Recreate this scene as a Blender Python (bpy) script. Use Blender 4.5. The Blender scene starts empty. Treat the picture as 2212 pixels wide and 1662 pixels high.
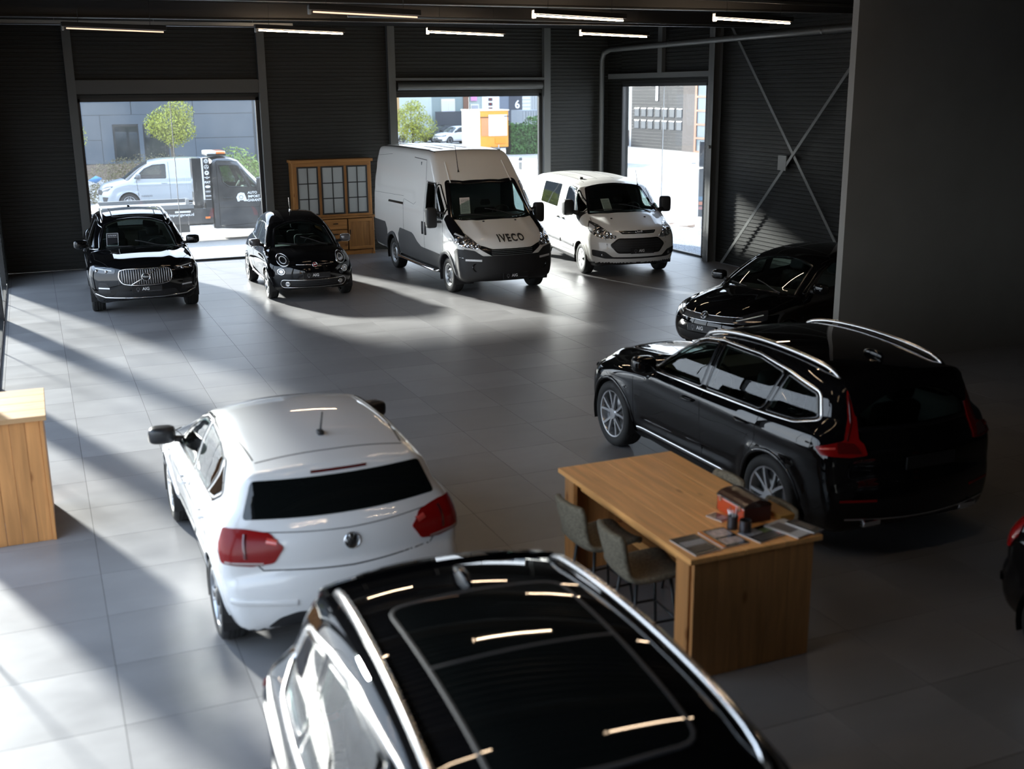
import bpy, bmesh, math, random
import numpy as np
from mathutils import Vector, Matrix
from mathutils.geometry import delaunay_2d_cdt
random.seed(7); RNG = np.random.default_rng(7)
SC = bpy.context.scene
COL = SC.collection
PI = math.pi
R = math.radians

# ---------------------------------------------------------------- camera
cam_data = bpy.data.cameras.new('camera')
cam = bpy.data.objects.new('camera', cam_data); COL.objects.link(cam)
cam_data.sensor_width = 36.0
cam_data.lens = 2403.93 / 2212.0 * 36.0
cam_data.clip_start = 0.1; cam_data.clip_end = 600
_p, _ro, _ya = R(14.814), R(-0.554), R(-22.873)
_cp, _sp = math.cos(_p), math.sin(_p)
_r, _f, _u = Vector((1, 0, 0)), Vector((0, _cp, -_sp)), Vector((0, _sp, _cp))
_r2 = math.cos(_ro) * _r + math.sin(_ro) * _u
_u2 = -math.sin(_ro) * _r + math.cos(_ro) * _u
_Z = Matrix.Rotation(_ya, 3, 'Z')
_r2, _u2, _f = _Z @ _r2, _Z @ _u2, _Z @ _f
cam.matrix_world = Matrix(((_r2.x, _u2.x, -_f.x, 0), (_r2.y, _u2.y, -_f.y, 0), (_r2.z, _u2.z, -_f.z, 3.866), (0, 0, 0, 1)))
cam_data.dof.use_dof = True
cam_data.dof.focus_distance = 20.5
cam_data.dof.aperture_fstop = 1.35
SC.camera = cam

# ---------------------------------------------------------------- sky, sun, exposure
SUN_EL, SUN_AZ = R(18.8), R(-71.0)          # low sun; light travels towards SUN_AZ on the floor
world = bpy.data.worlds.new('World'); SC.world = world
world.use_nodes = True
_n = world.node_tree.nodes; _l = world.node_tree.links
_bg = _n['Background']
_tc = _n.new('ShaderNodeTexCoord'); _sx = _n.new('ShaderNodeSeparateXYZ'); _cr = _n.new('ShaderNodeValToRGB')
_l.new(_tc.outputs['Generated'], _sx.inputs[0]); _l.new(_sx.outputs['Z'], _cr.inputs[0])
_cr.color_ramp.elements[0].position = 0.0; _cr.color_ramp.elements[0].color = (0.93, 0.95, 1.0, 1)
_cr.color_ramp.elements[1].position = 0.7; _cr.color_ramp.elements[1].color = (0.60, 0.75, 1.0, 1)
_l.new(_cr.outputs[0], _bg.inputs['Color'])
_bg.inputs['Strength'].default_value = 1.6
sun_data = bpy.data.lights.new('sun', 'SUN'); sun = bpy.data.objects.new('sun', sun_data); COL.objects.link(sun)
sun_data.energy = 9.5; sun_data.angle = R(3.5); sun_data.color = (1.0, 0.95, 0.87)
_d = Vector((math.cos(SUN_AZ) * math.cos(SUN_EL), math.sin(SUN_AZ) * math.cos(SUN_EL), -math.sin(SUN_EL)))
sun.rotation_euler = _d.to_track_quat('-Z', 'Y').to_euler()
sun.location = (0, 60, 30)
SC.view_settings.view_transform = 'Standard'; SC.view_settings.look = 'None'
SC.view_settings.exposure = 1.6; SC.view_settings.gamma = 1.0; SC.view_settings.use_curve_mapping = False
TUBE_STRENGTH = 26.0
SC.cycles.use_denoising = True
SC.cycles.max_bounces = 9; SC.cycles.diffuse_bounces = 4; SC.cycles.glossy_bounces = 4
SC.cycles.transmission_bounces = 6; SC.cycles.transparent_max_bounces = 24
SC.cycles.caustics_reflective = False; SC.cycles.caustics_refractive = False
SC.cycles.sample_clamp_indirect = 6.0

# ---------------------------------------------------------------- materials
MATS = {}
def principled(name, color, rough=0.5, metal=0.0, coat=0.0, spec=0.5, emit=None, estr=0.0, coat_rough=0.03):
    if name in MATS: return MATS[name]
    m = bpy.data.materials.new(name); m.use_nodes = True
    b = m.node_tree.nodes['Principled BSDF']
    b.inputs['Base Color'].default_value = (*color, 1)
    b.inputs['Roughness'].default_value = rough
    b.inputs['Metallic'].default_value = metal
    b.inputs['Coat Weight'].default_value = coat
    b.inputs['Coat Roughness'].default_value = coat_rough
    b.inputs['Specular IOR Level'].default_value = spec
    if emit:
        b.inputs['Emission Color'].default_value = (*emit, 1); b.inputs['Emission Strength'].default_value = estr
    m.diffuse_color = (*color, 1)
    MATS[name] = m
    return m
def nodes_of(m): return m.node_tree.nodes, m.node_tree.links, m.node_tree.nodes['Principled BSDF']
def noise_var(m, scale=(4, 4, 4), amt=0.25, detail=4, rough_amt=0.0, coord='Object', bump=0.0, dist=0.02, bscale=1.0):
    """multiply the base colour by fine noise, vary the roughness, add fine relief"""
    n, l, b = nodes_of(m)
    tc = n.new('ShaderNodeTexCoord'); mp = n.new('ShaderNodeMapping'); mp.inputs['Scale'].default_value = scale
    no = n.new('ShaderNodeTexNoise'); no.inputs['Scale'].default_value = 1.0; no.inputs['Detail'].default_value = detail
    l.new(tc.outputs[coord], mp.inputs[0]); l.new(mp.outputs[0], no.inputs['Vector'])
    c = b.inputs['Base Color'].default_value[:]
    cr = n.new('ShaderNodeValToRGB')
    cr.color_ramp.elements[0].position = 0.3; cr.color_ramp.elements[1].position = 0.7
    cr.color_ramp.elements[0].color = tuple(x * (1 - amt) for x in c[:3]) + (1,)
    cr.color_ramp.elements[1].color = tuple(min(1, x * (1 + amt)) for x in c[:3]) + (1,)
    l.new(no.outputs['Fac'], cr.inputs[0]); l.new(cr.outputs[0], b.inputs['Base Color'])
    if rough_amt:
        r0 = b.inputs['Roughness'].default_value
        mr = n.new('ShaderNodeMapRange'); mr.inputs[3].default_value = max(0.02, r0 - rough_amt); mr.inputs[4].default_value = r0 + rough_amt
        l.new(no.outputs['Fac'], mr.inputs[0]); l.new(mr.outputs[0], b.inputs['Roughness'])
    if bump:
        bp = n.new('ShaderNodeBump'); bp.inputs['Strength'].default_value = bump; bp.inputs['Distance'].default_value = dist
        l.new(no.outputs['Fac'], bp.inputs['Height']); l.new(bp.outputs[0], b.inputs['Normal'])
    return m
def glass(name, tint=(0.9, 0.95, 0.93), trans=0.9, rough=0.0, ior=1.5, haze=0.0):
    """thin pane: tinted see-through plus Fresnel mirror, optional bluish haze mixed in"""
    if name in MATS: return MATS[name]
    m = bpy.data.materials.new(name); m.use_nodes = True
    n, l = m.node_tree.nodes, m.node_tree.links
    n.clear()
    out = n.new('ShaderNodeOutputMaterial'); tr = n.new('ShaderNodeBsdfTransparent'); gl = n.new('ShaderNodeBsdfGlossy')
    tr.inputs['Color'].default_value = tuple(t * trans for t in tint) + (1,)
    gl.inputs['Roughness'].default_value = rough; gl.inputs['Color'].default_value = (1, 1, 1, 1)
    fr = n.new('ShaderNodeFresnel')                     # same reflectance from both sides of the thin pane
    ge = n.new('ShaderNodeNewGeometry'); io = n.new('ShaderNodeMapRange'); io.inputs[3].default_value = ior; io.inputs[4].default_value = 1 / ior
    l.new(ge.outputs['Backfacing'], io.inputs[0]); l.new(io.outputs[0], fr.inputs['IOR'])
    mx = n.new('ShaderNodeMixShader')
    l.new(fr.outputs[0], mx.inputs[0]); l.new(tr.outputs[0], mx.inputs[1]); l.new(gl.outputs[0], mx.inputs[2])
    last = mx
    if haze:
        df = n.new('ShaderNodeBsdfTranslucent'); df.inputs['Color'].default_value = (0.9, 0.95, 1, 1)
        df2 = n.new('ShaderNodeBsdfDiffuse'); df2.inputs['Color'].default_value = (0.85, 0.9, 0.95, 1)
        add = n.new('ShaderNodeMixShader'); add.inputs[0].default_value = 0.5
        l.new(df.outputs[0], add.inputs[1]); l.new(df2.outputs[0], add.inputs[2])
        tc = n.new('ShaderNodeTexCoord'); no = n.new('ShaderNodeTexNoise'); no.inputs['Scale'].default_value = 0.9; no.inputs['Detail'].default_value = 6
        l.new(tc.outputs['Object'], no.inputs['Vector'])
        mr = n.new('ShaderNodeMapRange'); mr.inputs[1].default_value = 0.35; mr.inputs[2].default_value = 0.75
        mr.inputs[3].default_value = haze * 0.4; mr.inputs[4].default_value = haze * 1.6
        l.new(no.outputs['Fac'], mr.inputs[0])
        m2 = n.new('ShaderNodeMixShader'); l.new(mr.outputs[0], m2.inputs[0]); l.new(mx.outputs[0], m2.inputs[1]); l.new(add.outputs[0], m2.inputs[2])
        last = m2
    l.new(last.outputs[0], out.inputs[0])
    m.diffuse_color = (*tint, 0.3)
    MATS[name] = m
    return m

PAINT_BLACK = principled('black_paint', (0.003, 0.003, 0.0035), 0.5, 0, 1.0, 0.0, coat_rough=0.012)
PAINT_WHITE = principled('white_paint', (0.66, 0.66, 0.66), 0.35, 0, 1.0, 0.5, coat_rough=0.02)
PAINT_VAN = principled('van_white_paint', (0.78, 0.77, 0.74), 0.4, 0, 0.7, 0.4, coat_rough=0.05)
PAINT_SILVER = principled('silver_paint', (0.36, 0.39, 0.42), 0.35, 0.35, 1.0)
PAINT_BLUE = principled('blue_paint', (0.03, 0.06, 0.11), 0.3, 0.2, 1.0)
PAINT_GREY = principled('grey_paint', (0.12, 0.13, 0.14), 0.3, 0.3, 1.0)
TRUCK_BLACK = principled('truck_black_paint', (0.012, 0.013, 0.017), 0.35, 0, 0.8, 0.5)
BLACK_PLASTIC = principled('black_plastic', (0.012, 0.012, 0.013), 0.55)
GREY_PLASTIC = principled('grey_plastic', (0.03, 0.032, 0.036), 0.6)
DARK_TRIM = principled('dark_gloss_trim', (0.006, 0.006, 0.007), 0.12)
SEAM = principled('panel_gap', (0.01, 0.01, 0.01), 0.8, spec=0.1)
RUBBER = principled('rubber', (0.012, 0.012, 0.012), 0.75)
CHROME = principled('chrome', (0.80, 0.80, 0.82), 0.08, 1.0)
SATIN = principled('satin_aluminium', (0.72, 0.72, 0.73), 0.22, 1.0)
ALLOY = principled('alloy', (0.55, 0.56, 0.58), 0.28, 0.9)
ALLOY_DARK = principled('dark_alloy', (0.015, 0.015, 0.016), 0.35, 0.3)
STEEL_RIM = principled('steel_rim', (0.36, 0.37, 0.38), 0.4, 0.8)
HUBCAP = principled('silver_wheel_cover', (0.62, 0.63, 0.64), 0.35, 0.3)
RED_LAMP = principled('red_lamp', (0.20, 0.004, 0.004), 0.25, 0, 0.15, 0.2)
DARK_RED = principled('dark_red_lamp', (0.08, 0.004, 0.004), 0.12, 0, 1.0)
ORANGE_LAMP = principled('orange_lamp', (0.9, 0.22, 0.02), 0.25, 0, 1.0)
LAMP_IN = principled('lamp_reflector', (0.5, 0.5, 0.52), 0.18, 1.0)
LAMP_DARK = principled('lamp_housing', (0.02, 0.02, 0.022), 0.15, 0, 1.0)
LAMP_CLEAR = principled('clear_lamp', (0.34, 0.34, 0.35), 0.16, 0.9, 1.0)
def _facets(m):
    n, l, b = nodes_of(m)
    tc = n.new('ShaderNodeTexCoord'); vo = n.new('ShaderNodeTexVoronoi'); vo.inputs['Scale'].default_value = 16
    bp = n.new('ShaderNodeBump'); bp.inputs['Strength'].default_value = .9; bp.inputs['Distance'].default_value = .03
    cr = n.new('ShaderNodeValToRGB'); cr.color_ramp.elements[0].color = (.03, .03, .032, 1); cr.color_ramp.elements[1].color = (.75, .75, .77, 1)
    l.new(tc.outputs['Object'], vo.inputs['Vector']); l.new(vo.outputs['Distance'], bp.inputs['Height']); l.new(bp.outputs[0], b.inputs['Normal'])
    l.new(vo.outputs['Color'], cr.inputs[0]); l.new(cr.outputs[0], b.inputs['Base Color'])
_facets(LAMP_CLEAR)
LAMP_WHITE = principled('lamp_lens', (0.75, 0.77, 0.8), 0.15, 0.2, 1.0)
GLASS_DARK = principled('privacy_glass', (0.004, 0.005, 0.005), 0.02, 0, 0, 0.6)
GLASS_WIND = glass('windscreen_glass', (0.72, 0.84, 0.80), 0.9)
GLASS_SIDE = glass('side_glass', (0.60, 0.72, 0.69), 0.6)
GLASS_TINT = glass('tinted_glass', (0.5, 0.6, 0.6), 0.35)
CABIN = principled('cabin_lining', (0.02, 0.02, 0.022), 0.8)
CABIN_LIGHT = principled('light_cabin_lining', (0.25, 0.24, 0.22), 0.8)
SEAT_CLOTH = principled('seat_cloth', (0.018, 0.018, 0.02), 0.8)
PLATE_BLACK = principled('plate_black', (0.012, 0.012, 0.013), 0.3)
PRINT_WHITE = principled('white_print', (0.8, 0.8, 0.8), 0.5)
PRINT_GREY = principled('grey_print', (0.16, 0.16, 0.17), 0.5)
PAPER = principled('paper', (0.75, 0.70, 0.66), 0.6)

# ---------------------------------------------------------------- object helpers
def link(o, parent=None):
    COL.objects.link(o)
    if parent is not None: o.parent = parent
    return o
def mesh_obj(name, V, F, mat=None, parent=None, normals=None, smooth=False, loc=None, midx=None):
    me = bpy.data.meshes.new(name)
    V = np.asarray(V, dtype=float)
    me.from_pydata(V.tolist(), [], [list(map(int, f)) for f in F] if not isinstance(F, np.ndarray) else F.tolist())
    mats = mat if isinstance(mat, (list, tuple)) else [mat]
    for m in mats:
        if m: me.materials.append(m)
    if midx is not None: me.polygons.foreach_set('material_index', np.asarray(midx, dtype=np.int32))
    if smooth or normals is not None:
        me.polygons.foreach_set('use_smooth', np.ones(len(me.polygons), dtype=bool))
    me.update()
    if normals is not None:
        me.normals_split_custom_set_from_vertices(np.asarray(normals, dtype=float).tolist())
    o = bpy.data.objects.new(name, me)
    link(o, parent)
    if loc is not None: o.location = loc
    return o
def bm_obj(name, bm, mat=None, parent=None, smooth=False, loc=None, rot=None):
    me = bpy.data.meshes.new(name); bm.to_mesh(me); bm.free()
    for m in (mat if isinstance(mat, (list, tuple)) else [mat]):
        if m: me.materials.append(m)
    if smooth: me.polygons.foreach_set('use_smooth', np.ones(len(me.polygons), dtype=bool))
    o = bpy.data.objects.new(name, me); link(o, parent)
    if loc is not None: o.location = loc
    if rot is not None: o.rotation_euler = rot
    return o
def shade_auto(o, ang=35):
    """smooth faces, sharp edges above the angle"""
    me = o.data
    bm = bmesh.new(); bm.from_mesh(me)
    for f in bm.faces: f.smooth = True
    for e in bm.edges:
        if len(e.link_faces) == 2 and e.calc_face_angle(0) > R(ang): e.smooth = False
    bm.to_mesh(me); bm.free()
    return o
def empty(name, loc=(0, 0, 0), rz=0.0):
    o = bpy.data.objects.new(name, None); COL.objects.link(o); o.empty_display_size = 0.2
    o.location = loc; o.rotation_euler = (0, 0, rz)
    return o
def tag(o, label=None, cat=None, group=None, kind=None):
    if label: o['label'] = label
    if cat: o['category'] = cat
    if group: o['group'] = group
    if kind: o['kind'] = kind
    return o
def add_box(bm, x0, x1, y0, y1, z0, z1, bevel=0.0, mi=0):
    vs = [bm.verts.new((x, y, z)) for z in (z0, z1) for y in (y0, y1) for x in (x0, x1)]
    idx = [(0, 2, 3, 1), (4, 5, 7, 6), (0, 1, 5, 4), (2, 6, 7, 3), (0, 4, 6, 2), (1, 3, 7, 5)]
    fs = [bm.faces.new([vs[i] for i in f]) for f in idx]
    for f in fs: f.material_index = mi
    if bevel:
        es = {e for f in fs for e in f.edges}
        r = bmesh.ops.bevel(bm, geom=list(es), offset=bevel, segments=2, profile=0.5, affect='EDGES')
        for f in r['faces']: f.material_index = mi
    return vs
def box(name, x0, x1, y0, y1, z0, z1, mat, parent=None, bevel=0.0, loc=None):
    bm = bmesh.new(); add_box(bm, x0, x1, y0, y1, z0, z1, bevel)
    return bm_obj(name, bm, mat, parent, loc=loc)
def add_tube(bm, pts, rad, seg=10, cap=True):
    """round bar swept along points; rad is one number or one per point"""
    pts = [Vector(p) for p in pts]; n = len(pts)
    rads = [rad] * n if not hasattr(rad, '__len__') else list(rad)
    rings = []; up = None
    for i, p in enumerate(pts):
        t = (pts[min(i + 1, n - 1)] - pts[max(i - 1, 0)]).normalized()
        if up is None: up = t.orthogonal().normalized()
        up = (up - up.dot(t) * t)
        up = up.normalized() if up.length > 1e-6 else t.orthogonal().normalized()
        s = t.cross(up)
        rings.append([bm.verts.new(p + rads[i] * (math.cos(2 * PI * k / seg) * up + math.sin(2 * PI * k / seg) * s)) for k in range(seg)])
    for a, b in zip(rings, rings[1:]):
        for k in range(seg):
            f = bm.faces.new((a[k], a[(k + 1) % seg], b[(k + 1) % seg], b[k])); f.smooth = True
    if cap:
        bm.faces.new(rings[0][::-1]); bm.faces.new(rings[-1])
def tube(name, pts, rad, mat, parent=None, seg=10):
    bm = bmesh.new(); add_tube(bm, pts, rad, seg); return bm_obj(name, bm, mat, parent)
def add_lathe(bm, prof, seg=32, axis='y', cx=0, cy=0, cz=0, closed=False):
    """profile of (radius, along) spun round an axis through (cx,cy,cz)"""
    rings = []
    for r, a in prof:
        ring = []
        for k in range(seg):
            t = 2 * PI * k / seg; c, s = r * math.cos(t), r * math.sin(t)
            p = {'y': (cx + c, cy + a, cz + s), 'z': (cx + c, cy + s, cz + a), 'x': (cx + a, cy + c, cz + s)}[axis]
            ring.append(bm.verts.new(p))
        rings.append(ring)
    pairs = list(zip(rings, rings[1:])) + ([(rings[-1], rings[0])] if closed else [])
    for a, b in pairs:
        for k in range(seg):
            f = bm.faces.new((a[k], a[(k + 1) % seg], b[(k + 1) % seg], b[k])); f.smooth = True
    return rings
def lathe(name, prof, mat, parent=None, seg=32, axis='z', loc=None, closed=False):
    bm = bmesh.new(); add_lathe(bm, prof, seg, axis, closed=closed)
    bmesh.ops.remove_doubles(bm, verts=bm.verts, dist=1e-5)
    bmesh.ops.recalc_face_normals(bm, faces=bm.faces)
    o = bm_obj(name, bm, mat, parent, loc=loc); return shade_auto(o, 40)
def prism(name, poly, z0, z1, mat, parent=None, axis='z'):
    """polygon extruded along an axis: axis z -> (x,y), axis y -> (x,z), axis x -> (y,z)"""
    bm = bmesh.new()
    def P(u, v, w): return {'z': (u, v, w), 'y': (u, w, v), 'x': (w, u, v)}[axis]
    a = [bm.verts.new(P(u, v, z0)) for u, v in poly]; b = [bm.verts.new(P(u, v, z1)) for u, v in poly]
    n = len(poly)
    bm.faces.new(a); bm.faces.new(b[::-1])
    for i in range(n): bm.faces.new((a[i], b[i], b[(i + 1) % n], a[(i + 1) % n]))
    bmesh.ops.recalc_face_normals(bm, faces=bm.faces)
    return bm_obj(name, bm, mat, parent)
_TXT = {}; SPACING = {'IVECO': 1.22}
def text2d(s, size, bold=0.0, align='CENTER'):
    """flat triangulated lettering: (n,2) points and faces, centred on the baseline middle"""
    key = (s, size, bold, align)
    if key in _TXT: return _TXT[key]
    cu = bpy.data.curves.new('lettering', 'FONT'); cu.body = s; cu.size = size; cu.offset = bold
    cu.space_character = SPACING.get(s, 1.0); cu.align_x = align; cu.align_y = 'CENTER'; cu.resolution_u = 3
    ob = bpy.data.objects.new('lettering', cu); COL.objects.link(ob)
    bpy.context.view_layer.update()
    ev = ob.evaluated_get(bpy.context.evaluated_depsgraph_get()); me = ev.to_mesh()
    V = np.array([v.co[:2] for v in me.vertices]); me.calc_loop_triangles()
    F = [list(t.vertices) for t in me.loop_triangles]
    ev.to_mesh_clear(); bpy.data.objects.remove(ob); bpy.data.curves.remove(cu)
    _TXT[key] = (V, F); return V, F
def lettering(name, s, size, origin, ux, uy, mat, parent=None, bold=0.0, align='CENTER', lift=0.002):
    V, F = text2d(s, size, bold, align)
    ux, uy, o = Vector(ux).normalized(), Vector(uy).normalized(), Vector(origin)
    nn = ux.cross(uy)
    P = [tuple(o + ux * float(a) + uy * float(b) + nn * lift) for a, b in V]
    return mesh_obj(name, P, F, mat, parent)
# ---------------------------------------------------------------- vehicle body builder
def catmull(P, n=8):
    P = [np.array(p, float) for p in P]
    if len(P) == 2: return [P[0] + (P[1] - P[0]) * k / n for k in range(n)] + [P[1]]
    Q = [2 * P[0] - P[1]] + P + [2 * P[-1] - P[-2]]
    out = []
    for i in range(1, len(Q) - 2):
        p0, p1, p2, p3 = Q[i - 1:i + 3]
        t1 = max(np.linalg.norm(p1 - p0), 1e-4) ** .5; t2 = t1 + max(np.linalg.norm(p2 - p1), 1e-4) ** .5; t3 = t2 + max(np.linalg.norm(p3 - p2), 1e-4) ** .5
        for k in range(n):
            t = t1 + (t2 - t1) * k / n
            A1 = (t1 - t) / t1 * p0 + t / t1 * p1; A2 = (t2 - t) / (t2 - t1) * p1 + (t - t1) / (t2 - t1) * p2; A3 = (t3 - t) / (t3 - t2) * p2 + (t - t2) / (t3 - t2) * p3
            B1 = (t2 - t) / t2 * A1 + t / t2 * A2; B2 = (t3 - t) / (t3 - t1) * A2 + (t - t1) / (t3 - t1) * A3
            out.append((t2 - t) / (t2 - t1) * B1 + (t - t1) / (t2 - t1) * B2)
    out.append(P[-1])
    return out
def outline(pts, n=8):
    """closed curve through points; a third value marks a sharp corner"""
    cs = [i for i, p in enumerate(pts) if len(p) > 2]
    if not cs: cs = [0]
    out = []
    for a, b in zip(cs, cs[1:] + [cs[0] + len(pts)]):
        seg = [pts[i % len(pts)][:2] for i in range(a, b + 1)]
        out += catmull(seg, n)[:-1]
    return np.array(out)
def in_poly(x, z, poly):
    ins = np.zeros(np.shape(x), bool); n = len(poly)
    for i in range(n):
        (x1, z1), (x2, z2) = poly[i][:2], poly[(i + 1) % n][:2]
        if z1 == z2: continue
        c = ((z1 > z) != (z2 > z)) & (x < (x2 - x1) * (z - z1) / (z2 - z1) + x1)
        ins ^= c
    return ins
def poly_near(x, z, poly):
    """distance to and nearest point on a closed outline"""
    best = np.full(np.shape(x), 1e9); bx = np.zeros_like(best); bz = np.zeros_like(best); n = len(poly)
    for i in range(n):
        (x1, z1), (x2, z2) = poly[i][:2], poly[(i + 1) % n][:2]
        dx, dz = x2 - x1, z2 - z1; L = dx * dx + dz * dz + 1e-12
        t = np.clip(((x - x1) * dx + (z - z1) * dz) / L, 0, 1)
        px, pz = x1 + t * dx, z1 + t * dz
        d = (x - px) ** 2 + (z - pz) ** 2
        m = d < best
        best = np.where(m, d, best); bx = np.where(m, px, bx); bz = np.where(m, pz, bz)
    return np.sqrt(best), bx, bz
def rounded(poly, r):
    """round the corners of a 2D outline"""
    if not r: return [tuple(p[:2]) for p in poly]
    out = []; n = len(poly)
    for i in range(n):
        p0, p1, p2 = (np.array(poly[(i + k) % n][:2], float) for k in (-1, 0, 1))
        a, b = p0 - p1, p2 - p1; la, lb = np.linalg.norm(a), np.linalg.norm(b)
        k = min(r, la * .45, lb * .45)
        s, e = p1 + a / la * k, p1 + b / lb * k
        for t in (0, .25, .5, .75, 1): out.append(tuple((1 - t) ** 2 * s + 2 * t * (1 - t) * p1 + t * t * e))
    return out
def densify(poly, h, closed=True):
    out = []; n = len(poly)
    for i in range(n if closed else n - 1):
        a, b = np.array(poly[i], float), np.array(poly[(i + 1) % n], float)
        k = max(1, int(math.ceil(np.linalg.norm(b - a) / h)))
        out += [a + (b - a) * j / k for j in range(k)]
    if not closed: out.append(np.array(poly[-1], float))
    return out
def blur1(a, s, axis):
    k = np.arange(-int(4 * s) - 1, int(4 * s) + 2); w = np.exp(-k * k / (2 * s * s)); w /= w.sum()
    pad = [(0, 0)] * a.ndim; pad[axis] = (len(k) // 2, len(k) // 2)
    ap = np.pad(a, pad, mode='edge'); out = np.zeros_like(a); n = a.shape[axis]
    for i, wi in enumerate(w): out += wi * np.take(ap, range(i, i + n), axis=axis)
    return out
class Table:
    """smooth one-dimensional table"""
    def __init__(s, pts, sig=0.03, step=0.01):
        pts = sorted(pts); s.step = step; s.x0 = pts[0][0] - 0.3
        xs = np.arange(s.x0, pts[-1][0] + 0.3, step)
        s.v = blur1(np.interp(xs, [p[0] for p in pts], [p[1] for p in pts]), sig / step, 0)
    def __call__(s, x):
        t = (x - s.x0) / s.step; t = np.clip(t, 0, len(s.v) - 2); i = t.astype(int); f = t - i
        return s.v[i] * (1 - f) + s.v[i + 1] * f
def sstep(t): t = np.clip(t, 0, 1); return t * t * (3 - 2 * t)
AX = {'L': ((0, 1, 0), (1, 0, 0), (0, 0, 1)), 'R': ((0, -1, 0), (1, 0, 0), (0, 0, 1)), 'F': ((1, 0, 0), (0, 1, 0), (0, 0, 1)),
      'B': ((-1, 0, 0), (0, 1, 0), (0, 0, 1)), 'T': ((0, 0, 1), (1, 0, 0), (0, 1, 0))}
class Body:
    """car body as the smooth meeting of a side outline, a width table by height and a plan table"""
    def __init__(s, prof, sect, plan_lo, plan_hi, sweep, wheels, arch, belt=1.0, crown=0.06, rnd=0.09, power=2.3, rise=0.0, flare=0.02, crease=None, sig=1.3, bumps=None):
        P = outline(prof); s.P = P; s.st = 0.014
        s.x0, s.z0 = P[:, 0].min() - .5, P[:, 1].min() - .4
        nx = int((P[:, 0].max() + .5 - s.x0) / s.st); nz = int((P[:, 1].max() + .45 - s.z0) / s.st)
        gx, gz = np.meshgrid(s.x0 + np.arange(nx) * s.st, s.z0 + np.arange(nz) * s.st, indexing='ij')
        d = np.full(gx.shape, 1e9); Q = np.roll(P, -1, 0)
        for (x1, z1), (x2, z2) in zip(P, Q):
            dx, dz = x2 - x1, z2 - z1; L = dx * dx + dz * dz + 1e-12
            t = np.clip(((gx - x1) * dx + (gz - z1) * dz) / L, 0, 1)
            np.minimum(d, (gx - x1 - t * dx) ** 2 + (gz - z1 - t * dz) ** 2, out=d)
        d = np.sqrt(d); d[in_poly(gx, gz, P)] *= -1
        s.S = blur1(blur1(d, sig, 0), sig, 1)
        s.sect = Table(sect, 0.022); s.pl = Table(plan_lo, 0.08); s.ph = Table(plan_hi, 0.08); s.sw = Table(sweep, 0.10)
        s.wheels, s.arch, s.belt, s.crown, s.rnd, s.power, s.rise, s.flare = wheels, arch, belt, crown, rnd, power, rise, flare
        s.crease = crease or []; s.bumps = bumps or []
        s.wmax = max(w for _, w in sect)
        s.xmin, s.xmax, s.zmin, s.zmax = P[:, 0].min(), P[:, 0].max(), P[:, 1].min(), P[:, 1].max()
    def sdf2(s, x, z):
        u = np.clip((x - s.x0) / s.st, 1, s.S.shape[0] - 3.001); v = np.clip((z - s.z0) / s.st, 1, s.S.shape[1] - 3.001)
        i = u.astype(int); j = v.astype(int); a = u - i; b = v - j
        def w(t): return ((1 - t) ** 3 / 6, (3 * t ** 3 - 6 * t * t + 4) / 6, (-3 * t ** 3 + 3 * t * t + 3 * t + 1) / 6, t ** 3 / 6)
        wa, wb = w(a), w(b); r = 0
        for k in range(4):
            for m in range(4): r = r + wa[k] * wb[m] * s.S[i + k - 1, j + m - 1]
        return r
    def width(s, x, z):
        zeta = z - s.rise * (-x) * sstep((z - .55) / .3)
        k = sstep((zeta - s.belt + .02) / .12)
        W = s.sect(zeta) * ((1 - k) * s.pl(x) + k * s.ph(x))
        for xw, zw in s.wheels:
            dd = np.hypot(x - xw, z - zw)
            W = W + s.flare * sstep((s.arch + .16 - dd) / .12) * sstep((1.15 * s.arch + zw - z) / .1)
        for za, zb, xa, xb, wd, am in s.crease:      # a line that runs along the flank
            zc = za + (zb - za) * (x - xa) / (xb - xa)
            W = W + am * sstep((z - zc + wd) / wd) * sstep((zc + wd * .35 - z) / (wd * .35)) * sstep((x - min(xa, xb)) / .3) * sstep((max(xa, xb) - x) / .3)
        return W
    def f(s, x, y, z):
        ay = np.abs(y); u = np.clip(ay / s.wmax, 0, 1.15)
        xx = x + s.sw(x) * u ** s.power
        zz = z + s.crown * u * u
        for x1, x2, yc, wd, am in s.bumps:           # raised or sunk length on the upper surfaces
            zz = zz - am * np.exp(-((ay - yc) / wd) ** 2) * sstep((x - x1) / .2) * sstep((x2 - x) / .2)
        a = s.sdf2(xx, zz); b = ay - s.width(x, z)
        h = np.maximum(s.rnd - np.abs(a - b), 0) / s.rnd
        return np.maximum(a, b) + h * h * s.rnd * .25
    def normal(s, V, h=0.012):
        x, y, z = V[:, 0], V[:, 1], V[:, 2]
        g = np.stack([s.f(x + h, y, z) - s.f(x - h, y, z), s.f(x, y + h, z) - s.f(x, y - h, z), s.f(x, y, z + h) - s.f(x, y, z - h)], 1)
        return g / np.maximum(np.linalg.norm(g, axis=1, keepdims=True), 1e-9)
    def hit(s, O, D, tmax=3.2, n=64):
        """first surface crossing of rays from outside; nan when missed"""
        O = np.asarray(O, float); D = np.asarray(D, float); D = np.broadcast_to(D, O.shape)
        lo = np.zeros(len(O)); hi = np.full(len(O), np.nan)
        for k in range(1, n + 1):
            t = tmax * k / n; m = np.isnan(hi)
            if not m.any(): break
            p = O[m] + D[m] * t; ins = s.f(p[:, 0], p[:, 1], p[:, 2]) < 0
            idx = np.where(m)[0]; hi[idx[ins]] = t; lo[idx[~ins]] = t
        ok = ~np.isnan(hi); L, Hh = lo.copy(), np.where(ok, hi, 0)
        for _ in range(16):
            mid = (L + Hh) / 2; p = O + D * mid[:, None]; ins = s.f(p[:, 0], p[:, 1], p[:, 2]) < 0
            Hh = np.where(ins, mid, Hh); L = np.where(ins, L, mid)
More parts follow.
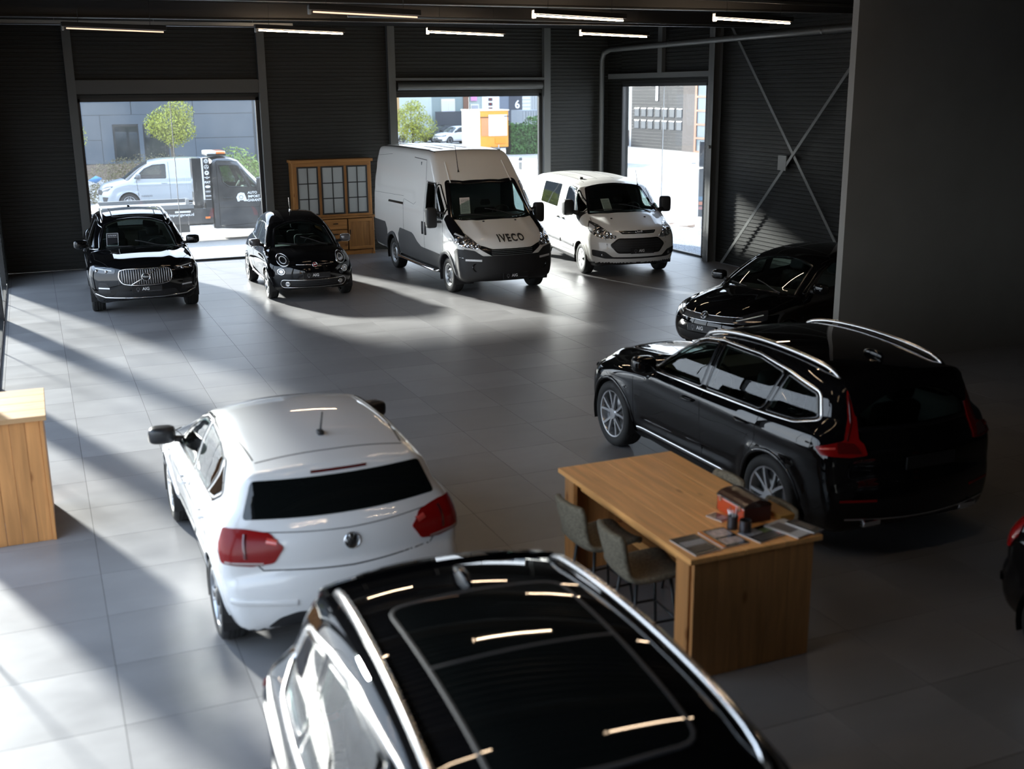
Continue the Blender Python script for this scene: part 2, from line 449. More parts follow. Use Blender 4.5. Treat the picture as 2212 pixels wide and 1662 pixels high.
        out = O + D * Hh[:, None]; out[~ok] = np.nan
        return out
    def mesh(s, nT=150, nS=110, nC=26, zc=None, inset=0.55):
        zc = zc if zc is not None else (s.zmin + .42)
        xa, xb = s.xmin + inset, s.xmax - inset
        per = []
        a, b = s.wmax, (s.zmax - s.zmin) * .5
        for k in range(nT):      # even spread round a rectangle
            t = (k + .5) / nT * 4 * (a + b)
            if t < a: p = (t, b)
            elif t < a + 2 * b: p = (a, b - (t - a))
            elif t < 3 * a + 2 * b: p = (a - (t - a - 2 * b), -b)
            elif t < 3 * a + 4 * b: p = (-a, -b + (t - 3 * a - 2 * b))
            else: p = (-a + (t - 3 * a - 4 * b), b)
            per.append(p)
        per = np.array(per); per /= np.linalg.norm(per, axis=1, keepdims=True)
        O, D = [], []
        for k in range(nC - 1, 0, -1):
            ph = PI / 2 * k / nC
            O += [(xa, 0, zc)] * nT; D += [(-math.sin(ph), math.cos(ph) * p[0], math.cos(ph) * p[1]) for p in per]
        for k in range(nS + 1):
            x = xa + (xb - xa) * k / nS
            O += [(x, 0, zc)] * nT; D += [(0, p[0], p[1]) for p in per]
        for k in range(1, nC):
            ph = PI / 2 * k / nC
            O += [(xb, 0, zc)] * nT; D += [(math.sin(ph), math.cos(ph) * p[0], math.cos(ph) * p[1]) for p in per]
        O += [(xa, 0, zc), (xb, 0, zc)]; D += [(-1, 0, 0), (1, 0, 0)]
        O, D = np.array(O, float), np.array(D, float)
        lo, hi = np.zeros(len(O)), np.full(len(O), np.nan)
        for k in range(1, 49):
            t = 2.6 * k / 48; m = np.isnan(hi); idx = np.where(m)[0]
            if not len(idx): break
            p = O[m] + D[m] * t; out = s.f(p[:, 0], p[:, 1], p[:, 2]) > 0
            hi[idx[out]] = t; lo[idx[~out]] = t
        hi = np.where(np.isnan(hi), 2.6, hi)
        for _ in range(15):
            mid = (lo + hi) / 2; p = O + D * mid[:, None]; out = s.f(p[:, 0], p[:, 1], p[:, 2]) > 0
            hi = np.where(out, mid, hi); lo = np.where(out, lo, mid)
        V = O + D * hi[:, None]
        nr = (len(V) - 2) // nT
        i = np.arange(nr - 1)[:, None] * nT; k = np.arange(nT)[None, :]; k2 = (k + 1) % nT
        F = np.stack([i + k, i + nT + k, i + nT + k2, i + k2], -1).reshape(-1, 4)
        T = [[nr * nT, int(j), int((j + 1) % nT)] for j in range(nT)] + [[nr * nT + 1, int((nr - 1) * nT + (j + 1) % nT), int((nr - 1) * nT + j)] for j in range(nT)]
        s.V, s.F, s.T = V, F, T
        # orient outwards
        c = V[F].mean(1); n = np.cross(V[F[:, 1]] - V[F[:, 0]], V[F[:, 3]] - V[F[:, 0]])
        g = s.normal(c)
        if (n * g).sum(1).mean() < 0:
            s.F = F[:, ::-1]; s.T = [t[::-1] for t in T]
        return s
def axis_of(axis):
    if isinstance(axis, str): n, u, v = AX[axis]; return np.array(n, float), np.array(u, float), np.array(v, float)
    n = np.array(axis, float); n /= np.linalg.norm(n)
    u = np.cross((0, 0, 1), n); u /= np.linalg.norm(u); v = np.cross(n, u)
    return n, u, v
def to2d(pts, axis):
    if isinstance(axis, str): return [tuple(p[:2]) for p in pts]
    n, u, v = axis_of(axis)
    return [(float(np.dot(p, u)), float(np.dot(p, v))) for p in pts]
def mirror_pts(pts, axis):
    """the same outline on the other flank"""
    if axis in ('L', 'R'): return pts, ('R' if axis == 'L' else 'L')
    if axis in ('F', 'B'): return [(-p[0], p[1]) for p in pts][::-1], axis
    if axis == 'T': return [(p[0], -p[1]) for p in pts][::-1], axis
    return [(p[0], -p[1], p[2]) for p in pts][::-1], (axis[0], -axis[1], axis[2])
def project(B, uv, axis, far=3.0):
    n, u, v = axis_of(axis)
    uv = np.asarray(uv, float)
    O = uv[:, :1] * u + uv[:, 1:2] * v + n * far
    return B.hit(O, -n, tmax=far + 1.0, n=110)
def fill2d(poly, h):
    """triangulated outline with inner points about h apart"""
    ed = densify(poly, h); n = len(ed)
    P = np.array(ed); x0, z0 = P.min(0); x1, z1 = P.max(0)
    gx, gz = np.meshgrid(np.arange(x0 + h * .5, x1, h), np.arange(z0 + h * .5, z1, h)); gx, gz = gx.ravel(), gz.ravel()
    if len(gx):
        d, _, _ = poly_near(gx, gz, ed); m = in_poly(gx, gz, ed) & (d > h * .45)
        P = np.concatenate([P, np.stack([gx[m], gz[m]], 1)])
    r = delaunay_2d_cdt([Vector(p) for p in P], [(i, (i + 1) % n) for i in range(n)], [list(range(n))], 1, 1e-6)
    return np.array([tuple(v) for v in r[0]]), [list(f) for f in r[2]], n
def patch(name, B, pts, axis, mat, parent, off=0.004, h=0.05, skirt=0.012, rr=0.0, both=False, sag=0.0):
    """a piece that lies on the body inside an outline drawn in one view"""
    if both:
        a = patch(name, B, pts, axis, mat, parent, off, h, skirt, rr)
        p2, ax2 = mirror_pts(pts, axis); b = patch(name, B, p2, ax2, mat, parent, off, h, skirt, rr)
        return a, b
    poly = rounded(to2d(pts, axis), rr)
    uv, F, nb = fill2d(poly, h)
    V = project(B, uv, axis); ok = ~np.isnan(V[:, 0])
    N = np.zeros_like(V); N[ok] = B.normal(V[ok]); V[~ok] = 0
    F = [f for f in F if ok[f].all()]
    n, u, v = axis_of(axis); hand = np.dot(np.cross(u, v), n)
    F = [f if hand > 0 else f[::-1] for f in F]
    T = V + N * off
    if skirt:
        cnt = {}
        for f in F:
            for a, b in zip(f, f[1:] + f[:1]): cnt[(a, b)] = 1
        be = [(a, b) for (a, b) in cnt if (b, a) not in cnt]
        Vs, Fs, Ns = [], [], []
        base = len(T)
        for a, b in be:
            k = base + len(Vs)
            s = np.cross(T[b] - T[a], N[a]); s /= (np.linalg.norm(s) + 1e-9)
            Vs += [T[a], T[b], V[b] - N[b] * skirt, V[a] - N[a] * skirt]; Ns += [s] * 4
            Fs.append([k + 1, k, k + 3, k + 2])
        if Vs:
            T = np.concatenate([T, np.array(Vs)]); N = np.concatenate([N, np.array(Ns)]); F = F + Fs
    N[np.linalg.norm(N, axis=1) < .1] = (0, 0, 1)
    return mesh_obj(name, T, F, mat, parent, normals=N)
def ribbon(name, B, pts, axis, mat, parent, width=0.02, height=0.006, closed=True, h=0.04, both=False, rr=0.0, far=3.0):
    """a strip that follows a line on the body"""
    if both:
        a = ribbon(name, B, pts, axis, mat, parent, width, height, closed, h, False, rr)
        p2, ax2 = mirror_pts(pts, axis); return a, ribbon(name, B, p2, ax2, mat, parent, width, height, closed, h, False, rr)
    p = to2d(pts, axis)
    if closed: p = rounded(p, rr)
    uv = densify(p, h, closed); V = project(B, uv, axis, far); V = V[~np.isnan(V[:, 0])]
    if len(V) < 2: return None
    N = B.normal(V); n = len(V)
    Tn = (np.roll(V, -1, 0) - np.roll(V, 1, 0)) if closed else np.gradient(V, axis=0)
    Tn /= np.maximum(np.linalg.norm(Tn, axis=1, keepdims=True), 1e-9)
    S = np.cross(N, Tn); S /= np.maximum(np.linalg.norm(S, axis=1, keepdims=True), 1e-9)
    w = width / 2
    lay = [V - S * w - N * .004, V - S * w * .75 + N * height, V + S * w * .75 + N * height, V + S * w - N * .004]
    nn = [-S, N - S * .5, N + S * .5, S]
    VV = np.stack(lay, 1).reshape(-1, 3); NN = np.stack(nn, 1).reshape(-1, 3); NN /= np.linalg.norm(NN, axis=1, keepdims=True)
    F = []
    for i in range(n if closed else n - 1):
        j = (i + 1) % n
        for k in range(3): F.append([i * 4 + k, j * 4 + k, j * 4 + k + 1, i * 4 + k + 1])
    if not closed: F += [[3, 2, 1, 0], [(n - 1) * 4 + k for k in range(4)]]
    F = [f[::-1] for f in F]
    c = VV[F[0]].mean(0); nf = np.cross(VV[F[1][1]] - VV[F[1][0]], VV[F[1][2]] - VV[F[1][0]])
    if np.dot(nf, N[0]) < 0: F = [f[::-1] for f in F]
    return mesh_obj(name, VV, F, mat, parent, normals=NN)
def surface_text(name, B, s, size, centre, axis, mat, parent, bold=0.0, off=0.006, flip=None):
    V, F = text2d(s, size, bold)
    for _ in range(2):          # finer triangles so the letters follow the curve
        V = [tuple(v) for v in V]; mid = {}; G = []
        def mp(i, j):
            k = (min(i, j), max(i, j))
            if k not in mid: mid[k] = len(V); V.append(((V[i][0] + V[j][0]) / 2, (V[i][1] + V[j][1]) / 2))
            return mid[k]
        for a, b, c in F:
            x, y, z = mp(a, b), mp(b, c), mp(c, a); G += [[a, x, z], [x, b, y], [z, y, c], [x, y, z]]
        F = G
    sg = -1 if (axis in ('B', 'L') if flip is None else flip) else 1
    # front view: y grows to the viewer's right only after mirroring
    uv = [(centre[0] + sg * a, centre[1] + b) for a, b in V]
    P = project(B, uv, axis); ok = ~np.isnan(P[:, 0]); N = np.zeros_like(P); N[ok] = B.normal(P[ok]); P[~ok] = 0
    F = [f for f in F if ok[f].all()]
    return mesh_obj(name, P + N * off, F, mat, parent)
def build_shell(B, car, paint, low=None, arch_y=0.42, holes=(), regions=(), bottom_z=None, lining=CABIN, lining_z=0.55, names=('body_shell',), wheel_side=True):
    """cut arches and window openings, split the rest into named panels"""
    V, F, T = B.V.copy(), B.F, B.T
    c = V[F].mean(1); n = B.normal(c)
    keep = np.ones(len(F), bool)
    cuts = []
    for xw, zw in B.wheels:
        m = (np.hypot(c[:, 0] - xw, c[:, 2] - zw) < B.arch) & (np.abs(c[:, 1]) > arch_y)
        keep &= ~m; cuts.append(('arch', (xw, zw), m))
    for pts, axis in holes:
        nn, u, v = axis_of(axis); poly = to2d(pts, axis)
        a, b = c @ u, c @ v
        d, _, _ = poly_near(a, b, poly)
        m = in_poly(a, b, poly) & (d > .02) & ((n @ nn) > .12)
        keep &= ~m; cuts.append(('hole', (poly, axis), m))
    used = np.zeros(len(V), bool); used[F[keep].ravel()] = True
    for kind, dat, m in cuts:
        vm = np.zeros(len(V), bool); vm[F[m].ravel()] = True
        ed = np.where(vm & used)[0]
        if not len(ed): continue
        if kind == 'arch':
            xw, zw = dat
            ang = np.arctan2(V[ed, 2] - zw, V[ed, 0] - xw)
            s = np.abs(V[ed, 1]) > arch_y + .1; ed, ang = ed[s], ang[s]
            for sg, ax in ((1, 'L'), (-1, 'R')):
                q = np.sign(V[ed, 1]) == sg
                if not q.any(): continue
                P = project(B, np.stack([xw + B.arch * np.cos(ang[q]), zw + B.arch * np.sin(ang[q])], 1), ax)
                ok = ~np.isnan(P[:, 0]); V[ed[q][ok]] = P[ok]
        else:
            poly, axis = dat; nn, u, v = axis_of(axis)
            a, b = V[ed] @ u, V[ed] @ v
            d, px, pz = poly_near(a, b, poly); ins = in_poly(a, b, poly)
            sx = np.where(ins, 1, -1) * (a - px) / np.maximum(d, 1e-6); sz = np.where(ins, 1, -1) * (b - pz) / np.maximum(d, 1e-6)
            P = project(B, np.stack([px + sx * .02, pz + sz * .02], 1), axis)
            ok = ~np.isnan(P[:, 0]); V[ed[ok]] = P[ok]
    N = B.normal(V)
    zb = bottom_z if bottom_z is not None else B.zmin + .07
    lab = np.full(len(F), -1)
    for k, (nm, mt, test) in enumerate(regions):
        m = test(c, n) & keep & (lab < 0); lab[m] = k
    out = {}
    def emit(nm, mask, mt, extra=()):
        fs = F[mask]
        if not len(fs): return None
        allf = fs.tolist() + list(extra)
        ids = np.unique(np.concatenate([fs.ravel()] + [np.array(e) for e in extra])); mp = np.full(len(V), -1); mp[ids] = np.arange(len(ids))
        cc = V[fs].mean(1); und = (cc[:, 2] < zb) | (n[mask][:, 2] < -.75)
        mats = [mt, BLACK_PLASTIC]
        return mesh_obj(nm, V[ids], [[int(mp[i]) for i in f] for f in allf], mats, car, normals=N[ids], midx=list(und.astype(int)) + [0] * len(extra))
    out['body'] = emit(names[0], keep & (lab < 0), paint, T)
    for k, (nm, mt, test) in enumerate(regions):
        o = emit(nm, keep & (lab == k), mt or paint)
        out.setdefault(nm, []).append(o)
    # inner lining of the cabin, a little inside the shell
    m = keep & (c[:, 2] > lining_z)
    fs = F[m][:, ::-1]; ids = np.unique(fs); mp = np.full(len(V), -1); mp[ids] = np.arange(len(ids))
    mesh_obj('cabin_lining', V[ids] - N[ids] * .035, mp[fs], lining, car, normals=-N[ids])
    # wheel housings
    for xw, zw in B.wheels:
        for sg in (1, -1):
            bm = bmesh.new(); seg = 20
            w = float(B.width(np.array([xw]), np.array([zw + B.arch]))[0])
            rin = B.arch + .002
            A = [bm.verts.new((xw + rin * math.cos(t), sg * (w - .012), zw + rin * math.sin(t))) for t in np.linspace(-.35, PI + .35, seg)]
            Cc = [bm.verts.new((xw + rin * math.cos(t), sg * (w - .42), zw + rin * math.sin(t))) for t in np.linspace(-.35, PI + .35, seg)]
            for k in range(seg - 1): bm.faces.new((A[k], A[k + 1], Cc[k + 1], Cc[k]))
            bm.faces.new(Cc)
            bm_obj('wheel_housing', bm, BLACK_PLASTIC, car)
    return out
def side_reg(poly, ymin=0.3, sgn=0):
    def t(c, n):
        m = in_poly(c[:, 0], c[:, 2], poly) & (np.abs(c[:, 1]) > ymin) & (np.abs(n[:, 1]) > .25)
        return m & (np.sign(c[:, 1]) == sgn) if sgn else m
    return t
def top_reg(poly, nz=0.25):
    return lambda c, n: in_poly(c[:, 0], c[:, 1], poly) & (n[:, 2] > nz) & (c[:, 2] > .5)
def box_reg(x0, x1, z0, z1): return lambda c, n: (c[:, 0] > x0) & (c[:, 0] < x1) & (c[:, 2] > z0) & (c[:, 2] < z1)

# ---------------------------------------------------------------- wheels, mirrors, cabin
def dup_tree(o, parent=None):
    c = o.copy(); COL.objects.link(c)
    if parent is not None: c.parent = parent
    for ch in list(o.children): dup_tree(ch, c)
    return c
def spoke(bm, ang, r0, r1, w0, w1, y0, y1, th, tilt=0.0, mi=0):
    """one tapered spoke in the wheel plane"""
    secs = []
    for t in (0, .35, .75, 1.0):
        r = r0 + (r1 - r0) * t; w = (w0 + (w1 - w0) * t) / 2; y = y0 + (y1 - y0) * t ** 1.5
        a = ang + tilt * t
        er = Vector((math.cos(a), 0, math.sin(a))); et = Vector((-math.sin(a), 0, math.cos(a))); ey = Vector((0, 1, 0))
        secs.append([bm.verts.new(er * r + et * dx + ey * dy) for dx, dy in ((-w, y - th), (-w * .85, y), (w * .85, y), (w, y - th))])
    for a, b in zip(secs, secs[1:]):
        for k in range(3):
            f = bm.faces.new((a[k], a[k + 1], b[k + 1], b[k])); f.material_index = mi
    for s in (secs[0], secs[-1][::-1]):
        f = bm.faces.new(s); f.material_index = mi
def make_wheel(car, rad, width, rim, style, badge=None):
    w = width
    bm = bmesh.new()
    pr = [(rim, -w * .42), (rim + .02, -w * .5), (rad - .035, -w * .5), (rad - .008, -w * .43)]
    for g in (-.27, -.09, .09, .27): pr += [(rad, (g - .055) * w), (rad - .008, (g - .045) * w), (rad - .008, (g + .0) * w), (rad, (g + .01) * w)]
    pr += [(rad - .008, w * .43), (rad - .035, w * .5), (rim + .045, w * .505), (rim + .02, w * .49), (rim, w * .42)]
    add_lathe(bm, pr, 44); bmesh.ops.recalc_face_normals(bm, faces=bm.faces)
    wh = bm_obj('wheel', bm, RUBBER, car); shade_auto(wh, 50)
    bm = bmesh.new(); mats = [ALLOY, ALLOY_DARK]
    yo = w * .46
    add_lathe(bm, [(rim + .004, yo - .012), (rim + .003, yo), (rim - .012, yo - .003), (rim - .02, yo - .02), (rim - .028, w * .1), (rim - .035, -w * .42)], 44)
    for f in bm.faces: f.material_index = 0
    nf = len(bm.faces)
    if style == 'pairs5':        # five double spokes, bright faces, dark gaps
        for k in range(5):
            for d in (-.17, .17): spoke(bm, k * 2 * PI / 5 + PI / 2 + d * .8, .05, rim - .008, .034, .030, yo - .012, yo - .005, .03, d * .9)
            spoke(bm, k * 2 * PI / 5 + PI / 2, .05, rim - .01, .03, .05, yo - .03, yo - .03, .03, 0, 1)
    elif style == 'ten':
        for k in range(10): spoke(bm, k * PI / 5 + PI / 2, .05, rim - .008, .042, .032, yo - .014, yo - .006, .03, .06 if k % 2 else -.06)
    elif style == 'five_dark':
        for k in range(5):
            spoke(bm, k * 2 * PI / 5 + PI / 2, .04, rim - .008, .075, .05, yo - .02, yo - .006, .035, 0, 1)
            for d in (-.2, .2): spoke(bm, k * 2 * PI / 5 + PI / 2 + d * .3, .05, rim - .008, .014, .012, yo - .016, yo - .002, .012, d * .9, 0)
    elif style == 'steel':
        mats = [STEEL_RIM, ALLOY_DARK]
        add_lathe(bm, [(rim - .012, yo - .004), (rim - .045, yo - .035), (rim - .075, yo - .05), (rim * .50, yo - .02), (rim * .40, yo - .015), (rim * .36, yo - .045), (.0, yo - .05)], 44)
        for k in range(12):
            a = k * PI / 6; r = rim * .68
            ret = bmesh.ops.create_uvsphere(bm, u_segments=8, v_segments=6, radius=1)
            for v in ret['verts']:
                v.co = Vector((v.co.x * .022, v.co.y * .012, v.co.z * .03)); v.co = Matrix.Rotation(-a, 3, 'Y') @ (v.co + Vector((r, yo - .032, 0)))
            for f in {f for v in ret['verts'] for f in v.link_faces}: f.material_index = 1
        for k in range(6):
            a = k * PI / 3; add_lathe(bm, [(.011, 0), (.011, .02), (0, .02)], 6, 'y', rim * .26 * math.cos(a), yo - .05, rim * .26 * math.sin(a))
    elif style == 'cover10':     # plastic cover with openings
        mats = [HUBCAP, ALLOY_DARK]
        for k in range(5):
            for d in (-.21, .21): spoke(bm, k * 2 * PI / 5 + PI / 2 + d * .6, .04, rim - .004, .06, .075, yo + .008, yo - .004, .03, d * .6)
        add_lathe(bm, [(rim * .42, yo + .004), (rim * .3, yo + .012), (0, yo + .014)], 30)
        add_lathe(bm, [(rim - .004, yo), (rim - .05, yo - .012)], 40)
    rimo = bm_obj('rim', bm, mats, wh); shade_auto(rimo, 40)
    bm = bmesh.new()
    add_lathe(bm, [(rim * .80, w * .02), (rim * .80, w * .06), (rim * .3, w * .07), (.0, w * .07)], 36)
    d = bm_obj('brake_disc', bm, STEEL_RIM if style in ('pairs5', 'ten', 'five_dark') else ALLOY_DARK, wh)
    bm = bmesh.new(); add_lathe(bm, [(rim - .03, -w * .2), (0, -w * .2)], 24); bm_obj('wheel_back', bm, BLACK_PLASTIC, wh)
    if style != 'steel':
        bm = bmesh.new(); add_lathe(bm, [(.066, yo - .04), (.066, yo - .012), (.058, yo - .004), (.0, yo - .002)], 24)
        hc = bm_obj('hub_cap', bm, ALLOY if style != 'five_dark' else ALLOY_DARK, wh); shade_auto(hc, 40)
    return wh
def fit_wheels(car, wh, pos, steer=0.0):
    for k, (x, y, z, s) in enumerate(pos):
        o = wh if k == 0 else dup_tree(wh, car)
        o.location = (x, y, z)
        o.rotation_euler = (0, 0.3 * k, (0 if s > 0 else PI) + (steer if k < 2 else 0))
def superquad(bm, c, r, e1=0.5, e2=0.5, nu=14, nv=20, rot=None, mi=0):
    def sp(v, e): return math.copysign(abs(v) ** e, v)
    rings = []
    for i in range(nu + 1):
        a = -PI / 2 + PI * i / nu
        rings.append([(r[0] * sp(math.cos(a), e1) * sp(math.cos(t), e2), r[1] * sp(math.cos(a), e1) * sp(math.sin(t), e2), r[2] * sp(math.sin(a), e1)) for t in [2 * PI * k / nv for k in range(nv)]])
    M = rot.to_3x3() if rot else Matrix.Identity(3)
    vs = [[bm.verts.new(M @ Vector(p) + Vector(c)) for p in ring] for ring in rings]
    for a, b in zip(vs, vs[1:]):
        for k in range(nv):
            f = bm.faces.new((a[k], a[(k + 1) % nv], b[(k + 1) % nv], b[k])); f.smooth = True; f.material_index = mi
    return vs
def side_mirrors(car, x, y, z, size, mat, arm=0.14, back=0.0, upright=False):
    """a pair of door mirrors: housing, foot and glass"""
    sx, sy, sz = size
    for sg in (1, -1):
        bm = bmesh.new()
        rot = Matrix.Rotation(R(-10) * sg, 4, 'Z')
        superquad(bm, (x, sg * (y + sy), z), (sx, sy, sz), .55, .6 if not upright else .45, rot=rot)
        bmesh.ops.bisect_plane(bm, geom=bm.verts[:] + bm.edges[:] + bm.faces[:], plane_co=(x - sx * .55, 0, z), plane_no=(-1, sg * -.12, 0), clear_outer=True)
        bmesh.ops.holes_fill(bm, edges=[e for e in bm.edges if e.is_boundary])
        bmesh.ops.remove_doubles(bm, verts=bm.verts, dist=1e-4)
        h = bm_obj('side_mirror', bm, mat, car); shade_auto(h, 40)
        tube('mirror_foot', [(x, sg * (y - arm), z - sz * .9), (x, sg * (y - arm * .3), z - sz * .75), (x, sg * (y + sy * .5), z - sz * .55)], [.035, .03, .028], BLACK_PLASTIC, h)
        bm = bmesh.new()
        superquad(bm, (x - sx * .56, sg * (y + sy), z), (.006, sy * .82, sz * .8), .5, .5, rot=rot)
        bm_obj('mirror_glass', bm, principled('mirror_glass', (.25, .27, .28), .03, 1.0), h, smooth=True)
def seat(car, x, y, z0, mat, w=.5, tilt=14, head=True, h=.62):
    bm = bmesh.new()
    add_box(bm, -.25, .27, -w / 2, w / 2, 0, .16, .05)
    ret = add_box(bm, -.09, .09, -w / 2, w / 2, 0, h, .06)
    n0 = len(bm.verts)
    o = bm_obj('seat', bm, mat, car, loc=(x, y, z0)); shade_auto(o, 50)
    me = o.data
    for v in me.vertices[:]: pass
    bm = bmesh.new()
    add_box(bm, -.09, .09, -w / 2, w / 2, .08, h, .06)
    if head: add_box(bm, -.06, .07, -.13, .13, h + .03, h + .22, .05); add_tube(bm, [(0, -.06, h - .02), (0, -.06, h + .06)], .008, 6); add_tube(bm, [(0, .06, h - .02), (0, .06, h + .06)], .008, 6)
    b = bm_obj('seat_back', bm, mat, o, loc=(-.24, 0, .05), rot=(0, R(-tilt), 0)); shade_auto(b, 50)
    return o
def seat_base(car, x, y, z0, mat, w=.5, tilt=14, head=True, h=.62):
    bm = bmesh.new(); add_box(bm, -.25, .27, -w / 2, w / 2, 0, .16, .05)
    o = bm_obj('seat', bm, mat, car, loc=(x, y, z0)); shade_auto(o, 50)
    bm = bmesh.new(); add_box(bm, -.08, .08, -w / 2, w / 2, .08, h, .06)
    if head:
        add_box(bm, -.06, .07, -.13, .13, h + .03, h + .22, .05)
        for yy in (-.06, .06): add_tube(bm, [(0, yy, h - .02), (0, yy, h + .06)], .008, 6)
    b = bm_obj('seat_back', bm, mat, o, loc=(-.24, 0, .05), rot=(0, R(-tilt), 0)); shade_auto(b, 50)
    return o
def cabin(car, dash, seats, wheel_pos, wy, mat=SEAT_CLOTH, floor=None, tilt=14, sw=.5):
    """dashboard (x0,x1,z0,z1,halfwidth), seats [(x,y,z,head)], steering wheel"""
    x0, x1, z0, z1, hw = dash
    prism('dashboard', [(x1, z0), (x1, z1 - .06), (x1 - .1, z1), (x0 + .12, z1), (x0, z1 - .1), (x0 + .06, z0)], -hw, hw, GREY_PLASTIC, car, 'y')
    for x, y, z, hd in seats: seat_base(car, x, y, z, mat, sw, tilt, hd)
    bm = bmesh.new(); rot = Matrix.Rotation(R(-62), 4, 'Y')
    rr = [(.185 + .016 * math.cos(t), .016 * math.sin(t)) for t in [2 * PI * k / 8 for k in range(8)]]
    add_lathe(bm, rr, 28, 'z', closed=True); add_box(bm, -.17, .17, -.03, .03, -.02, .02); add_box(bm, -.17, 0, -.02, .02, -.02, .02)
    o = bm_obj('steering_wheel', bm, BLACK_PLASTIC, car, loc=(wheel_pos[0], wy, wheel_pos[1]), rot=(0, R(28 - 90), 0)); shade_auto(o, 40)
    if floor: box('cabin_floor', floor[0], floor[1], -floor[2], floor[2], floor[3], floor[3] + .03, CABIN, car)
def plate_on(car, B, axis, y, z, w=.52, h=.11, out=.012, mat=PLATE_BLACK, writing=True):
    """number plate area holding the dealer's black plate"""
    P = project(B, [(y - w / 2, z), (y, z), (y + w / 2, z)], axis); sg = 1 if axis == 'F' else -1
    x = np.nanmax(P[:, 0] * sg) * sg + sg * out
    pl = box('number_plate', min(x, x + sg * .012), max(x, x + sg * .012), y - w / 2, y + w / 2, z - h / 2, z + h / 2, mat, car, .004)
    xo = x + sg * .0135
    if writing:
        ux = (0, 1, 0) if sg > 0 else (0, -1, 0)
        lettering('plate_lettering', 'AIG', .075, (xo, y - sg * .02, z + .006), ux, (0, 0, 1), PRINT_WHITE, pl, .0015)
        lettering('plate_small_print', 'AUTO IMPORT GARANT', .02, (xo, y + sg * .13, z - .035), ux, (0, 0, 1), PRINT_GREY, pl, 0)
        bm = bmesh.new()
        add_lathe(bm, [(.030, 0), (.024, .001)], 20, 'x', xo, y - sg * .155, z + .008)
        add_lathe(bm, [(.012, 0), (.0, .001)], 14, 'x', xo, y - sg * .155, z - .03)
        bm_obj('plate_emblem', bm, PRINT_GREY, pl)
    return pl
def emblem_vw(car, c, r, nrm, up=(0, 0, 1), ring=CHROME, back=PLATE_BLACK, name='badge'):
    """round badge: ring with a V above a W"""
    n = Vector(nrm).normalized(); u = Vector(up); u = (u - u.dot(n) * n).normalized(); s = u.cross(n)
    M = Matrix((s, u, n)).transposed().to_4x4(); M.translation = Vector(c)
    bm = bmesh.new()
    add_lathe(bm, [(r * .9, .0), (r * .9, .004), (0, .006)], 28, 'z'); bm.transform(M)
    b = bm_obj(name, bm, back, car)
    bm = bmesh.new(); add_lathe(bm, [(r * .86, .003), (r * .88, .012), (r * .98, .012), (r, .0)], 32, 'z')
    for path in ([(-.36, .78), (0, .08), (.36, .78)], [(-.80, .36), (-.42, -.66), (0, .0), (.42, -.66), (.80, .36)]):
        add_tube(bm, [(x * r, y * r, .008) for x, y in path], r * .085, 6)
    bm.transform(M); bm_obj('badge_symbol', bm, ring, b, smooth=True)
    return b
def emblem_ring(car, c, r, nrm, face, mark=None, mat=CHROME, sc=(1, 1)):
    n = Vector(nrm).normalized(); u = Vector((0, 0, 1)); u = (u - u.dot(n) * n).normalized(); s = u.cross(n)
    M = Matrix((s, u, n)).transposed().to_4x4(); M.translation = Vector(c)
    S = Matrix.Diagonal((sc[0], sc[1], 1, 1))
    bm = bmesh.new(); add_lathe(bm, [(r * .9, 0), (r * .88, .006), (0, .008)], 28, 'z'); bm.transform(M @ S)
    b = bm_obj('badge', bm, face, car)
    bm = bmesh.new(); add_lathe(bm, [(r * .80, .004), (r * .84, .014), (r * .96, .014), (r, 0)], 32, 'z'); bm.transform(M @ S)
    bm_obj('badge_ring', bm, mat, b, smooth=True)
    if mark: lettering('badge_lettering', mark[0], mark[1], Vector(c) + n * .010, s, u, PRINT_WHITE, b, .0008)
    return b
def at_surf(B, uv, axis, off=0.0):
    P = project(B, [uv], axis)[0]; n = B.normal(P[None])[0]
    return P + n * off, n
def rail(name, car, B, x0, x1, y, mat, h=.035, rad=.016, drop=.015):
    """roof rail that rises from the roof and comes down at both ends"""
    xs = np.linspace(x0, x1, 26); ys = [y(x) if callable(y) else y for x in xs]
    for sg in (1, -1):
        P = project(B, np.stack([xs, np.array(ys) * sg], 1), 'T')
        t = np.linspace(0, 1, 26); hh = h * np.clip(np.minimum(t, 1 - t) * 12, 0, 1) ** .6 - drop * (np.minimum(t, 1 - t) < .02)
        bm = bmesh.new(); pts = [(p[0], p[1], p[2] + a) for p, a in zip(P, hh)]
        add_tube(bm, pts, rad, 10)
        for v in bm.verts: pass
        bm_obj(name, bm, mat, car, smooth=True)
def mark_vehicle(name, label, loc, yaw, group=None, cat='car'):
    return tag(empty(name, loc, yaw), label, cat, group)
# ---------------------------------------------------------------- the makes of vehicle
def glazed(B, car, name, pts, axis, mat, surround=.035, both=False, parent=None, trim=DARK_TRIM, off=.003):
    r = patch(name, B, pts, axis, mat, parent or car, off, .07, 0, .03, both)
    ribbon('window_seal', B, pts, axis, trim, car, surround, .0035, True, .05, both, .03)
    return r
def seam(B, car, pts, axis, closed=True, both=False, w=.008, rr=.05):
    return ribbon('panel_gap', B, pts, axis, SEAM, car, w, .0012, closed, .05, both, rr)
def handle(B, car, x, z, mat, length=.2, both=True):
    for ax in (('L', 'R') if both else ('L',)):
        P = project(B, [(x - length / 2, z), (x, z), (x + length / 2, z)], ax); s = 1 if ax == 'L' else -1
        if np.isnan(P).any(): continue
        tube('door_handle', [P[0] + (0, -.006 * s, 0), P[0] + (.02, .03 * s, 0), P[1] + (0, .036 * s, 0), P[2] + (-.02, .03 * s, 0), P[2] + (0, -.006 * s, 0)], [.012, .014, .014, .014, .012], mat, car, 8)
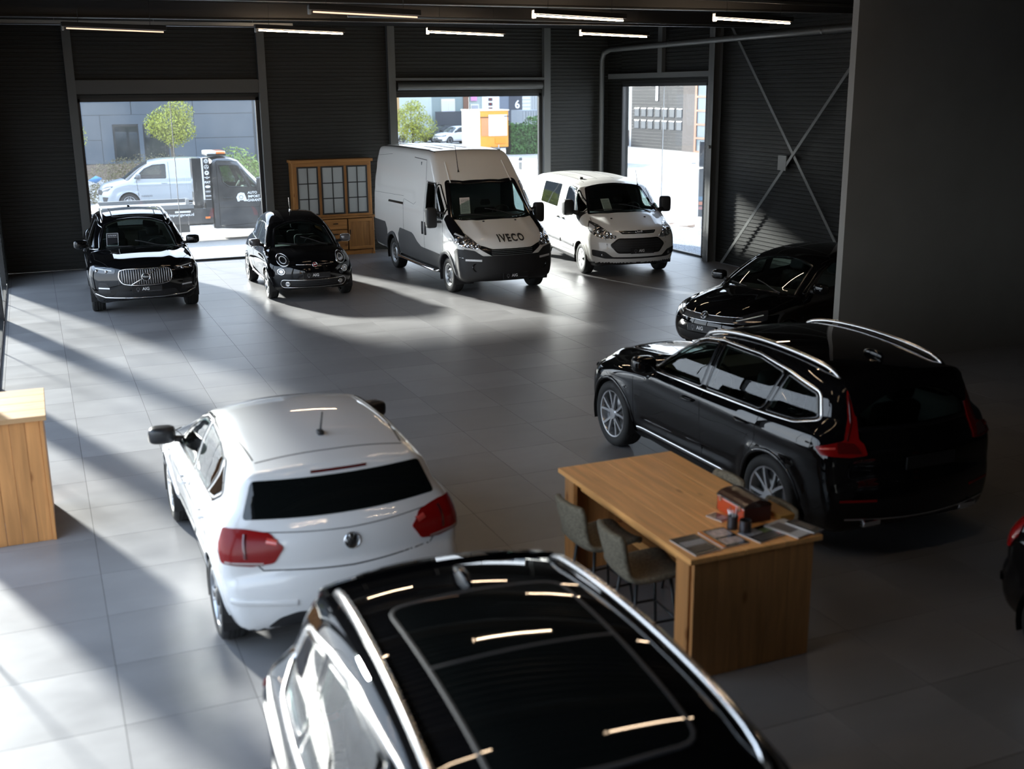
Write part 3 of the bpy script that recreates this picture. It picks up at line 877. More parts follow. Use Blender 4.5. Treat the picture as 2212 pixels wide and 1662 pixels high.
def wiper(B, car, a, b, axis='T'):
    uv = np.linspace(a, b, 10); P = project(B, uv, axis)
    tube('wiper', [tuple(p + np.array((0.0, 0, .012))) for p in P if not np.isnan(p[0])], .009, BLACK_PLASTIC, car, 6)

def xc_suv(label, loc, yaw, group=None):
    hx = 1.4325
    prof = [(2.16, .27, 1), (2.25, .33), (2.295, .50), (2.30, .66), (2.27, .82), (2.20, .915), (2.05, .975), (1.6, 1.035), (1.15, 1.075), (.93, 1.09, 1), (.5, 1.345), (.12, 1.54, 1), (-.2, 1.605), (-.7, 1.635), (-1.3, 1.615), (-1.75, 1.565), (-2.05, 1.515, 1),
            (-2.11, 1.40), (-2.24, 1.10), (-2.31, 1.04, 1), (-2.345, .95), (-2.36, .78, 1), (-2.385, .70), (-2.39, .52), (-2.33, .34), (-2.2, .28, 1), (0, .21)]
    sect = [(.2, .78), (.28, .86), (.40, .90), (.55, .925), (.72, .945), (.88, .95), (.98, .942), (1.04, .915), (1.10, .868), (1.3, .79), (1.48, .705), (1.60, .62), (1.7, .56)]
    plo = [(2.35, .97), (1.9, .985), (1.4, 1.0), (.9, .985), (-.6, .985), (-1.4, 1.0), (-1.9, .985), (-2.4, .93)]
    phi = [(1.0, 1.0), (.3, 1.0), (-.8, 1.0), (-1.6, .95), (-2.2, .86), (-2.4, .85)]
    sw = [(2.35, .46), (2.0, .40), (1.3, .28), (.9, .24), (.1, .13), (-.6, 0), (-1.6, -.06), (-2.0, -.16), (-2.4, -.32)]
    B = Body(prof, sect, plo, phi, sw, [(hx, .37), (-hx, .37)], .405, belt=1.05, crown=.10, rnd=.10, flare=.018, rise=.03,
             crease=[(.99, .97, 1.6, -2.2, .10, .012), (.44, .52, 1.0, -1.0, .10, -.02)], bumps=[(.95, 2.15, .50, .09, .022)])
    B.mesh(180, 130, 30)
    car = mark_vehicle('suv', label, loc, yaw, group)
    WS = [(.86, -.72), (.99, -.35), (1.02, 0), (.99, .35), (.86, .72), (.22, .56), (.14, .3), (.12, 0), (.14, -.3), (.22, -.56)]
    DLO_F = [(.72, 1.065), (-.24, 1.085), (-.27, 1.50), (-.05, 1.475), (.22, 1.38)]
    DLO_R = [(-.34, 1.09), (-1.20, 1.115), (-1.30, 1.45), (-.95, 1.505), (-.37, 1.51)]
    DLO_Q = [(-1.27, 1.12), (-1.66, 1.14), (-1.86, 1.195), (-1.78, 1.365), (-1.37, 1.445)]
    DLO = [(.80, 1.045), (-.4, 1.065), (-1.2, 1.09), (-1.68, 1.115), (-1.91, 1.18), (-1.81, 1.385), (-1.35, 1.475), (-.9, 1.53), (-.3, 1.53), (.0, 1.495), (.28, 1.395)]
    RG = [(-.58, 1.13), (.58, 1.13), (.54, 1.43), (-.54, 1.43)]
    doorF = [(.98, .36), (-.30, .36), (-.32, 1.54), (.0, 1.52), (.36, 1.39), (.80, 1.06), (.98, 1.0)]
    doorR = [(-.31, .36), (-1.02, .36), (-1.14, .70), (-1.20, .80), (-1.24, 1.05), (-1.36, 1.48), (-.9, 1.54), (-.33, 1.54)]
    hood = [(2.14, -.62), (2.20, 0), (2.14, .62), (1.5, .80), (.98, .80), (1.05, 0), (.98, -.80), (1.5, -.80)]
    gate = lambda c, n: (c[:, 0] < -1.95) & (np.abs(c[:, 1]) < .74 + .1 * (c[:, 2] < 1.0)) & (c[:, 2] > .72) & (n[:, 0] < -.2)
    build_shell(B, car, PAINT_BLACK, holes=[(WS, 'T'), (DLO_F, 'L'), (DLO_F, 'R'), (DLO_R, 'L'), (DLO_R, 'R'), (DLO_Q, 'L'), (DLO_Q, 'R'), (RG, 'B')], lining=CABIN_LIGHT, lining_z=.62,
                regions=[('bonnet', None, top_reg(hood, .3)), ('door', None, side_reg(doorF, .3, 1)), ('door', None, side_reg(doorF, .3, -1)), ('door', None, side_reg(doorR, .3, 1)), ('door', None, side_reg(doorR, .3, -1)),
                         ('tailgate', None, gate), ('front_bumper', None, box_reg(1.75, 3, 0, .74)), ('rear_bumper', None, box_reg(-3, -1.86, 0, .74))])
    glazed(B, car, 'windscreen', WS, 'T', GLASS_WIND, .05)
    glazed(B, car, 'side_window', DLO_F, 'L', GLASS_SIDE, both=True); glazed(B, car, 'side_window', DLO_R, 'L', GLASS_SIDE, both=True); glazed(B, car, 'quarter_window', DLO_Q, 'L', GLASS_SIDE, both=True)
    glazed(B, car, 'rear_window', RG, 'B', GLASS_TINT, .05)
    ribbon('window_trim', B, DLO, 'L', SATIN, car, .026, .007, True, .04, True, .05)
    seam(B, car, doorF[:3], 'L', False, True); seam(B, car, [(.98, .36), (.98, 1.0), (.84, 1.06)], 'L', False, True); seam(B, car, doorR[1:6], 'L', False, True); seam(B, car, doorF[:1] + doorR[1:2], 'L', False, True)
    seam(B, car, [(2.10, -.60), (1.5, -.82), (1.0, -.82)], 'T', False); seam(B, car, [(2.10, .60), (1.5, .82), (1.0, .82)], 'T', False)
    # nose
    G = [(-.44, .82), (-.30, .845), (.30, .845), (.44, .82), (.46, .68), (.40, .585), (.22, .555), (-.22, .555), (-.40, .585), (-.46, .68)]
    g = patch('grille', B, G, 'F', BLACK_PLASTIC, car, .004, .05, .02, .04)
    ribbon('grille_frame', B, G, 'F', CHROME, g, .022, .016, True, .03, False, .05)
    for k in range(21):
        y = -.40 + .04 * k; zt = .825; zb = .60 if abs(y) > .3 else .575
        ribbon('grille_bar', B, [(y, zt), (y, zb)], 'F', principled('dark_chrome', (.30, .30, .31), .15, 1.0), g, .012, .018, False, .06)
    ribbon('grille_bar', B, [(-.25, .57), (.24, .84)], 'F', CHROME, g, .016, .026, False, .05)
    p, n = at_surf(B, (0, .70), 'F', .02); emblem_ring(car, p, .075, n, PLATE_BLACK, ('VOLVO', .03))
    HL = [(.50, .835), (.66, .87), (.84, .90), (.885, .86), (.86, .79), (.72, .765), (.52, .77)]
    h = patch('headlight', B, HL, 'F', LAMP_DARK, car, .006, .04, .02, .02, True)
    for o, s in zip(h, (1, -1)):
        ribbon('running_light', B, [(s * .56, .815), (s * .83, .845)], 'F', LAMP_WHITE, o, .018, .012, False, .04)
        for yy, zz in ((.65, .795), (.81, .80)):
            ps, ns = at_surf(B, (s * yy, zz), 'F', .008); bm = bmesh.new(); add_lathe(bm, [(.03, 0), (.022, .012), (0, .014)], 16, 'x', *ps); bm_obj('lamp_projector', bm, LAMP_IN, o, smooth=True)
    patch('lower_grille', B, [(-.50, .45), (.50, .45), (.58, .34), (-.58, .34)], 'F', BLACK_PLASTIC, car, .003, .05, .015, .03)
    v = patch('air_vent', B, [(.66, .60), (.80, .60), (.82, .42), (.70, .40), (.60, .42)], 'F', BLACK_PLASTIC, car, .003, .04, .015, .02, True)
    for o, s in zip(v, (1, -1)):
        for k in range(5): ribbon('vent_slat', B, [(s * .68, .58 - .035 * k), (s * .80, .58 - .035 * k)], 'F', GREY_PLASTIC, o, .012, .008, False, .04)
    for s in (1, -1): ribbon('fog_lamp', B, [(s * .62, .50), (s * .80, .505)], 'F', LAMP_WHITE, car, .03, .015, False, .03)
    ribbon('bumper_trim', B, [(-.86, .40), (-.70, .335), (-.3, .325), (.3, .325), (.70, .335), (.86, .40)], 'F', CHROME, car, .022, .012, False, .04)
    plate_on(car, B, 'F', .0, .48)
    # flanks
    ribbon('sill_trim', B, [(.95, .34), (-.95, .35)], 'L', SATIN, car, .05, .012, False, .06, True)
    for xw in (hx, -hx): ribbon('arch_lip', B, [(xw + .415 * math.cos(t), .37 + .415 * math.sin(t)) for t in np.linspace(.05, PI - .05, 22)], 'L', PAINT_BLACK, car, .04, .012, False, .05, True)
    handle(B, car, -.10, .93, PAINT_BLACK); handle(B, car, -1.02, .96, PAINT_BLACK)
    side_mirrors(car, .60, .90, 1.13, (.095, .125, .085), PAINT_BLACK, .1)
    rail('roof_rail', car, B, .12, -1.86, lambda x: .60 - .02 * abs(x), SATIN, .032, .020)
    # tail
    TL = [(-2.08, .69, 1.44), (-2.11, .665, 1.44), (-2.24, .715, 1.22), (-2.32, .745, 1.05), (-2.345, .70, 1.015), (-2.36, .67, .94), (-2.30, .80, .925), (-2.12, .945, .94), (-2.05, .95, 1.0), (-2.24, .82, 1.045), (-2.20, .765, 1.22)]
    t = patch('tail_light', B, TL, (-.72, .69, 0), RED_LAMP, car, .012, .035, .02, .02, True)
    ribbon('lamp_rib', B, [(-2.10, .685, 1.40), (-2.21, .74, 1.18), (-2.25, .80, 1.04)], (-.72, .69, 0), DARK_RED, car, .02, .016, False, .03, True)
    patch('lamp_rib', B, [(-2.20, .86, 1.04), (-2.30, .76, 1.02), (-2.33, .70, .95), (-2.22, .86, .955)], (-.72, .69, 0), DARK_RED, car, .018, .03, .005, .02, True)
    ribbon('lamp_rib', B, [(-2.10, .94, .985), (-2.20, .87, .99)], (-.72, .69, 0), principled('pink_lamp', (.55, .06, .05), .15, 0, 1), car, .022, .018, False, .03, True)
    patch('spoiler', B, [(-2.10, -.60), (-2.10, .60), (-1.93, .62), (-1.93, -.62)], 'T', PAINT_BLACK, car, .02, .05, .02, .03)
    plate_on(car, B, 'B', 0, .86, writing=False)
    ribbon('bumper_trim', B, [(-.75, .40), (0, .38), (.75, .40)], 'B', SATIN, car, .02, .01, False, .05)
    for s in (1, -1):
        patch('reflector', B, [(s * .50, .57), (s * .80, .57), (s * .80, .55), (s * .50, .55)][::s], 'B', RED_LAMP, car, .006, .05, .01)
        p, n = at_surf(B, (s * .52, .36), 'B', .0); box('exhaust_tip', p[0] - .03, p[0] + .05, p[1] - .09, p[1] + .09, p[2] - .03, p[2] + .03, CHROME, car, .012)
    p, n = at_surf(B, (-1.62, 0), 'T', 0)
    bm = bmesh.new(); superquad(bm, (p[0] + .02, 0, p[2] + .012), (.12, .028, .05), .9, .8); bm_obj('aerial_fin', bm, PAINT_BLACK, car, smooth=True)
    # glass roof
    pano = [(-.02, -.40), (.02, 0), (-.02, .40), (-1.42, .42), (-1.44, 0), (-1.42, -.42)]
    pr = patch('panoramic_roof', B, pano, 'T', GLASS_DARK, car, .004, .07, .01, .10)
    ribbon('roof_seal', B, pano, 'T', GREY_PLASTIC, pr, .022, .006, True, .05, False, .10)
    ribbon('roof_divider', B, [(-.78, -.41), (-.78, .41)], 'T', GREY_PLASTIC, pr, .018, .006, False, .05)
    make_w = make_wheel(car, .37, .235, .262, 'pairs5')
    fit_wheels(car, make_w, [(hx, .825, .37, 1), (hx, -.825, .37, -1), (-hx, .825, .37, 1), (-hx, -.825, .37, -1)])
    cabin(car, (.35, 1.0, .6, 1.03, .66), [(-.25, .38, .42, 1), (-.25, -.38, .42, 1), (-1.15, .38, .45, 1), (-1.15, -.38, .45, 1)], (.22, .98), .38)
    wiper(B, car, (.98, .55), (.80, -.05)); wiper(B, car, (1.0, -.1), (.82, -.58))
    return car, B

def city_car(label, loc, yaw):
    hx = 1.15
    prof = [(1.74, .24, 1), (1.84, .32), (1.88, .48), (1.875, .62), (1.80, .77), (1.62, .875), (1.3, .955), (1.02, 1.0, 1), (.72, 1.205), (.40, 1.395, 1), (.1, 1.475), (-.3, 1.525), (-.7, 1.51), (-1.10, 1.43, 1),
            (-1.22, 1.24), (-1.44, .98), (-1.55, .90), (-1.64, .74), (-1.69, .56), (-1.66, .38), (-1.56, .28, 1), (0, .18)]
    sect = [(.18, .68), (.26, .74), (.40, .785), (.55, .808), (.70, .812), (.82, .80), (.90, .775), (.97, .735), (1.1, .685), (1.3, .60), (1.44, .525), (1.58, .45)]
    plo = [(1.9, .96), (1.5, .985), (1.15, 1.0), (.5, .99), (-.6, .995), (-1.15, 1.0), (-1.7, .92)]
    phi = [(1.1, 1.0), (.2, 1.0), (-.6, .98), (-1.2, .90), (-1.6, .84)]
    sw = [(1.9, .50), (1.5, .40), (1.0, .24), (.35, .14), (-.3, 0), (-1.1, -.12), (-1.7, -.36)]
    B = Body(prof, sect, plo, phi, sw, [(hx, .29), (-hx, .29)], .325, belt=.96, crown=.10, rnd=.11, flare=.016, crease=[(.84, .80, 1.2, -1.5, .09, .012)])
    B.mesh(150, 100, 28)
    car = mark_vehicle('city_car', label, loc, yaw)
    WS = [(.92, -.60), (1.06, -.3), (1.09, 0), (1.06, .3), (.92, .60), (.50, .48), (.43, .25), (.41, 0), (.43, -.25), (.50, -.48)]
    DLO_F = [(.76, .965), (-.22, .985), (-.24, 1.34), (.10, 1.33), (.40, 1.225)]
    DLO_Q = [(-.30, .99), (-1.02, 1.06), (-.92, 1.22), (-.62, 1.315), (-.30, 1.34)]
    RG = [(-.46, 1.02), (.46, 1.02), (.42, 1.28), (-.42, 1.28)]
    door = [(.92, .32), (-.28, .32), (-.27, 1.37), (.1, 1.36), (.46, 1.235), (.86, .96)]
    hood = [(1.70, -.40), (1.76, 0), (1.70, .40), (1.1, .62), (1.02, .62), (1.12, 0), (1.02, -.62), (1.1, -.62)]
    build_shell(B, car, PAINT_BLACK, arch_y=.38, holes=[(WS, 'T'), (DLO_F, 'L'), (DLO_F, 'R'), (DLO_Q, 'L'), (DLO_Q, 'R'), (RG, 'B')], lining_z=.55,
                regions=[('bonnet', None, top_reg(hood, .2)), ('door', None, side_reg(door, .3, 1)), ('door', None, side_reg(door, .3, -1)), ('front_bumper', None, box_reg(1.45, 3, 0, .60)), ('rear_bumper', None, box_reg(-3, -1.4, 0, .55))])
    glazed(B, car, 'windscreen', WS, 'T', GLASS_WIND, .05); glazed(B, car, 'side_window', DLO_F, 'L', GLASS_SIDE, both=True); glazed(B, car, 'quarter_window', DLO_Q, 'L', GLASS_SIDE, both=True); glazed(B, car, 'rear_window', RG, 'B', GLASS_TINT, .05)
    ribbon('window_trim', B, [(.80, .95), (-1.06, 1.03)], 'L', CHROME, car, .016, .006, False, .05, True)
    seam(B, car, door[:3], 'L', False, True); seam(B, car, [door[0], (.90, .75), door[5]], 'L', False, True)
    seam(B, car, [(-.56, .64), (-.40, .675), (0, .66), (.40, .675), (.56, .64)], 'F', False)
    # face: big round lamps, small round lamps, chrome whisker and badge
    def lamp(nm, y, z, ry, rz, s):
        c = [(s * (y + ry * math.cos(t)), z + rz * math.sin(t)) for t in [2 * PI * k / 24 for k in range(24)]]
        o = patch(nm, B, c, 'F', LAMP_DARK, car, .010, .03, .02)
        ribbon('lamp_bezel', B, c, 'F', CHROME, o, .018, .022, True, .02)
        cc = [(s * (y + ry * .55 * math.cos(t)), z + rz * .55 * math.sin(t)) for t in [2 * PI * k / 18 for k in range(18)]]
        patch('lamp_projector', B, cc, 'F', LAMP_IN, o, .018, .03, .01)
        ribbon('lamp_ring', B, cc, 'F', LAMP_WHITE, o, .012, .022, True, .02)
        return o
    for s in (1, -1):
        lamp('headlight', .545, .775, .098, .098, s); lamp('daytime_lamp', .60, .575, .058, .055, s); lamp('fog_lamp', .50, .345, .034, .036, s)
    p, n = at_surf(B, (0, .70), 'F', .008); emblem_ring(car, p, .052, n, principled('badge_red', (.25, .02, .03), .2), None); 
    lettering('badge_lettering', 'FIAT', .026, Vector(p) + Vector(n) * .012, (0, 1, 0), (0, 0, 1), PRINT_WHITE, car, .002)
    for s in (1, -1): ribbon('nose_trim', B, [(s * .07, .705), (s * .34, .71)], 'F', CHROME, car, .014, .008, False, .04)
    LG = [(-.60, .42), (.60, .42), (.63, .34), (.58, .27), (-.58, .27), (-.63, .34)]
    g = patch('lower_grille', B, LG, 'F', BLACK_PLASTIC, car, .004, .05, .01, .04); ribbon('grille_frame', B, LG, 'F', SATIN, g, .014, .010, True, .04, False, .04)
    for k in range(3): ribbon('grille_bar', B, [(-.44, .39 - .035 * k), (.44, .39 - .035 * k)], 'F', GREY_PLASTIC, g, .010, .008, False, .06)
    plate_on(car, B, 'F', 0.02, .505)
    for xw in (hx, -hx): ribbon('arch_lip', B, [(xw + .335 * math.cos(t), .29 + .335 * math.sin(t)) for t in np.linspace(.05, PI - .05, 20)], 'L', PAINT_BLACK, car, .035, .010, False, .05, True)
    ribbon('sill_trim', B, [(.72, .28), (-.74, .29)], 'L', SATIN, car, .035, .012, False, .06, True)
    handle(B, car, -.12, .84, CHROME, .16)
    side_mirrors(car, .60, .80, 1.03, (.10, .105, .075), principled('mirror_grey', (.10, .095, .10), .25, .2, 1.0), .08)
    for s in (1, -1): patch('tail_light', B, [(-1.5, s * .66, .92), (-1.55, s * .60, .92), (-1.62, s * .60, .70), (-1.55, s * .72, .70)], (-.75, s * .66, 0), RED_LAMP, car, .01, .04, .015, .02)
    p, n = at_surf(B, (-.30, 0), 'T', 0)
    tube('aerial', [p, p + (.0, 0, .02), p + (-.08, 0, .26)], [.016, .007, .004], BLACK_PLASTIC, car, 8)
    bm = bmesh.new(); superquad(bm, tuple(p + (0, 0, .01)), (.035, .022, .022)); bm_obj('aerial_base', bm, CHROME, car, smooth=True)
    w = make_wheel(car, .29, .195, .215, 'five_dark'); fit_wheels(car, w, [(hx, .715, .29, 1), (hx, -.715, .29, -1), (-hx, .715, .29, 1), (-hx, -.715, .29, -1)])
    cabin(car, (.42, 1.0, .5, .95, .58), [(-.2, .33, .34, 1), (-.2, -.33, .34, 1), (-.85, .30, .36, 1), (-.85, -.30, .36, 1)], (.28, .90), .33, sw=.46)
    wiper(B, car, (1.03, .45), (.86, -.05)); wiper(B, car, (1.05, -.15), (.88, -.50))
    return car

def cargo_van(label, loc, yaw):
    hx = 1.76
    prof = [(2.62, .30, 1), (2.72, .38), (2.76, .55), (2.755, .78), (2.72, .98), (2.62, 1.11), (2.40, 1.22), (2.08, 1.36), (1.85, 1.45, 1), (1.48, 1.82), (1.17, 2.13, 1), (1.02, 2.27), (.80, 2.48), (.66, 2.60), (.50, 2.68), (.2, 2.705, 1), (-1.5, 2.71), (-2.9, 2.70, 1), (-3.10, 2.66), (-3.17, 2.5), (-3.22, 1.6), (-3.24, .7), (-3.22, .42, 1), (0, .30)]
    sect = [(.28, .90), (.36, .955), (.55, .985), (.8, 1.0), (1.15, 1.005), (1.45, .995), (1.8, .965), (2.1, .925), (2.45, .87), (2.62, .835), (2.75, .80)]
    plo = [(2.8, .97), (2.3, .985), (1.76, 1.0), (1.0, 1.0), (-3.0, 1.0), (-3.3, .985)]
    phi = [(2.0, 1.0), (-3.3, 1.0)]
    sw = [(2.8, .40), (2.3, .34), (1.7, .22), (1.0, .14), (.4, .08), (-.5, 0), (-3.0, -.02), (-3.3, -.06)]
    ribs = [(-2.9, .15, yc, .035, .02) for yc in (.14, .42, .68)]
    B = Body(prof, sect, plo, phi, sw, [(hx, .345), (-hx, .345)], .415, belt=1.5, crown=.05, rnd=.10, flare=.02, sig=1.2,
             crease=[(1.50, 1.46, .9, -3.1, .10, .010), (1.78, 1.74, -.1, -3.1, .25, -.012)], bumps=ribs + [(1.75, 2.6, .52, .10, .02)])
    B.mesh(190, 150, 26, zc=.95)
    car = mark_vehicle('cargo_van', label, loc, yaw, cat='van')
    WS = [(1.72, -.80), (1.90, -.4), (1.93, 0), (1.90, .4), (1.72, .80), (1.22, .71), (1.24, 0), (1.22, -.71)]
    WSf = [(1.68, -.86), (1.88, -.45), (1.91, 0), (1.88, .45), (1.68, .86), (1.10, .72), (1.19, 0.4), (1.205, 0), (1.19, -.4), (1.10, -.72)]
    DW = [(1.16, 1.42), (.62, 1.42), (.53, 1.48), (.55, 2.06), (1.02, 2.06)]
    QW = [(1.24, 1.42), (1.06, 2.06), (1.10, 2.06), (1.52, 1.60), (1.56, 1.42)]
    door = [(1.52, .52), (1.36, .42), (.42, .42), (.42, 1.40), (.46, 2.10), (1.06, 2.10), (1.62, 1.60)]
    slide = [(.41, .42), (-.92, .42), (-.92, 2.52), (.32, 2.52), (.41, 2.1)]
    hood = [(2.56, -.70), (2.62, 0), (2.56, .70), (1.9, .80), (1.9, 0.4), (1.95, 0), (1.9, -.4), (1.9, -.80)]
    reg = [('bonnet', None, lambda c, n: in_poly(c[:, 0], c[:, 1], hood) & (n[:, 2] > .2) & (c[:, 2] > 1.08))]
    for s in (1, -1):
        reg += [('door', None, side_reg(door, .3, s))]
    reg += [('sliding_door', None, side_reg(slide, .3, -1))]
    build_shell(B, car, PAINT_VAN, holes=[(WSf, 'T'), (DW, 'L'), (DW, 'R'), (QW, 'L'), (QW, 'R')], regions=reg, bottom_z=.40, lining_z=.8, lining=CABIN)
    for o in [x for x in car.children if x.name.startswith('cabin_lining')]: pass
    glazed(B, car, 'windscreen', WSf, 'T', GLASS_WIND, .11)
    glazed(B, car, 'side_window', DW, 'L', GLASS_SIDE, .05, both=True); glazed(B, car, 'quarter_window', QW, 'L', GLASS_SIDE, .03, both=True)
    # black bumper with raised corners, dark cladding along the sides
    patch('front_bumper', B, [(-.58, .80), (.58, .80), (.72, .90), (.90, .93), (.93, .36), (.80, .31), (-.80, .31), (-.93, .36), (-.90, .93), (-.72, .90)], 'F', BLACK_PLASTIC, car, .012, .05, .02, .02)
    patch('bumper_corner', B, [(2.17, .86), (2.30, .93), (2.44, .92), (2.52, .89), (2.54, .34), (2.10, .33), (2.20, .50), (2.21, .70)], 'L', BLACK_PLASTIC, car, .011, .05, .02, .02, True)
    CLD = [(1.34, .42), (1.345, .70), (.20, .72), (-.06, .80), (-.28, .92), (-.40, .95), (-1.20, .97), (-1.33, .82), (-1.33, .42)]
    patch('lower_cladding', B, CLD, 'L', GREY_PLASTIC, car, .007, .07, .012, .03, True)
    patch('lower_cladding', B, [(-2.16, .42), (-2.16, .85), (-2.28, 1.0), (-3.12, 1.0), (-3.12, .45)], 'L', GREY_PLASTIC, car, .007, .07, .012, .03, True)
    # black band from the screen foot down to the lamps
    patch('lamp_panel', B, [(1.60, .92, 1.52), (1.80, .88, 1.42), (2.10, .84, 1.27), (2.30, .82, 1.16), (2.16, .96, 1.10), (1.86, .99, 1.26), (1.60, .985, 1.42)], (.35, .80, .35), DARK_TRIM, car, .010, .04, .02, .03, True)
    HL = [(2.02, .99, 1.25), (2.30, .90, 1.20), (2.52, .74, 1.08), (2.60, .58, .97), (2.56, .66, .93), (2.40, .88, .96), (2.20, .98, 1.06)]
    h = patch('headlight', B, HL, (.72, .69, .0), LAMP_CLEAR, car, .008, .04, .02, .02, True)
    for o, s in zip(h, (1, -1)):
        for (x, y, z, r) in ((2.52, .72, 1.0, .055), (2.40, .84, 1.06, .05)):
            P = project(B, [to2d([(x, s * y, z)], (.72, s * .69, 0))[0]], (.72, s * .69, 0))[0] + np.array((.01, s * .01, 0))
            bm = bmesh.new(); superquad(bm, tuple(P), (r * .5, r, r), 1, 1, 8, 14); bm_obj('lamp_projector', bm, LAMP_IN, o, smooth=True)
        ribbon('running_light', B, [(2.12, s * .97, 1.19), (2.34, s * .88, 1.13)], (.72, s * .69, 0), LAMP_WHITE, o, .05, .012, False, .04)
    GR = [(-.72, 1.02), (-.56, .985), (-.40, .93), (.40, .93), (.56, .985), (.72, 1.02), (.60, .91), (.42, .80), (.30, .775), (-.30, .775), (-.42, .80), (-.60, .91)]
    g = patch('grille', B, GR, 'F', DARK_TRIM, car, .006, .05, .02, .02)
    for k in range(4): ribbon('grille_bar', B, [(-.42, .905 - .032 * k), (.42, .905 - .032 * k)], 'F', PAINT_GREY, g, .014, .02, False, .06)
    surface_text('bonnet_lettering', B, 'IVECO', .165, (0.02, 1.105), 'F', BLACK_PLASTIC, car, .006, .010)
    patch('lower_grille', B, [(-.58, .70), (.58, .70), (.44, .42), (-.44, .42)], 'F', principled('mesh_black', (.006, .006, .006), .8), car, .004, .06, .015, .03)
    for k in range(5): ribbon('grille_bar', B, [(-.5 + .02 * k, .66 - .05 * k), (.5 - .02 * k, .66 - .05 * k)], 'F', BLACK_PLASTIC, car, .016, .012, False, .08)
    for s in (1, -1):
        ribbon('running_light', B, [(s * .60, .715), (s * .88, .725)], 'F', LAMP_WHITE, car, .055, .012, False, .03)
        p, n = at_surf(B, (s * .70, .58), 'F', .0)
        bm = bmesh.new(); add_lathe(bm, [(.085, -.01), (.08, .012), (.055, -.005), (.05, -.02), (0, -.02)], 24, 'x', *p); bm_obj('fog_lamp', bm, DARK_TRIM, car, smooth=True)
        ribbon('bumper_step', B, [(2.12, s * .99, .80), (2.45, s * .88, .76)], (.72, s * .69, 0), SATIN, car, .012, .01, False, .05)
    plate_on(car, B, 'F', .05, .40, .52, .115)
    for x, y in ((1.99, .38), (1.99, -.30)):
        p, n = at_surf(B, (x, y), 'T', .0); bm = bmesh.new(); superquad(bm, tuple(p), (.022, .02, .014)); bm_obj('washer_jet', bm, BLACK_PLASTIC, car, smooth=True)
    for xw in (hx, -hx): ribbon('arch_trim', B, [(xw + .45 * math.cos(t), .345 + .45 * math.sin(t)) for t in np.linspace(.12, PI - .12, 22)], 'L', GREY_PLASTIC, car, .085, .016, False, .05, True)
    seam(B, car, [(1.52, .52), (1.40, .42), (.43, .42), (.43, 1.40), (.47, 2.09), (1.06, 2.09)], 'L', False, True, .012)
    seam(B, car, [(1.52, .60), (1.56, 1.0), (1.56, 1.42)], 'L', False, True, .010)
    seam(B, car, [(-.93, .42), (-.93, 1.62)], 'R', False, False, .012)
    seam(B, car, [(.44, 2.1), (.34, 2.50), (-.45, 2.52)], 'R', False, False, .016)
    ribbon('door_rail', B, [(-.95, 1.52), (-1.98, 1.50)], 'R', DARK_TRIM, car, .055, .010, False, .1)
    seam(B, car, [(-3.05, 2.45), (-2.0, 2.52)], 'L', False, True, .006); seam(B, car, [(-3.1, 1.62), (-.95, 1.68)], 'L', False, True, .006); seam(B, car, [(-.9, 1.62), (-.25, 1.56), (-.1, 1.62)], 'R', False, False, .006)
    for x in (.35, .54): ribbon('door_handle', B, [(x, 1.00), (x, 1.26)], 'R', DARK_TRIM, car, .075, .022, False, .04); ribbon('door_handle', B, [(x, 1.00), (x, 1.26)], 'L', DARK_TRIM, car, .075, .022, False, .04)
    for sg in (1, -1):
        bm = bmesh.new(); superquad(bm, (1.38, sg * 1.17, 1.44), (.085, .11, .20), .35, .45)
        m = bm_obj('side_mirror', bm, BLACK_PLASTIC, car); shade_auto(m, 50)
        bm = bmesh.new()
        for zz in (1.54, 1.36): add_tube(bm, [(1.54, sg * .92, zz - .02), (1.48, sg * 1.0, zz), (1.41, sg * 1.10, zz)], [.03, .025, .025], 8)
        bm_obj('mirror_arm', bm, BLACK_PLASTIC, m)
        bm = bmesh.new(); superquad(bm, (1.29, sg * 1.17, 1.46), (.01, .09, .15), .3, .4); bm_obj('mirror_glass', bm, principled('mirror_glass', (.25, .27, .28), .03, 1.0), m, smooth=True)
    tube('step_bar', [(1.30, -.93, .42), (1.26, -1.03, .36), (1.10, -1.05, .36), (-1.15, -1.05, .36), (-1.28, -1.0, .38), (-1.30, -.92, .42)], .033, CHROME, car, 12)
    tube('step_bar', [(1.30, .93, .42), (1.26, 1.03, .36), (1.10, 1.05, .36), (-1.15, 1.05, .36), (-1.28, 1.0, .38), (-1.30, .92, .42)], .033, CHROME, car, 12)
    box('chassis_frame', -3.0, 1.3, -.45, .45, .34, .46, BLACK_PLASTIC, car)
    p, n = at_surf(B, (.98, -.42), 'T', 0)
    tube('aerial', [p, p + (-.02, 0, .05), p + (-.22, .02, .52)], [.022, .008, .005], BLACK_PLASTIC, car, 8)
    for s in (1, -1): ribbon('roof_seam', B, [(.45, s * .72), (.2, s * .74), (-3.0, s * .76)], 'T', SEAM, car, .03, .003, False, .1)
    for s in (1, -1): ribbon('roof_fold', B, [(1.14, s * .66), (.75, s * .62)], 'T', PAINT_VAN, car, .03, .016, False, .05)
    w = make_wheel(car, .345, .225, .222, 'steel'); fit_wheels(car, w, [(hx, .86, .345, 1), (hx, -.86, .345, -1), (-hx, .86, .345, 1), (-hx, -.86, .345, -1)])
    cabin(car, (1.05, 1.72, .9, 1.48, .80), [(.42, .52, .82, 1), (.42, -.30, .82, 1), (.42, -.72, .82, 1)], (.92, 1.45), .50, floor=(-.1, 1.5, .85, .78), h=.70) if False else cabin(car, (1.05, 1.72, .9, 1.46, .80), [(.42, .52, .80, 1), (.42, -.62, .80, 1)], (.95, 1.42), .50, floor=(-.1, 1.5, .85, .78))
    box('bulkhead', .02, .06, -.88, .88, .5, 2.45, principled('bulkhead_grey', (.10, .105, .11), .7), car)
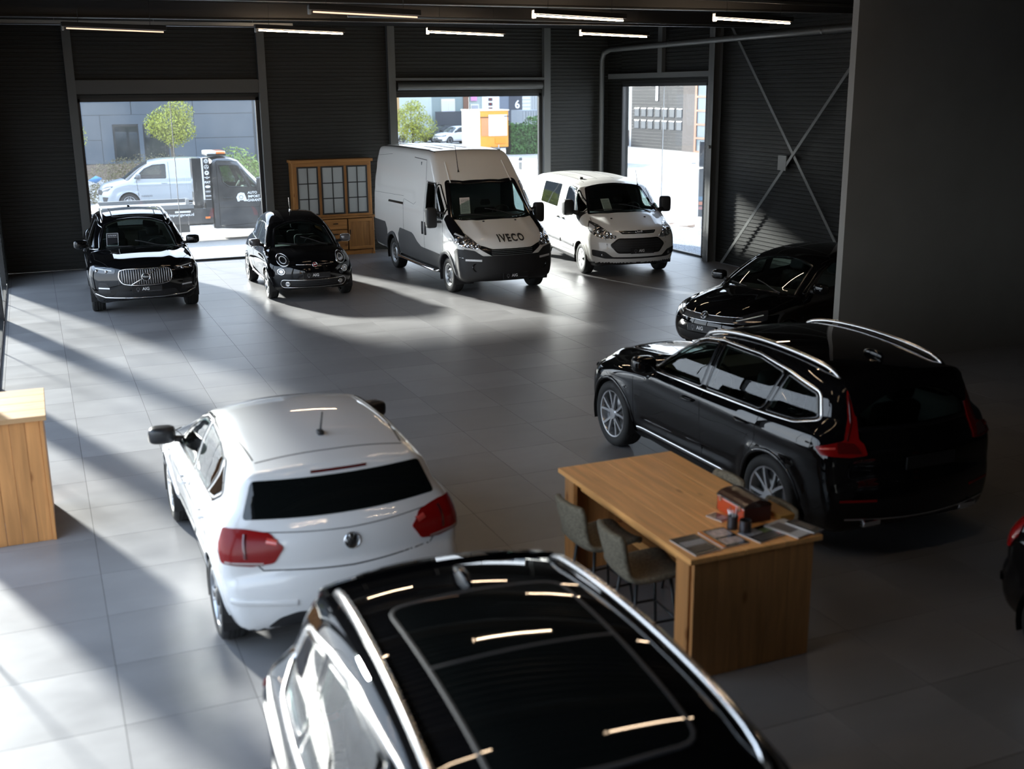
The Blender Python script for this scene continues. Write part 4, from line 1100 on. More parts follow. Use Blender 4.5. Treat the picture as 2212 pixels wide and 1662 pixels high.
    wiper(B, car, (1.84, .55), (1.70, -.15)); wiper(B, car, (1.86, -.05), (1.70, -.70))
    pc = project(B, [(1.56, -.52), (1.56, -.30), (1.42, -.52), (1.42, -.30)], 'T')
    return car, B

def crew_van(label, loc, yaw):
    hx = 1.4665
    prof = [(2.30, .27, 1), (2.41, .34), (2.465, .52), (2.46, .72), (2.40, .92), (2.30, 1.03), (2.05, 1.155), (1.78, 1.27), (1.60, 1.34, 1), (1.2, 1.63), (.86, 1.84, 1), (.5, 1.92), (0, 1.955), (-1.0, 1.97), (-2.1, 1.95, 1), (-2.36, 1.88), (-2.44, 1.6), (-2.50, 1.0), (-2.50, .55), (-2.42, .36, 1), (0, .26)]
    sect = [(.25, .86), (.34, .92), (.5, .965), (.75, .985), (1.0, .985), (1.2, .972), (1.35, .94), (1.6, .88), (1.82, .815), (1.95, .77), (2.1, .72)]
    plo = [(2.5, .96), (2.0, .985), (1.47, 1.0), (-2.2, 1.0), (-2.55, .97)]
    phi = [(1.8, .99), (.8, 1.0), (-2.2, 1.0), (-2.5, .97)]
    sw = [(2.5, .52), (2.0, .42), (1.5, .30), (.8, .16), (0, .03), (-2.0, -.02), (-2.5, -.1)]
    B = Body(prof, sect, plo, phi, sw, [(hx, .335), (-hx, .335)], .375, belt=1.33, crown=.09, rnd=.11, flare=.026,
             crease=[(1.17, 1.15, 1.3, -2.3, .10, .012), (.46, .46, 1.0, -1.0, .08, .012)], bumps=[(1.6, 2.4, .55, .12, .02)] + [(-2.0, .3, yc, .05, .008) for yc in (.25, .6)])
    B.mesh(170, 130, 28, zc=.72)
    car = mark_vehicle('crew_van', label, loc, yaw, cat='van')
    WS = [(1.44, -.78), (1.62, -.4), (1.67, 0), (1.62, .4), (1.44, .78), (.84, .64), (.80, .3), (.79, 0), (.80, -.3), (.84, -.64)]
    DW = [(1.02, 1.30), (.42, 1.28), (.28, 1.36), (.28, 1.76), (.40, 1.81), (.72, 1.77)]
    QW = [(1.07, 1.30), (.80, 1.74), (.86, 1.72), (1.32, 1.42), (1.36, 1.30)]
    RW = [(-.20, 1.30), (-1.42, 1.32), (-1.42, 1.78), (-.20, 1.79)]
    door = [(1.05, .42), (.14, .42), (.13, 1.85), (.62, 1.83), (.98, 1.68), (1.42, 1.36), (1.34, 1.0), (1.10, .75)]
    slide = [(.13, .42), (-1.02, .42), (-1.02, 1.86), (.12, 1.86)]
    hood = [(2.30, -.66), (2.36, 0), (2.30, .66), (1.9, .82), (1.62, .76), (1.70, 0), (1.62, -.76), (1.9, -.82)]
    reg = [('bonnet', None, top_reg(hood, .3)), ('front_bumper', None, box_reg(1.85, 3, 0, .78)), ('door', None, side_reg(door, .3, 1)), ('door', None, side_reg(door, .3, -1)), ('sliding_door', None, side_reg(slide, .3, -1))]
    build_shell(B, car, PAINT_VAN, holes=[(WS, 'T'), (DW, 'L'), (DW, 'R'), (QW, 'L'), (QW, 'R')], regions=reg, lining_z=.7)
    glazed(B, car, 'windscreen', WS, 'T', GLASS_WIND, .06); glazed(B, car, 'side_window', DW, 'L', GLASS_SIDE, .04, both=True); glazed(B, car, 'quarter_window', QW, 'L', GLASS_SIDE, .03, both=True)
    glazed(B, car, 'rear_side_window', RW, 'L', GLASS_DARK, .02, both=True, off=.006)
    seam(B, car, [(1.30, .95), (1.10, .62), (1.02, .42), (.14, .42), (.13, 1.85), (.60, 1.84)], 'L', False, True, .012); seam(B, car, [(1.36, 1.30), (1.32, .97)], 'L', False, True, .01); seam(B, car, [(-1.03, .42), (-1.03, 1.86)], 'L', False, True, .01)
    seam(B, car, [(2.31, -.64), (1.9, -.84), (1.58, -.80)], 'T', False, False, .012); seam(B, car, [(2.31, .64), (1.9, .84), (1.58, .80)], 'T', False, False, .012)
    ribbon('side_moulding', B, [(1.0, .56), (.18, .58)], 'L', GREY_PLASTIC, car, .10, .016, False, .06, True); ribbon('side_moulding', B, [(.10, .58), (-1.0, .59)], 'L', GREY_PLASTIC, car, .10, .016, False, .06, True)
    UG = [(-.42, .985), (.42, .985), (.36, .925), (-.36, .925)]
    g = patch('upper_grille', B, UG, 'F', DARK_TRIM, car, .006, .05, .02, .02); ribbon('grille_bar', B, [(-.36, .955), (.36, .955)], 'F', CHROME, g, .014, .016, False, .05)
    p, n = at_surf(B, (0, .955), 'F', .02); emblem_ring(car, p, .085, n, principled('badge_blue', (.012, .02, .045), .2), ('Ford', .05), sc=(1, .46))
    LG = [(-.44, .83), (.44, .83), (.60, .70), (.46, .54), (-.46, .54), (-.60, .70)]
    g = patch('lower_grille', B, LG, 'F', BLACK_PLASTIC, car, .005, .05, .025, .04); ribbon('grille_frame', B, LG, 'F', DARK_TRIM, g, .03, .012, True, .04, False, .04)
    for k in range(5): ribbon('grille_bar', B, [(-.50, .80 - .052 * k), (.50, .80 - .052 * k)], 'F', GREY_PLASTIC, g, .012, .012, False, .08)
    patch('bumper_insert', B, [(-.93, .60), (-.70, .56), (-.56, .45), (.56, .45), (.70, .56), (.93, .60), (.92, .47), (.70, .415), (-.70, .415), (-.92, .47)], 'F', BLACK_PLASTIC, car, .005, .05, .02, .03)
    for s in (1, -1):
        p, n = at_surf(B, (s * .74, .49), 'F', .006); bm = bmesh.new(); superquad(bm, tuple(p), (.015, .035, .035), 1, 1); bm_obj('fog_lamp', bm, LAMP_IN, car, smooth=True)
    HL = [(1.78, .98, 1.17), (2.05, .88, 1.10), (2.28, .70, .98), (2.40, .54, .87), (2.36, .60, .83), (2.22, .82, .84), (2.02, .95, .92), (1.88, .99, 1.02)]
    h = patch('headlight', B, HL, (.72, .69, .05), LAMP_CLEAR, car, .008, .04, .02, .03, True)
    for o, s in zip(h, (1, -1)):
        for (x, y, z, r) in ((2.30, .68, .90, .06), (2.14, .82, .95, .065), (2.38, .56, .87, .035)):
            ax = (.72, s * .69, .05)
            P = project(B, [to2d([(x, s * y, z)], ax)[0]], ax)[0] + np.array((.006, s * .006, 0)); bm = bmesh.new(); superquad(bm, tuple(P), (r * .4, r * .8, r), 1, 1, 8, 14); bm_obj('lamp_projector', bm, LAMP_IN, o, smooth=True)
        patch('lamp_lens', B, [(1.84, s * .98, 1.12), (2.02, s * .90, 1.05), (2.04, s * .93, .95), (1.92, s * .98, 1.0)], (.72, s * .69, .05), LAMP_WHITE, o, .014, .04, .005, .02)
    plate_on(car, B, 'F', .05, .575)
    for y in (.34, -.42):
        p, n = at_surf(B, (1.86, y), 'T', .0); bm = bmesh.new(); superquad(bm, tuple(p), (.02, .022, .014)); bm_obj('washer_jet', bm, BLACK_PLASTIC, car, smooth=True)
    for x in (.30, -.06): handle(B, car, x, 1.09, BLACK_PLASTIC, .2)
    for xw in (hx, -hx): ribbon('arch_lip', B, [(xw + .385 * math.cos(t), .335 + .385 * math.sin(t)) for t in np.linspace(.05, PI - .05, 22)], 'L', PAINT_VAN, car, .03, .008, False, .05, True)
    for s in (1, -1): box('mud_flap', hx - .44, hx - .42, s * .78 - .1, s * .78 + .1, .12, .40, BLACK_PLASTIC, car)
    for sg in (1, -1):
        bm = bmesh.new(); superquad(bm, (1.10, sg * 1.14, 1.40), (.10, .12, .17), .4, .4, rot=Matrix.Rotation(R(-8) * sg, 4, 'Z')); m = bm_obj('side_mirror', bm, BLACK_PLASTIC, car); shade_auto(m, 50)
        bm = bmesh.new(); add_tube(bm, [(1.26, sg * .93, 1.28), (1.20, sg * 1.0, 1.29), (1.13, sg * 1.07, 1.31)], [.06, .05, .045], 8); bm_obj('mirror_arm', bm, BLACK_PLASTIC, m)
        patch('mirror_base', B, [(1.02, 1.30), (1.40, 1.30), (1.38, 1.14), (1.26, 1.16)], 'L' if sg > 0 else 'R', BLACK_PLASTIC, m, .006, .05, .01)
        bm = bmesh.new(); superquad(bm, (1.0, sg * 1.14, 1.41), (.008, .095, .135), .3, .4); bm_obj('mirror_glass', bm, principled('mirror_glass', (.25, .27, .28), .03, 1.0), m, smooth=True)
    p, n = at_surf(B, (.80, .60), 'T', 0); tube('aerial', [p, p + (-.02, 0, .03), p + (-.26, .05, .34)], [.02, .007, .004], BLACK_PLASTIC, car, 8)
    p, n = at_surf(B, (.18, -.52), 'T', 0); bm = bmesh.new(); superquad(bm, tuple(p + (0, 0, .015)), (.07, .04, .03)); bm_obj('roof_mount', bm, BLACK_PLASTIC, car, smooth=True)
    for s in (1, -1):
        ribbon('roof_groove', B, [(.35, s * .20), (-2.0, s * .24)], 'T', SEAM, car, .012, .0015, False, .1); ribbon('roof_groove', B, [(.55, s * .58), (-2.2, s * .66)], 'T', SEAM, car, .012, .0015, False, .1)
    ribbon('roof_groove', B, [(.30, -.5), (.30, .5)], 'T', SEAM, car, .01, .0015, False, .1)
    w = make_wheel(car, .335, .215, .212, 'cover10'); fit_wheels(car, w, [(hx, .855, .335, 1), (hx, -.855, .335, -1), (-hx, .855, .335, 1), (-hx, -.855, .335, -1)])
    cabin(car, (.82, 1.48, .75, 1.28, .78), [(.25, .48, .66, 1), (.25, -.55, .66, 1), (-.9, .45, .66, 1), (-.9, -.45, .66, 1)], (.75, 1.26), .48, floor=(-.4, 1.3, .85, .62))
    wiper(B, car, (1.58, .60), (1.45, -.1)); wiper(B, car, (1.60, -.10), (1.45, -.66))
    return car, B

def hatchback(label, loc, yaw, paint, L=4.05, dark=False, tail=True, res=1.0, name='hatchback', style='ten', group=None, detail=True):
    """five-door hatchback; L stretches the ends and wheelbase"""
    k = L / 4.05; hx = 1.274 * k
    def X(p): return [(q[0] * k, *q[1:]) for q in p]
    prof = X([(1.94, .24, 1), (2.03, .33), (2.075, .47), (2.06, .62), (1.99, .73), (1.85, .82), (1.5, .905), (1.15, .955), (.98, .975, 1), (.6, 1.185), (.22, 1.365, 1), (-.1, 1.43), (-.55, 1.455), (-1.05, 1.435), (-1.40, 1.395), (-1.655, 1.345, 1), (-1.685, 1.285), (-1.745, 1.17), (-1.835, 1.03), (-1.87, 1.0, 1), (-1.925, .93), (-1.945, .80), (-1.935, .73, 1), (-1.975, .69), (-1.985, .50), (-1.93, .32), (-1.84, .26, 1), (0, .19)])
    sect = [(.18, .70), (.26, .78), (.38, .835), (.52, .862), (.68, .875), (.82, .872), (.90, .852), (.96, .815), (1.02, .785), (1.2, .715), (1.36, .625), (1.44, .55), (1.55, .50)]
    plo = X([(2.1, .96), (1.7, .985), (1.27, 1.0), (.4, .985), (-.6, .985), (-1.27, 1.0), (-1.7, .985), (-2.0, .94)])
    phi = X([(1.0, 1.0), (.1, 1.0), (-.8, .99), (-1.5, .955), (-1.9, .94)])
    sw = X([(2.1, .44), (1.7, .36), (1.0, .24), (.2, .13), (-.6, 0), (-1.4, -.08), (-1.95, -.26)])
    B = Body(prof, sect, plo, phi, sw, [(hx, .31), (-hx, .31)], .345, belt=.97, crown=.09, rnd=.09, flare=.014, rise=.03,
             crease=[(.80, .83, 1.6 * k, -1.8 * k, .09, .013), (.40, .44, 1.0, -1.0, .08, .01)], bumps=[(1.0, 1.95 * k, .48, .09, .018)])
    B.mesh(int(160 * res), int(115 * res), int(28 * res))
    car = mark_vehicle(name, label, loc, yaw, group)
    WS = X([(.88, -.66), (1.02, -.33), (1.06, 0), (1.02, .33), (.88, .66), (.30, .53), (.245, .27), (.23, 0), (.245, -.27), (.30, -.53)])
    DF = X([(.72, .955), (-.18, .975), (-.20, 1.335), (.02, 1.315), (.28, 1.225)])
    DR = X([(-.27, .98), (-.86, 1.0), (-1.0, 1.18), (-.98, 1.275), (-.7, 1.325), (-.28, 1.34)])
    DQ = X([(-.92, 1.005), (-1.10, 1.03), (-1.22, 1.10), (-1.06, 1.245), (-1.06, 1.18)])
    DLO = X([(.80, .94), (-.3, .965), (-1.12, 1.005), (-1.27, 1.09), (-1.10, 1.265), (-.7, 1.345), (-.2, 1.36), (.05, 1.335), (.34, 1.225)])
    RG = [(-.695, 1.035), (.695, 1.035), (.605, 1.275), (-.605, 1.275)]
    doorF = X([(.92, .33), (-.22, .33), (-.24, 1.37), (.05, 1.35), (.36, 1.23), (.82, .95), (.92, .80)])
    doorR = X([(-.23, .33), (-.88, .33), (-1.02, .62), (-1.06, .95), (-1.18, 1.16), (-1.0, 1.30), (-.7, 1.36), (-.25, 1.37)])
    hood = X([(1.90, -.55), (1.97, 0), (1.90, .55), (1.5, .72), (1.0, .72), (1.08, 0), (1.0, -.72), (1.5, -.72)])
    gate = lambda c, n: (c[:, 0] < -1.5 * k) & (np.abs(c[:, 1]) < .66) & (c[:, 2] > .56) & (n[:, 0] < -.2)
    build_shell(B, car, paint, holes=[(WS, 'T'), (DF, 'L'), (DF, 'R'), (DR, 'L'), (DR, 'R')], arch_y=.40, lining_z=.55,
                regions=[('bonnet', None, top_reg(hood, .3)), ('door', None, side_reg(doorF, .3, 1)), ('door', None, side_reg(doorF, .3, -1)), ('door', None, side_reg(doorR, .3, 1)), ('door', None, side_reg(doorR, .3, -1)), ('tailgate', None, gate), ('front_bumper', None, box_reg(1.6 * k, 3, 0, .62)), ('rear_bumper', None, box_reg(-3, -1.55 * k, 0, .62))])
    glazed(B, car, 'windscreen', WS, 'T', GLASS_WIND, .05); glazed(B, car, 'side_window', DF, 'L', GLASS_SIDE, both=True); glazed(B, car, 'side_window', DR, 'L', GLASS_SIDE, both=True)
    patch('quarter_window', B, DQ, 'L', GLASS_DARK, car, .004, .05, 0, .02, True)
    patch('rear_window', B, RG, 'B', GLASS_DARK, car, .005, .035, .006, .03)
    ribbon('window_trim', B, DLO, 'L', DARK_TRIM, car, .024, .006, True, .04, True, .05)
    seam(B, car, doorF[:3], 'L', False, True); seam(B, car, [doorF[0], doorF[6], (.86 * k, .94)], 'L', False, True); seam(B, car, doorR[1:5], 'L', False, True)
    if detail:
        seam(B, car, [(-.66, .78), (-.60, .71), (0, .695), (.60, .71), (.66, .78)], 'B', False, False, .012)
        seam(B, car, [(-.70, .965), (0, .95), (.70, .965)], 'B', False, False, .008)
        seam(B, car, [(-1.44 * k, -.54), (-1.46 * k, 0), (-1.44 * k, .54)], 'T', False, False, .012)
        for s in (1, -1): seam(B, car, [(.22 * k, s * .60), (-.6 * k, s * .60), (-1.40 * k, s * .545)], 'T', False, False, .012)
        ribbon('third_brake_light', B, [(-.20, 1.305), (.20, 1.305)], 'B', DARK_RED, car, .022, .008, False, .04)
    seam(B, car, X([(1.86, -.54), (1.5, -.74), (1.0, -.74)]), 'T', False); seam(B, car, X([(1.86, .54), (1.5, .74), (1.0, .74)]), 'T', False)
    TL = [(-1.69 * k, .86, .985), (-1.80 * k, .78, .985), (-1.91 * k, .60, .955), (-1.945 * k, .50, .87), (-1.935 * k, .57, .765), (-1.86 * k, .69, .745), (-1.72 * k, .86, .765), (-1.67 * k, .87, .87)]
    patch('tail_light', B, TL, (-.82, .57, 0), DARK_RED if dark else RED_LAMP, car, .010, .03, .02, .02, True)
    if detail:
        ribbon('lamp_rib', B, [(-1.83 * k, .75, .95), (-1.84 * k, .73, .80)], (-.82, .57, 0), DARK_RED, car, .03, .014, False, .03, True)
        ribbon('lamp_rib', B, [(-1.91 * k, .62, .915), (-1.93 * k, .55, .90)], (-.82, .57, 0), principled('pink_lamp', (.55, .06, .05), .15, 0, 1), car, .05, .013, False, .03, True)
        ribbon('lamp_rib', B, [(-1.74 * k, .835, .772), (-1.90 * k, .63, .76)], (-.82, .57, 0), principled('smoked_lens', (.22, .14, .13), .15, 0, 1), car, .026, .013, False, .03, True)
    p, n = at_surf(B, (0, .865), 'B', .004)
    emblem_vw(car, p, .058, n)
    rb = patch('rear_diffuser', B, [(-.52, .36), (-.40, .40), (.40, .40), (.52, .36), (.60, .28), (-.60, .28)], 'B', BLACK_PLASTIC, car, .004, .05, .01, .03)
    if detail:
        for s in (1, -1): ribbon('bumper_step', B, [(s * .82, .50), (s * .40, .475)], 'B', paint, car, .05, .012, False, .04)
    # nose
    HL = X([(1.62, .80, .80), (1.80, .66, .76), (1.96, .46, .70), (1.98, .48, .62), (1.84, .70, .63), (1.66, .82, .68)])
    h = patch('headlight', B, HL, (.80, .60, 0), LAMP_DARK, car, .008, .04, .02, .02, True)
    for o, s in zip(h, (1, -1)): ribbon('running_light', B, X([(1.70, s * .78, .74), (1.94, s * .50, .66)]), (.80, s * .60, 0), LAMP_WHITE, o, .022, .012, False, .03)
    g = patch('grille', B, [(-.50, .70), (.50, .70), (.46, .62), (-.46, .62)], 'F', BLACK_PLASTIC, car, .004, .05, .015, .02)
    ribbon('grille_bar', B, [(-.55, .705), (.55, .705)], 'F', CHROME, g, .012, .010, False, .05); ribbon('grille_bar', B, [(-.48, .62), (.48, .62)], 'F', CHROME, g, .012, .010, False, .05)
    p, n = at_surf(B, (0, .69), 'F', .012); emblem_vw(car, p, .062, n)
    patch('lower_grille', B, [(-.62, .42), (.62, .42), (.56, .30), (-.56, .30)], 'F', BLACK_PLASTIC, car, .004, .05, .015, .03)
    plate_on(car, B, 'F', 0, .50)
    handle(B, car, -.02 * k, .82, paint, .19); handle(B, car, -.92 * k, .845, paint, .19)
    for xw in (hx, -hx): ribbon('arch_lip', B, [(xw + .352 * math.cos(t), .31 + .352 * math.sin(t)) for t in np.linspace(.05, PI - .05, 20)], 'L', paint, car, .022, .006, False, .05, True)
    side_mirrors(car, .66 * k, .83, 1.02, (.085, .115, .075), PLATE_BLACK if paint != PAINT_BLACK else paint, .08)
    if detail:
        p, n = at_surf(B, (-1.18 * k, 0), 'T', 0)
        tube('aerial', [p + (0, 0, .01), p + (-.01, 0, .03), p + (-.10, 0, .19)], [.016, .008, .006], BLACK_PLASTIC, car, 8)
        bm = bmesh.new(); superquad(bm, tuple(p + (0, 0, .008)), (.04, .025, .02)); bm_obj('aerial_base', bm, BLACK_PLASTIC, car, smooth=True)
    w = make_wheel(car, .315, .20, .218, style); fit_wheels(car, w, [(hx, .765, .315, 1), (hx, -.765, .315, -1), (-hx, .765, .315, 1), (-hx, -.765, .315, -1)])
    cabin(car, (.42 * k, 1.0 * k, .5, .93, .62), [(-.12, .35, .36, 1), (-.12, -.35, .36, 1), (-.92 * k, .35, .38, 1), (-.92 * k, -.35, .38, 1)], (.30 * k, .88), .35)
    wiper(B, car, (1.0 * k, .50), (.84 * k, -.05)); wiper(B, car, (1.02 * k, -.1), (.86 * k, -.52))
    return car, B
# ---------------------------------------------------------------- the showroom
XL, XR, YB, YF, ZC = -0.75, 14.3, 27.15, -4.0, 5.45
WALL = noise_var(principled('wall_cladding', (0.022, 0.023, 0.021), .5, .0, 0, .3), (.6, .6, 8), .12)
STEEL = principled('painted_steel', (0.060, 0.062, 0.060), .4)
STEEL_LIGHT = principled('grey_steel', (0.085, 0.088, 0.085), .4)
CEIL = principled('ceiling_black', (0.006, 0.006, 0.006), .7)
PART_W = noise_var(principled('partition_paint', (0.27, 0.26, 0.24), .8), (1, 1, 1), .08)
FRAME = principled('window_frame', (0.018, 0.019, 0.020), .35)
PANE = glass('pane', (.95, .985, 1.0), .95, haze=.012)
PANE_CLEAR = glass('clear_pane', (.95, .985, 1.0), .95, haze=.006)

def struct(o): o['kind'] = 'structure'; return o
def ribbed(bm, p0, p1, z0, z1, nrm, pitch=.088, depth=.014):
    """wall sheet with horizontal ribs between two floor points"""
    p0, p1, n = Vector((*p0, 0)), Vector((*p1, 0)), Vector((*nrm, 0))
    prof = []; z = z0
    while z < z1 - 1e-6:
        for dz, d in ((0, 0), (pitch * .62, 0), (pitch * .70, depth), (pitch * .92, depth)):
            if z + dz < z1: prof.append((z + dz, d))
        z += pitch
    prof.append((z1, 0))
    a = [bm.verts.new(p0 + n * d + Vector((0, 0, zz))) for zz, d in prof]; b = [bm.verts.new(p1 + n * d + Vector((0, 0, zz))) for zz, d in prof]
    for i in range(len(prof) - 1): bm.faces.new((a[i], b[i], b[i + 1], a[i + 1]))

# floor: grout bed with one object per large tile
TS = .8318; TX0, TY0 = -.671, 14.219
GROUT = principled('grout', (0.085, 0.083, 0.082), .9, spec=.2)
bed = struct(box('floor', XL, XR, YF, YB, -.06, -.0022, GROUT))
TILE = bpy.data.materials.new('porcelain_tile'); TILE.use_nodes = True
def _tile():
    n, l, b = nodes_of(TILE)
    tc = n.new('ShaderNodeTexCoord'); oi = n.new('ShaderNodeObjectInfo'); geo = n.new('ShaderNodeNewGeometry')
    mp = n.new('ShaderNodeMapping'); mp.inputs['Scale'].default_value = (.55, 1.1, 1)
    l.new(geo.outputs['Position'], mp.inputs[0])
    add = n.new('ShaderNodeVectorMath'); add.operation = 'ADD'
    sc = n.new('ShaderNodeVectorMath'); sc.operation = 'SCALE'; sc.inputs['Scale'].default_value = 40
    cx = n.new('ShaderNodeCombineXYZ'); l.new(oi.outputs['Random'], cx.inputs[0]); l.new(oi.outputs['Random'], cx.inputs[1])
    l.new(cx.outputs[0], sc.inputs[0]); l.new(mp.outputs[0], add.inputs[0]); l.new(sc.outputs[0], add.inputs[1])
    n1 = n.new('ShaderNodeTexNoise'); n1.inputs['Scale'].default_value = 1.6; n1.inputs['Detail'].default_value = 6; n1.inputs['Roughness'].default_value = .62
    l.new(add.outputs[0], n1.inputs['Vector'])
    cr = n.new('ShaderNodeValToRGB'); cr.color_ramp.elements[0].position = .25; cr.color_ramp.elements[1].position = .78
    cr.color_ramp.elements[0].color = (.185, .181, .184, 1); cr.color_ramp.elements[1].color = (.255, .250, .252, 1)
    l.new(n1.outputs['Fac'], cr.inputs[0])
    hv = n.new('ShaderNodeHueSaturation'); mr = n.new('ShaderNodeMapRange'); mr.inputs[3].default_value = .90; mr.inputs[4].default_value = 1.10
    l.new(oi.outputs['Random'], mr.inputs[0]); l.new(mr.outputs[0], hv.inputs['Value']); l.new(cr.outputs[0], hv.inputs['Color']); l.new(hv.outputs[0], b.inputs['Base Color'])
    m2 = n.new('ShaderNodeMapRange'); m2.inputs[3].default_value = .31; m2.inputs[4].default_value = .42
    l.new(n1.outputs['Fac'], m2.inputs[0]); l.new(m2.outputs[0], b.inputs['Roughness'])
    b.inputs['Specular IOR Level'].default_value = .5
_tile()
def tile_mesh(w, d):
    bm = bmesh.new(); add_box(bm, -w / 2, w / 2, -d / 2, d / 2, -.005, 0)
    me = bpy.data.meshes.new('tile'); bm.to_mesh(me); bm.free(); me.materials.append(TILE); return me
_tm = {}
cells = []
i0, j0 = int(math.floor((XL - TX0) / TS)), int(math.floor((YF - TY0) / TS))
for i in range(i0, int((XR - TX0) / TS) + 1):
    for j in range(j0, int((YB - TY0) / TS) + 1):
        x0, x1 = max(XL, TX0 + i * TS), min(XR, TX0 + (i + 1) * TS); y0, y1 = max(YF, TY0 + j * TS), min(YB, TY0 + (j + 1) * TS)
        if x1 - x0 > .02 and y1 - y0 > .02: cells.append((x0, x1, y0, y1))
def in_view(c):
    p = Vector(((c[0] + c[1]) / 2, (c[2] + c[3]) / 2, 0)) - cam.matrix_world.translation
    z = p.dot(_f); u, v = p.dot(_r2) / max(z, .01), p.dot(_u2) / max(z, .01)
    return z > .5 and abs(u) < .50 and -.39 < v < .35
vis = sorted([c for c in cells if in_view(c)], key=lambda c: math.hypot((c[0] + c[1]) / 2, (c[2] + c[3]) / 2))
near, G = vis[:300], .0022
rest = [c for c in cells if c not in set(near)]
for x0, x1, y0, y1 in near:
    k = (round(x1 - x0, 3), round(y1 - y0, 3))
    if k not in _tm: _tm[k] = tile_mesh(x1 - x0 - 2 * G, y1 - y0 - 2 * G)
    o = bpy.data.objects.new('tile', _tm[k]); link(o, bed); o.location = ((x0 + x1) / 2, (y0 + y1) / 2, 0)
bm = bmesh.new()
for x0, x1, y0, y1 in rest: add_box(bm, x0 + G, x1 - G, y0 + G, y1 - G, -.005, 0)
o = bm_obj('tile_field', bm, TILE, bed); o['kind'] = 'stuff'

# walls
W1, W2, D1 = (1.06, 5.06, 3.77), (8.38, 12.36, 3.79), (22.3, 26.4, 4.0)
bm = bmesh.new(); nb = (0, -1)
for x0, x1, z0, z1 in ((XL, W1[0], 0, ZC), (W1[1], W2[0], 0, ZC), (W2[1], XR, 0, ZC), (W1[0], W1[1], W1[2], ZC), (W2[0], W2[1], W2[2], ZC)):
    ribbed(bm, (x0, YB), (x1, YB), z0, z1, nb)
    add_box(bm, x0, x1, YB + .02, YB + .22, z0, z1)
wall_back = struct(bm_obj('wall_back', bm, WALL))
bm = bmesh.new()
for y0, y1, z0, z1 in ((YF, D1[0], 0, ZC), (D1[1], YB + .2, 0, ZC), (D1[0], D1[1], D1[2], ZC)):
    ribbed(bm, (XR, y0), (XR, y1), z0, z1, (-1, 0)); add_box(bm, XR + .02, XR + .22, y0, y1, z0, z1)
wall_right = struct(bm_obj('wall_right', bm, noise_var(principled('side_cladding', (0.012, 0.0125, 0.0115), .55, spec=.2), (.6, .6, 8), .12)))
GL0, GL1 = 25.1, 3.80
LCOL = [21.35, 16.2, 11.05, 5.9, .75]
bm = bmesh.new()
ribbed(bm, (XL, YF), (XL, YB), GL1, ZC, (1, 0)); ribbed(bm, (XL, GL0), (XL, YB), 0, GL1, (1, 0)); ribbed(bm, (XL, YF), (XL, LCOL[-1]), 0, GL1, (1, 0))
add_box(bm, XL - .22, XL - .02, YF, YB, GL1, ZC); add_box(bm, XL - .22, XL - .02, GL0, YB, 0, GL1); add_box(bm, XL - .22, XL - .02, YF, LCOL[-1], 0, GL1)
wall_left = struct(bm_obj('wall_left', bm, WALL))
wall_front = struct(box('wall_front', XL, XR, YF - .2, YF, 0, ZC, STEEL))
partition = struct(box('wall_partition', 10.24, XR, 12.40, 12.52, 0, ZC, PART_W))
# ceiling: steel deck with ribs
bm = bmesh.new()
add_box(bm, XL - .2, XR + .2, YF - .2, YB + .2, ZC + .02, ZC + .3)
y = YF
while y < YB:
    add_box(bm, XL, XR, y, y + .12, ZC - .06, ZC + .02); y += .30
ceiling = struct(bm_obj('ceiling', bm, CEIL))
# columns and beams
def hcol(name, x, y, z1, w=.18, d=.20, parent=None, mat=STEEL, along='x'):
    """rolled H section standing up"""
    bm = bmesh.new(); t = .012
    if along == 'x':
        add_box(bm, x - w / 2, x + w / 2, y - d / 2, y - d / 2 + t, 0, z1); add_box(bm, x - w / 2, x + w / 2, y + d / 2 - t, y + d / 2, 0, z1); add_box(bm, x - t / 2, x + t / 2, y - d / 2, y + d / 2, 0, z1)
    else:
        add_box(bm, x - d / 2, x - d / 2 + t, y - w / 2, y + w / 2, 0, z1); add_box(bm, x + d / 2 - t, x + d / 2, y - w / 2, y + w / 2, 0, z1); add_box(bm, x - d / 2, x + d / 2, y - t / 2, y + t / 2, 0, z1)
    return bm_obj(name, bm, mat, parent)
for k, x in enumerate((.98, 5.16, 8.30, 12.46)):
    struct(box(f'trim_{k + 1}', x - .09, x + .09, YB - .16, YB - .012, 0, ZC - .05, STEEL_LIGHT))
struct(box('trim_5', W1[0] - .08, W1[1] + .08, YB - .14, YB - .014, W1[2] + .10, W1[2] + .40, STEEL))
struct(box('trim_6', W2[0] - .02, W2[1] + .02, YB - .15, YB - .014, W2[2] + .33, W2[2] + .39, STEEL_LIGHT))
bm = bmesh.new()
add_lathe(bm, [(.10, W2[0] + .05), (.10, W2[1] - .05)], 18, 'x', 0, YB - .13, W2[2] + .20)
struct(bm_obj('trim_7', bm, STEEL, smooth=True))
struct(hcol('trim_8', XR - .14, 21.80, ZC - .1, .22, .22, mat=STEEL_LIGHT, along='y'))
struct(hcol('trim_9', XR - .14, 17.05, ZC - .1, .22, .22, mat=STEEL, along='y'))
struct(box('trim_10', XR - .13, XR - .016, 22.0, 26.9, 4.13, 4.25, STEEL_LIGHT))
struct(box('trim_11', XR - .12, XR - .016, 24.18, 24.38, 4.25, ZC - .1, STEEL_LIGHT))
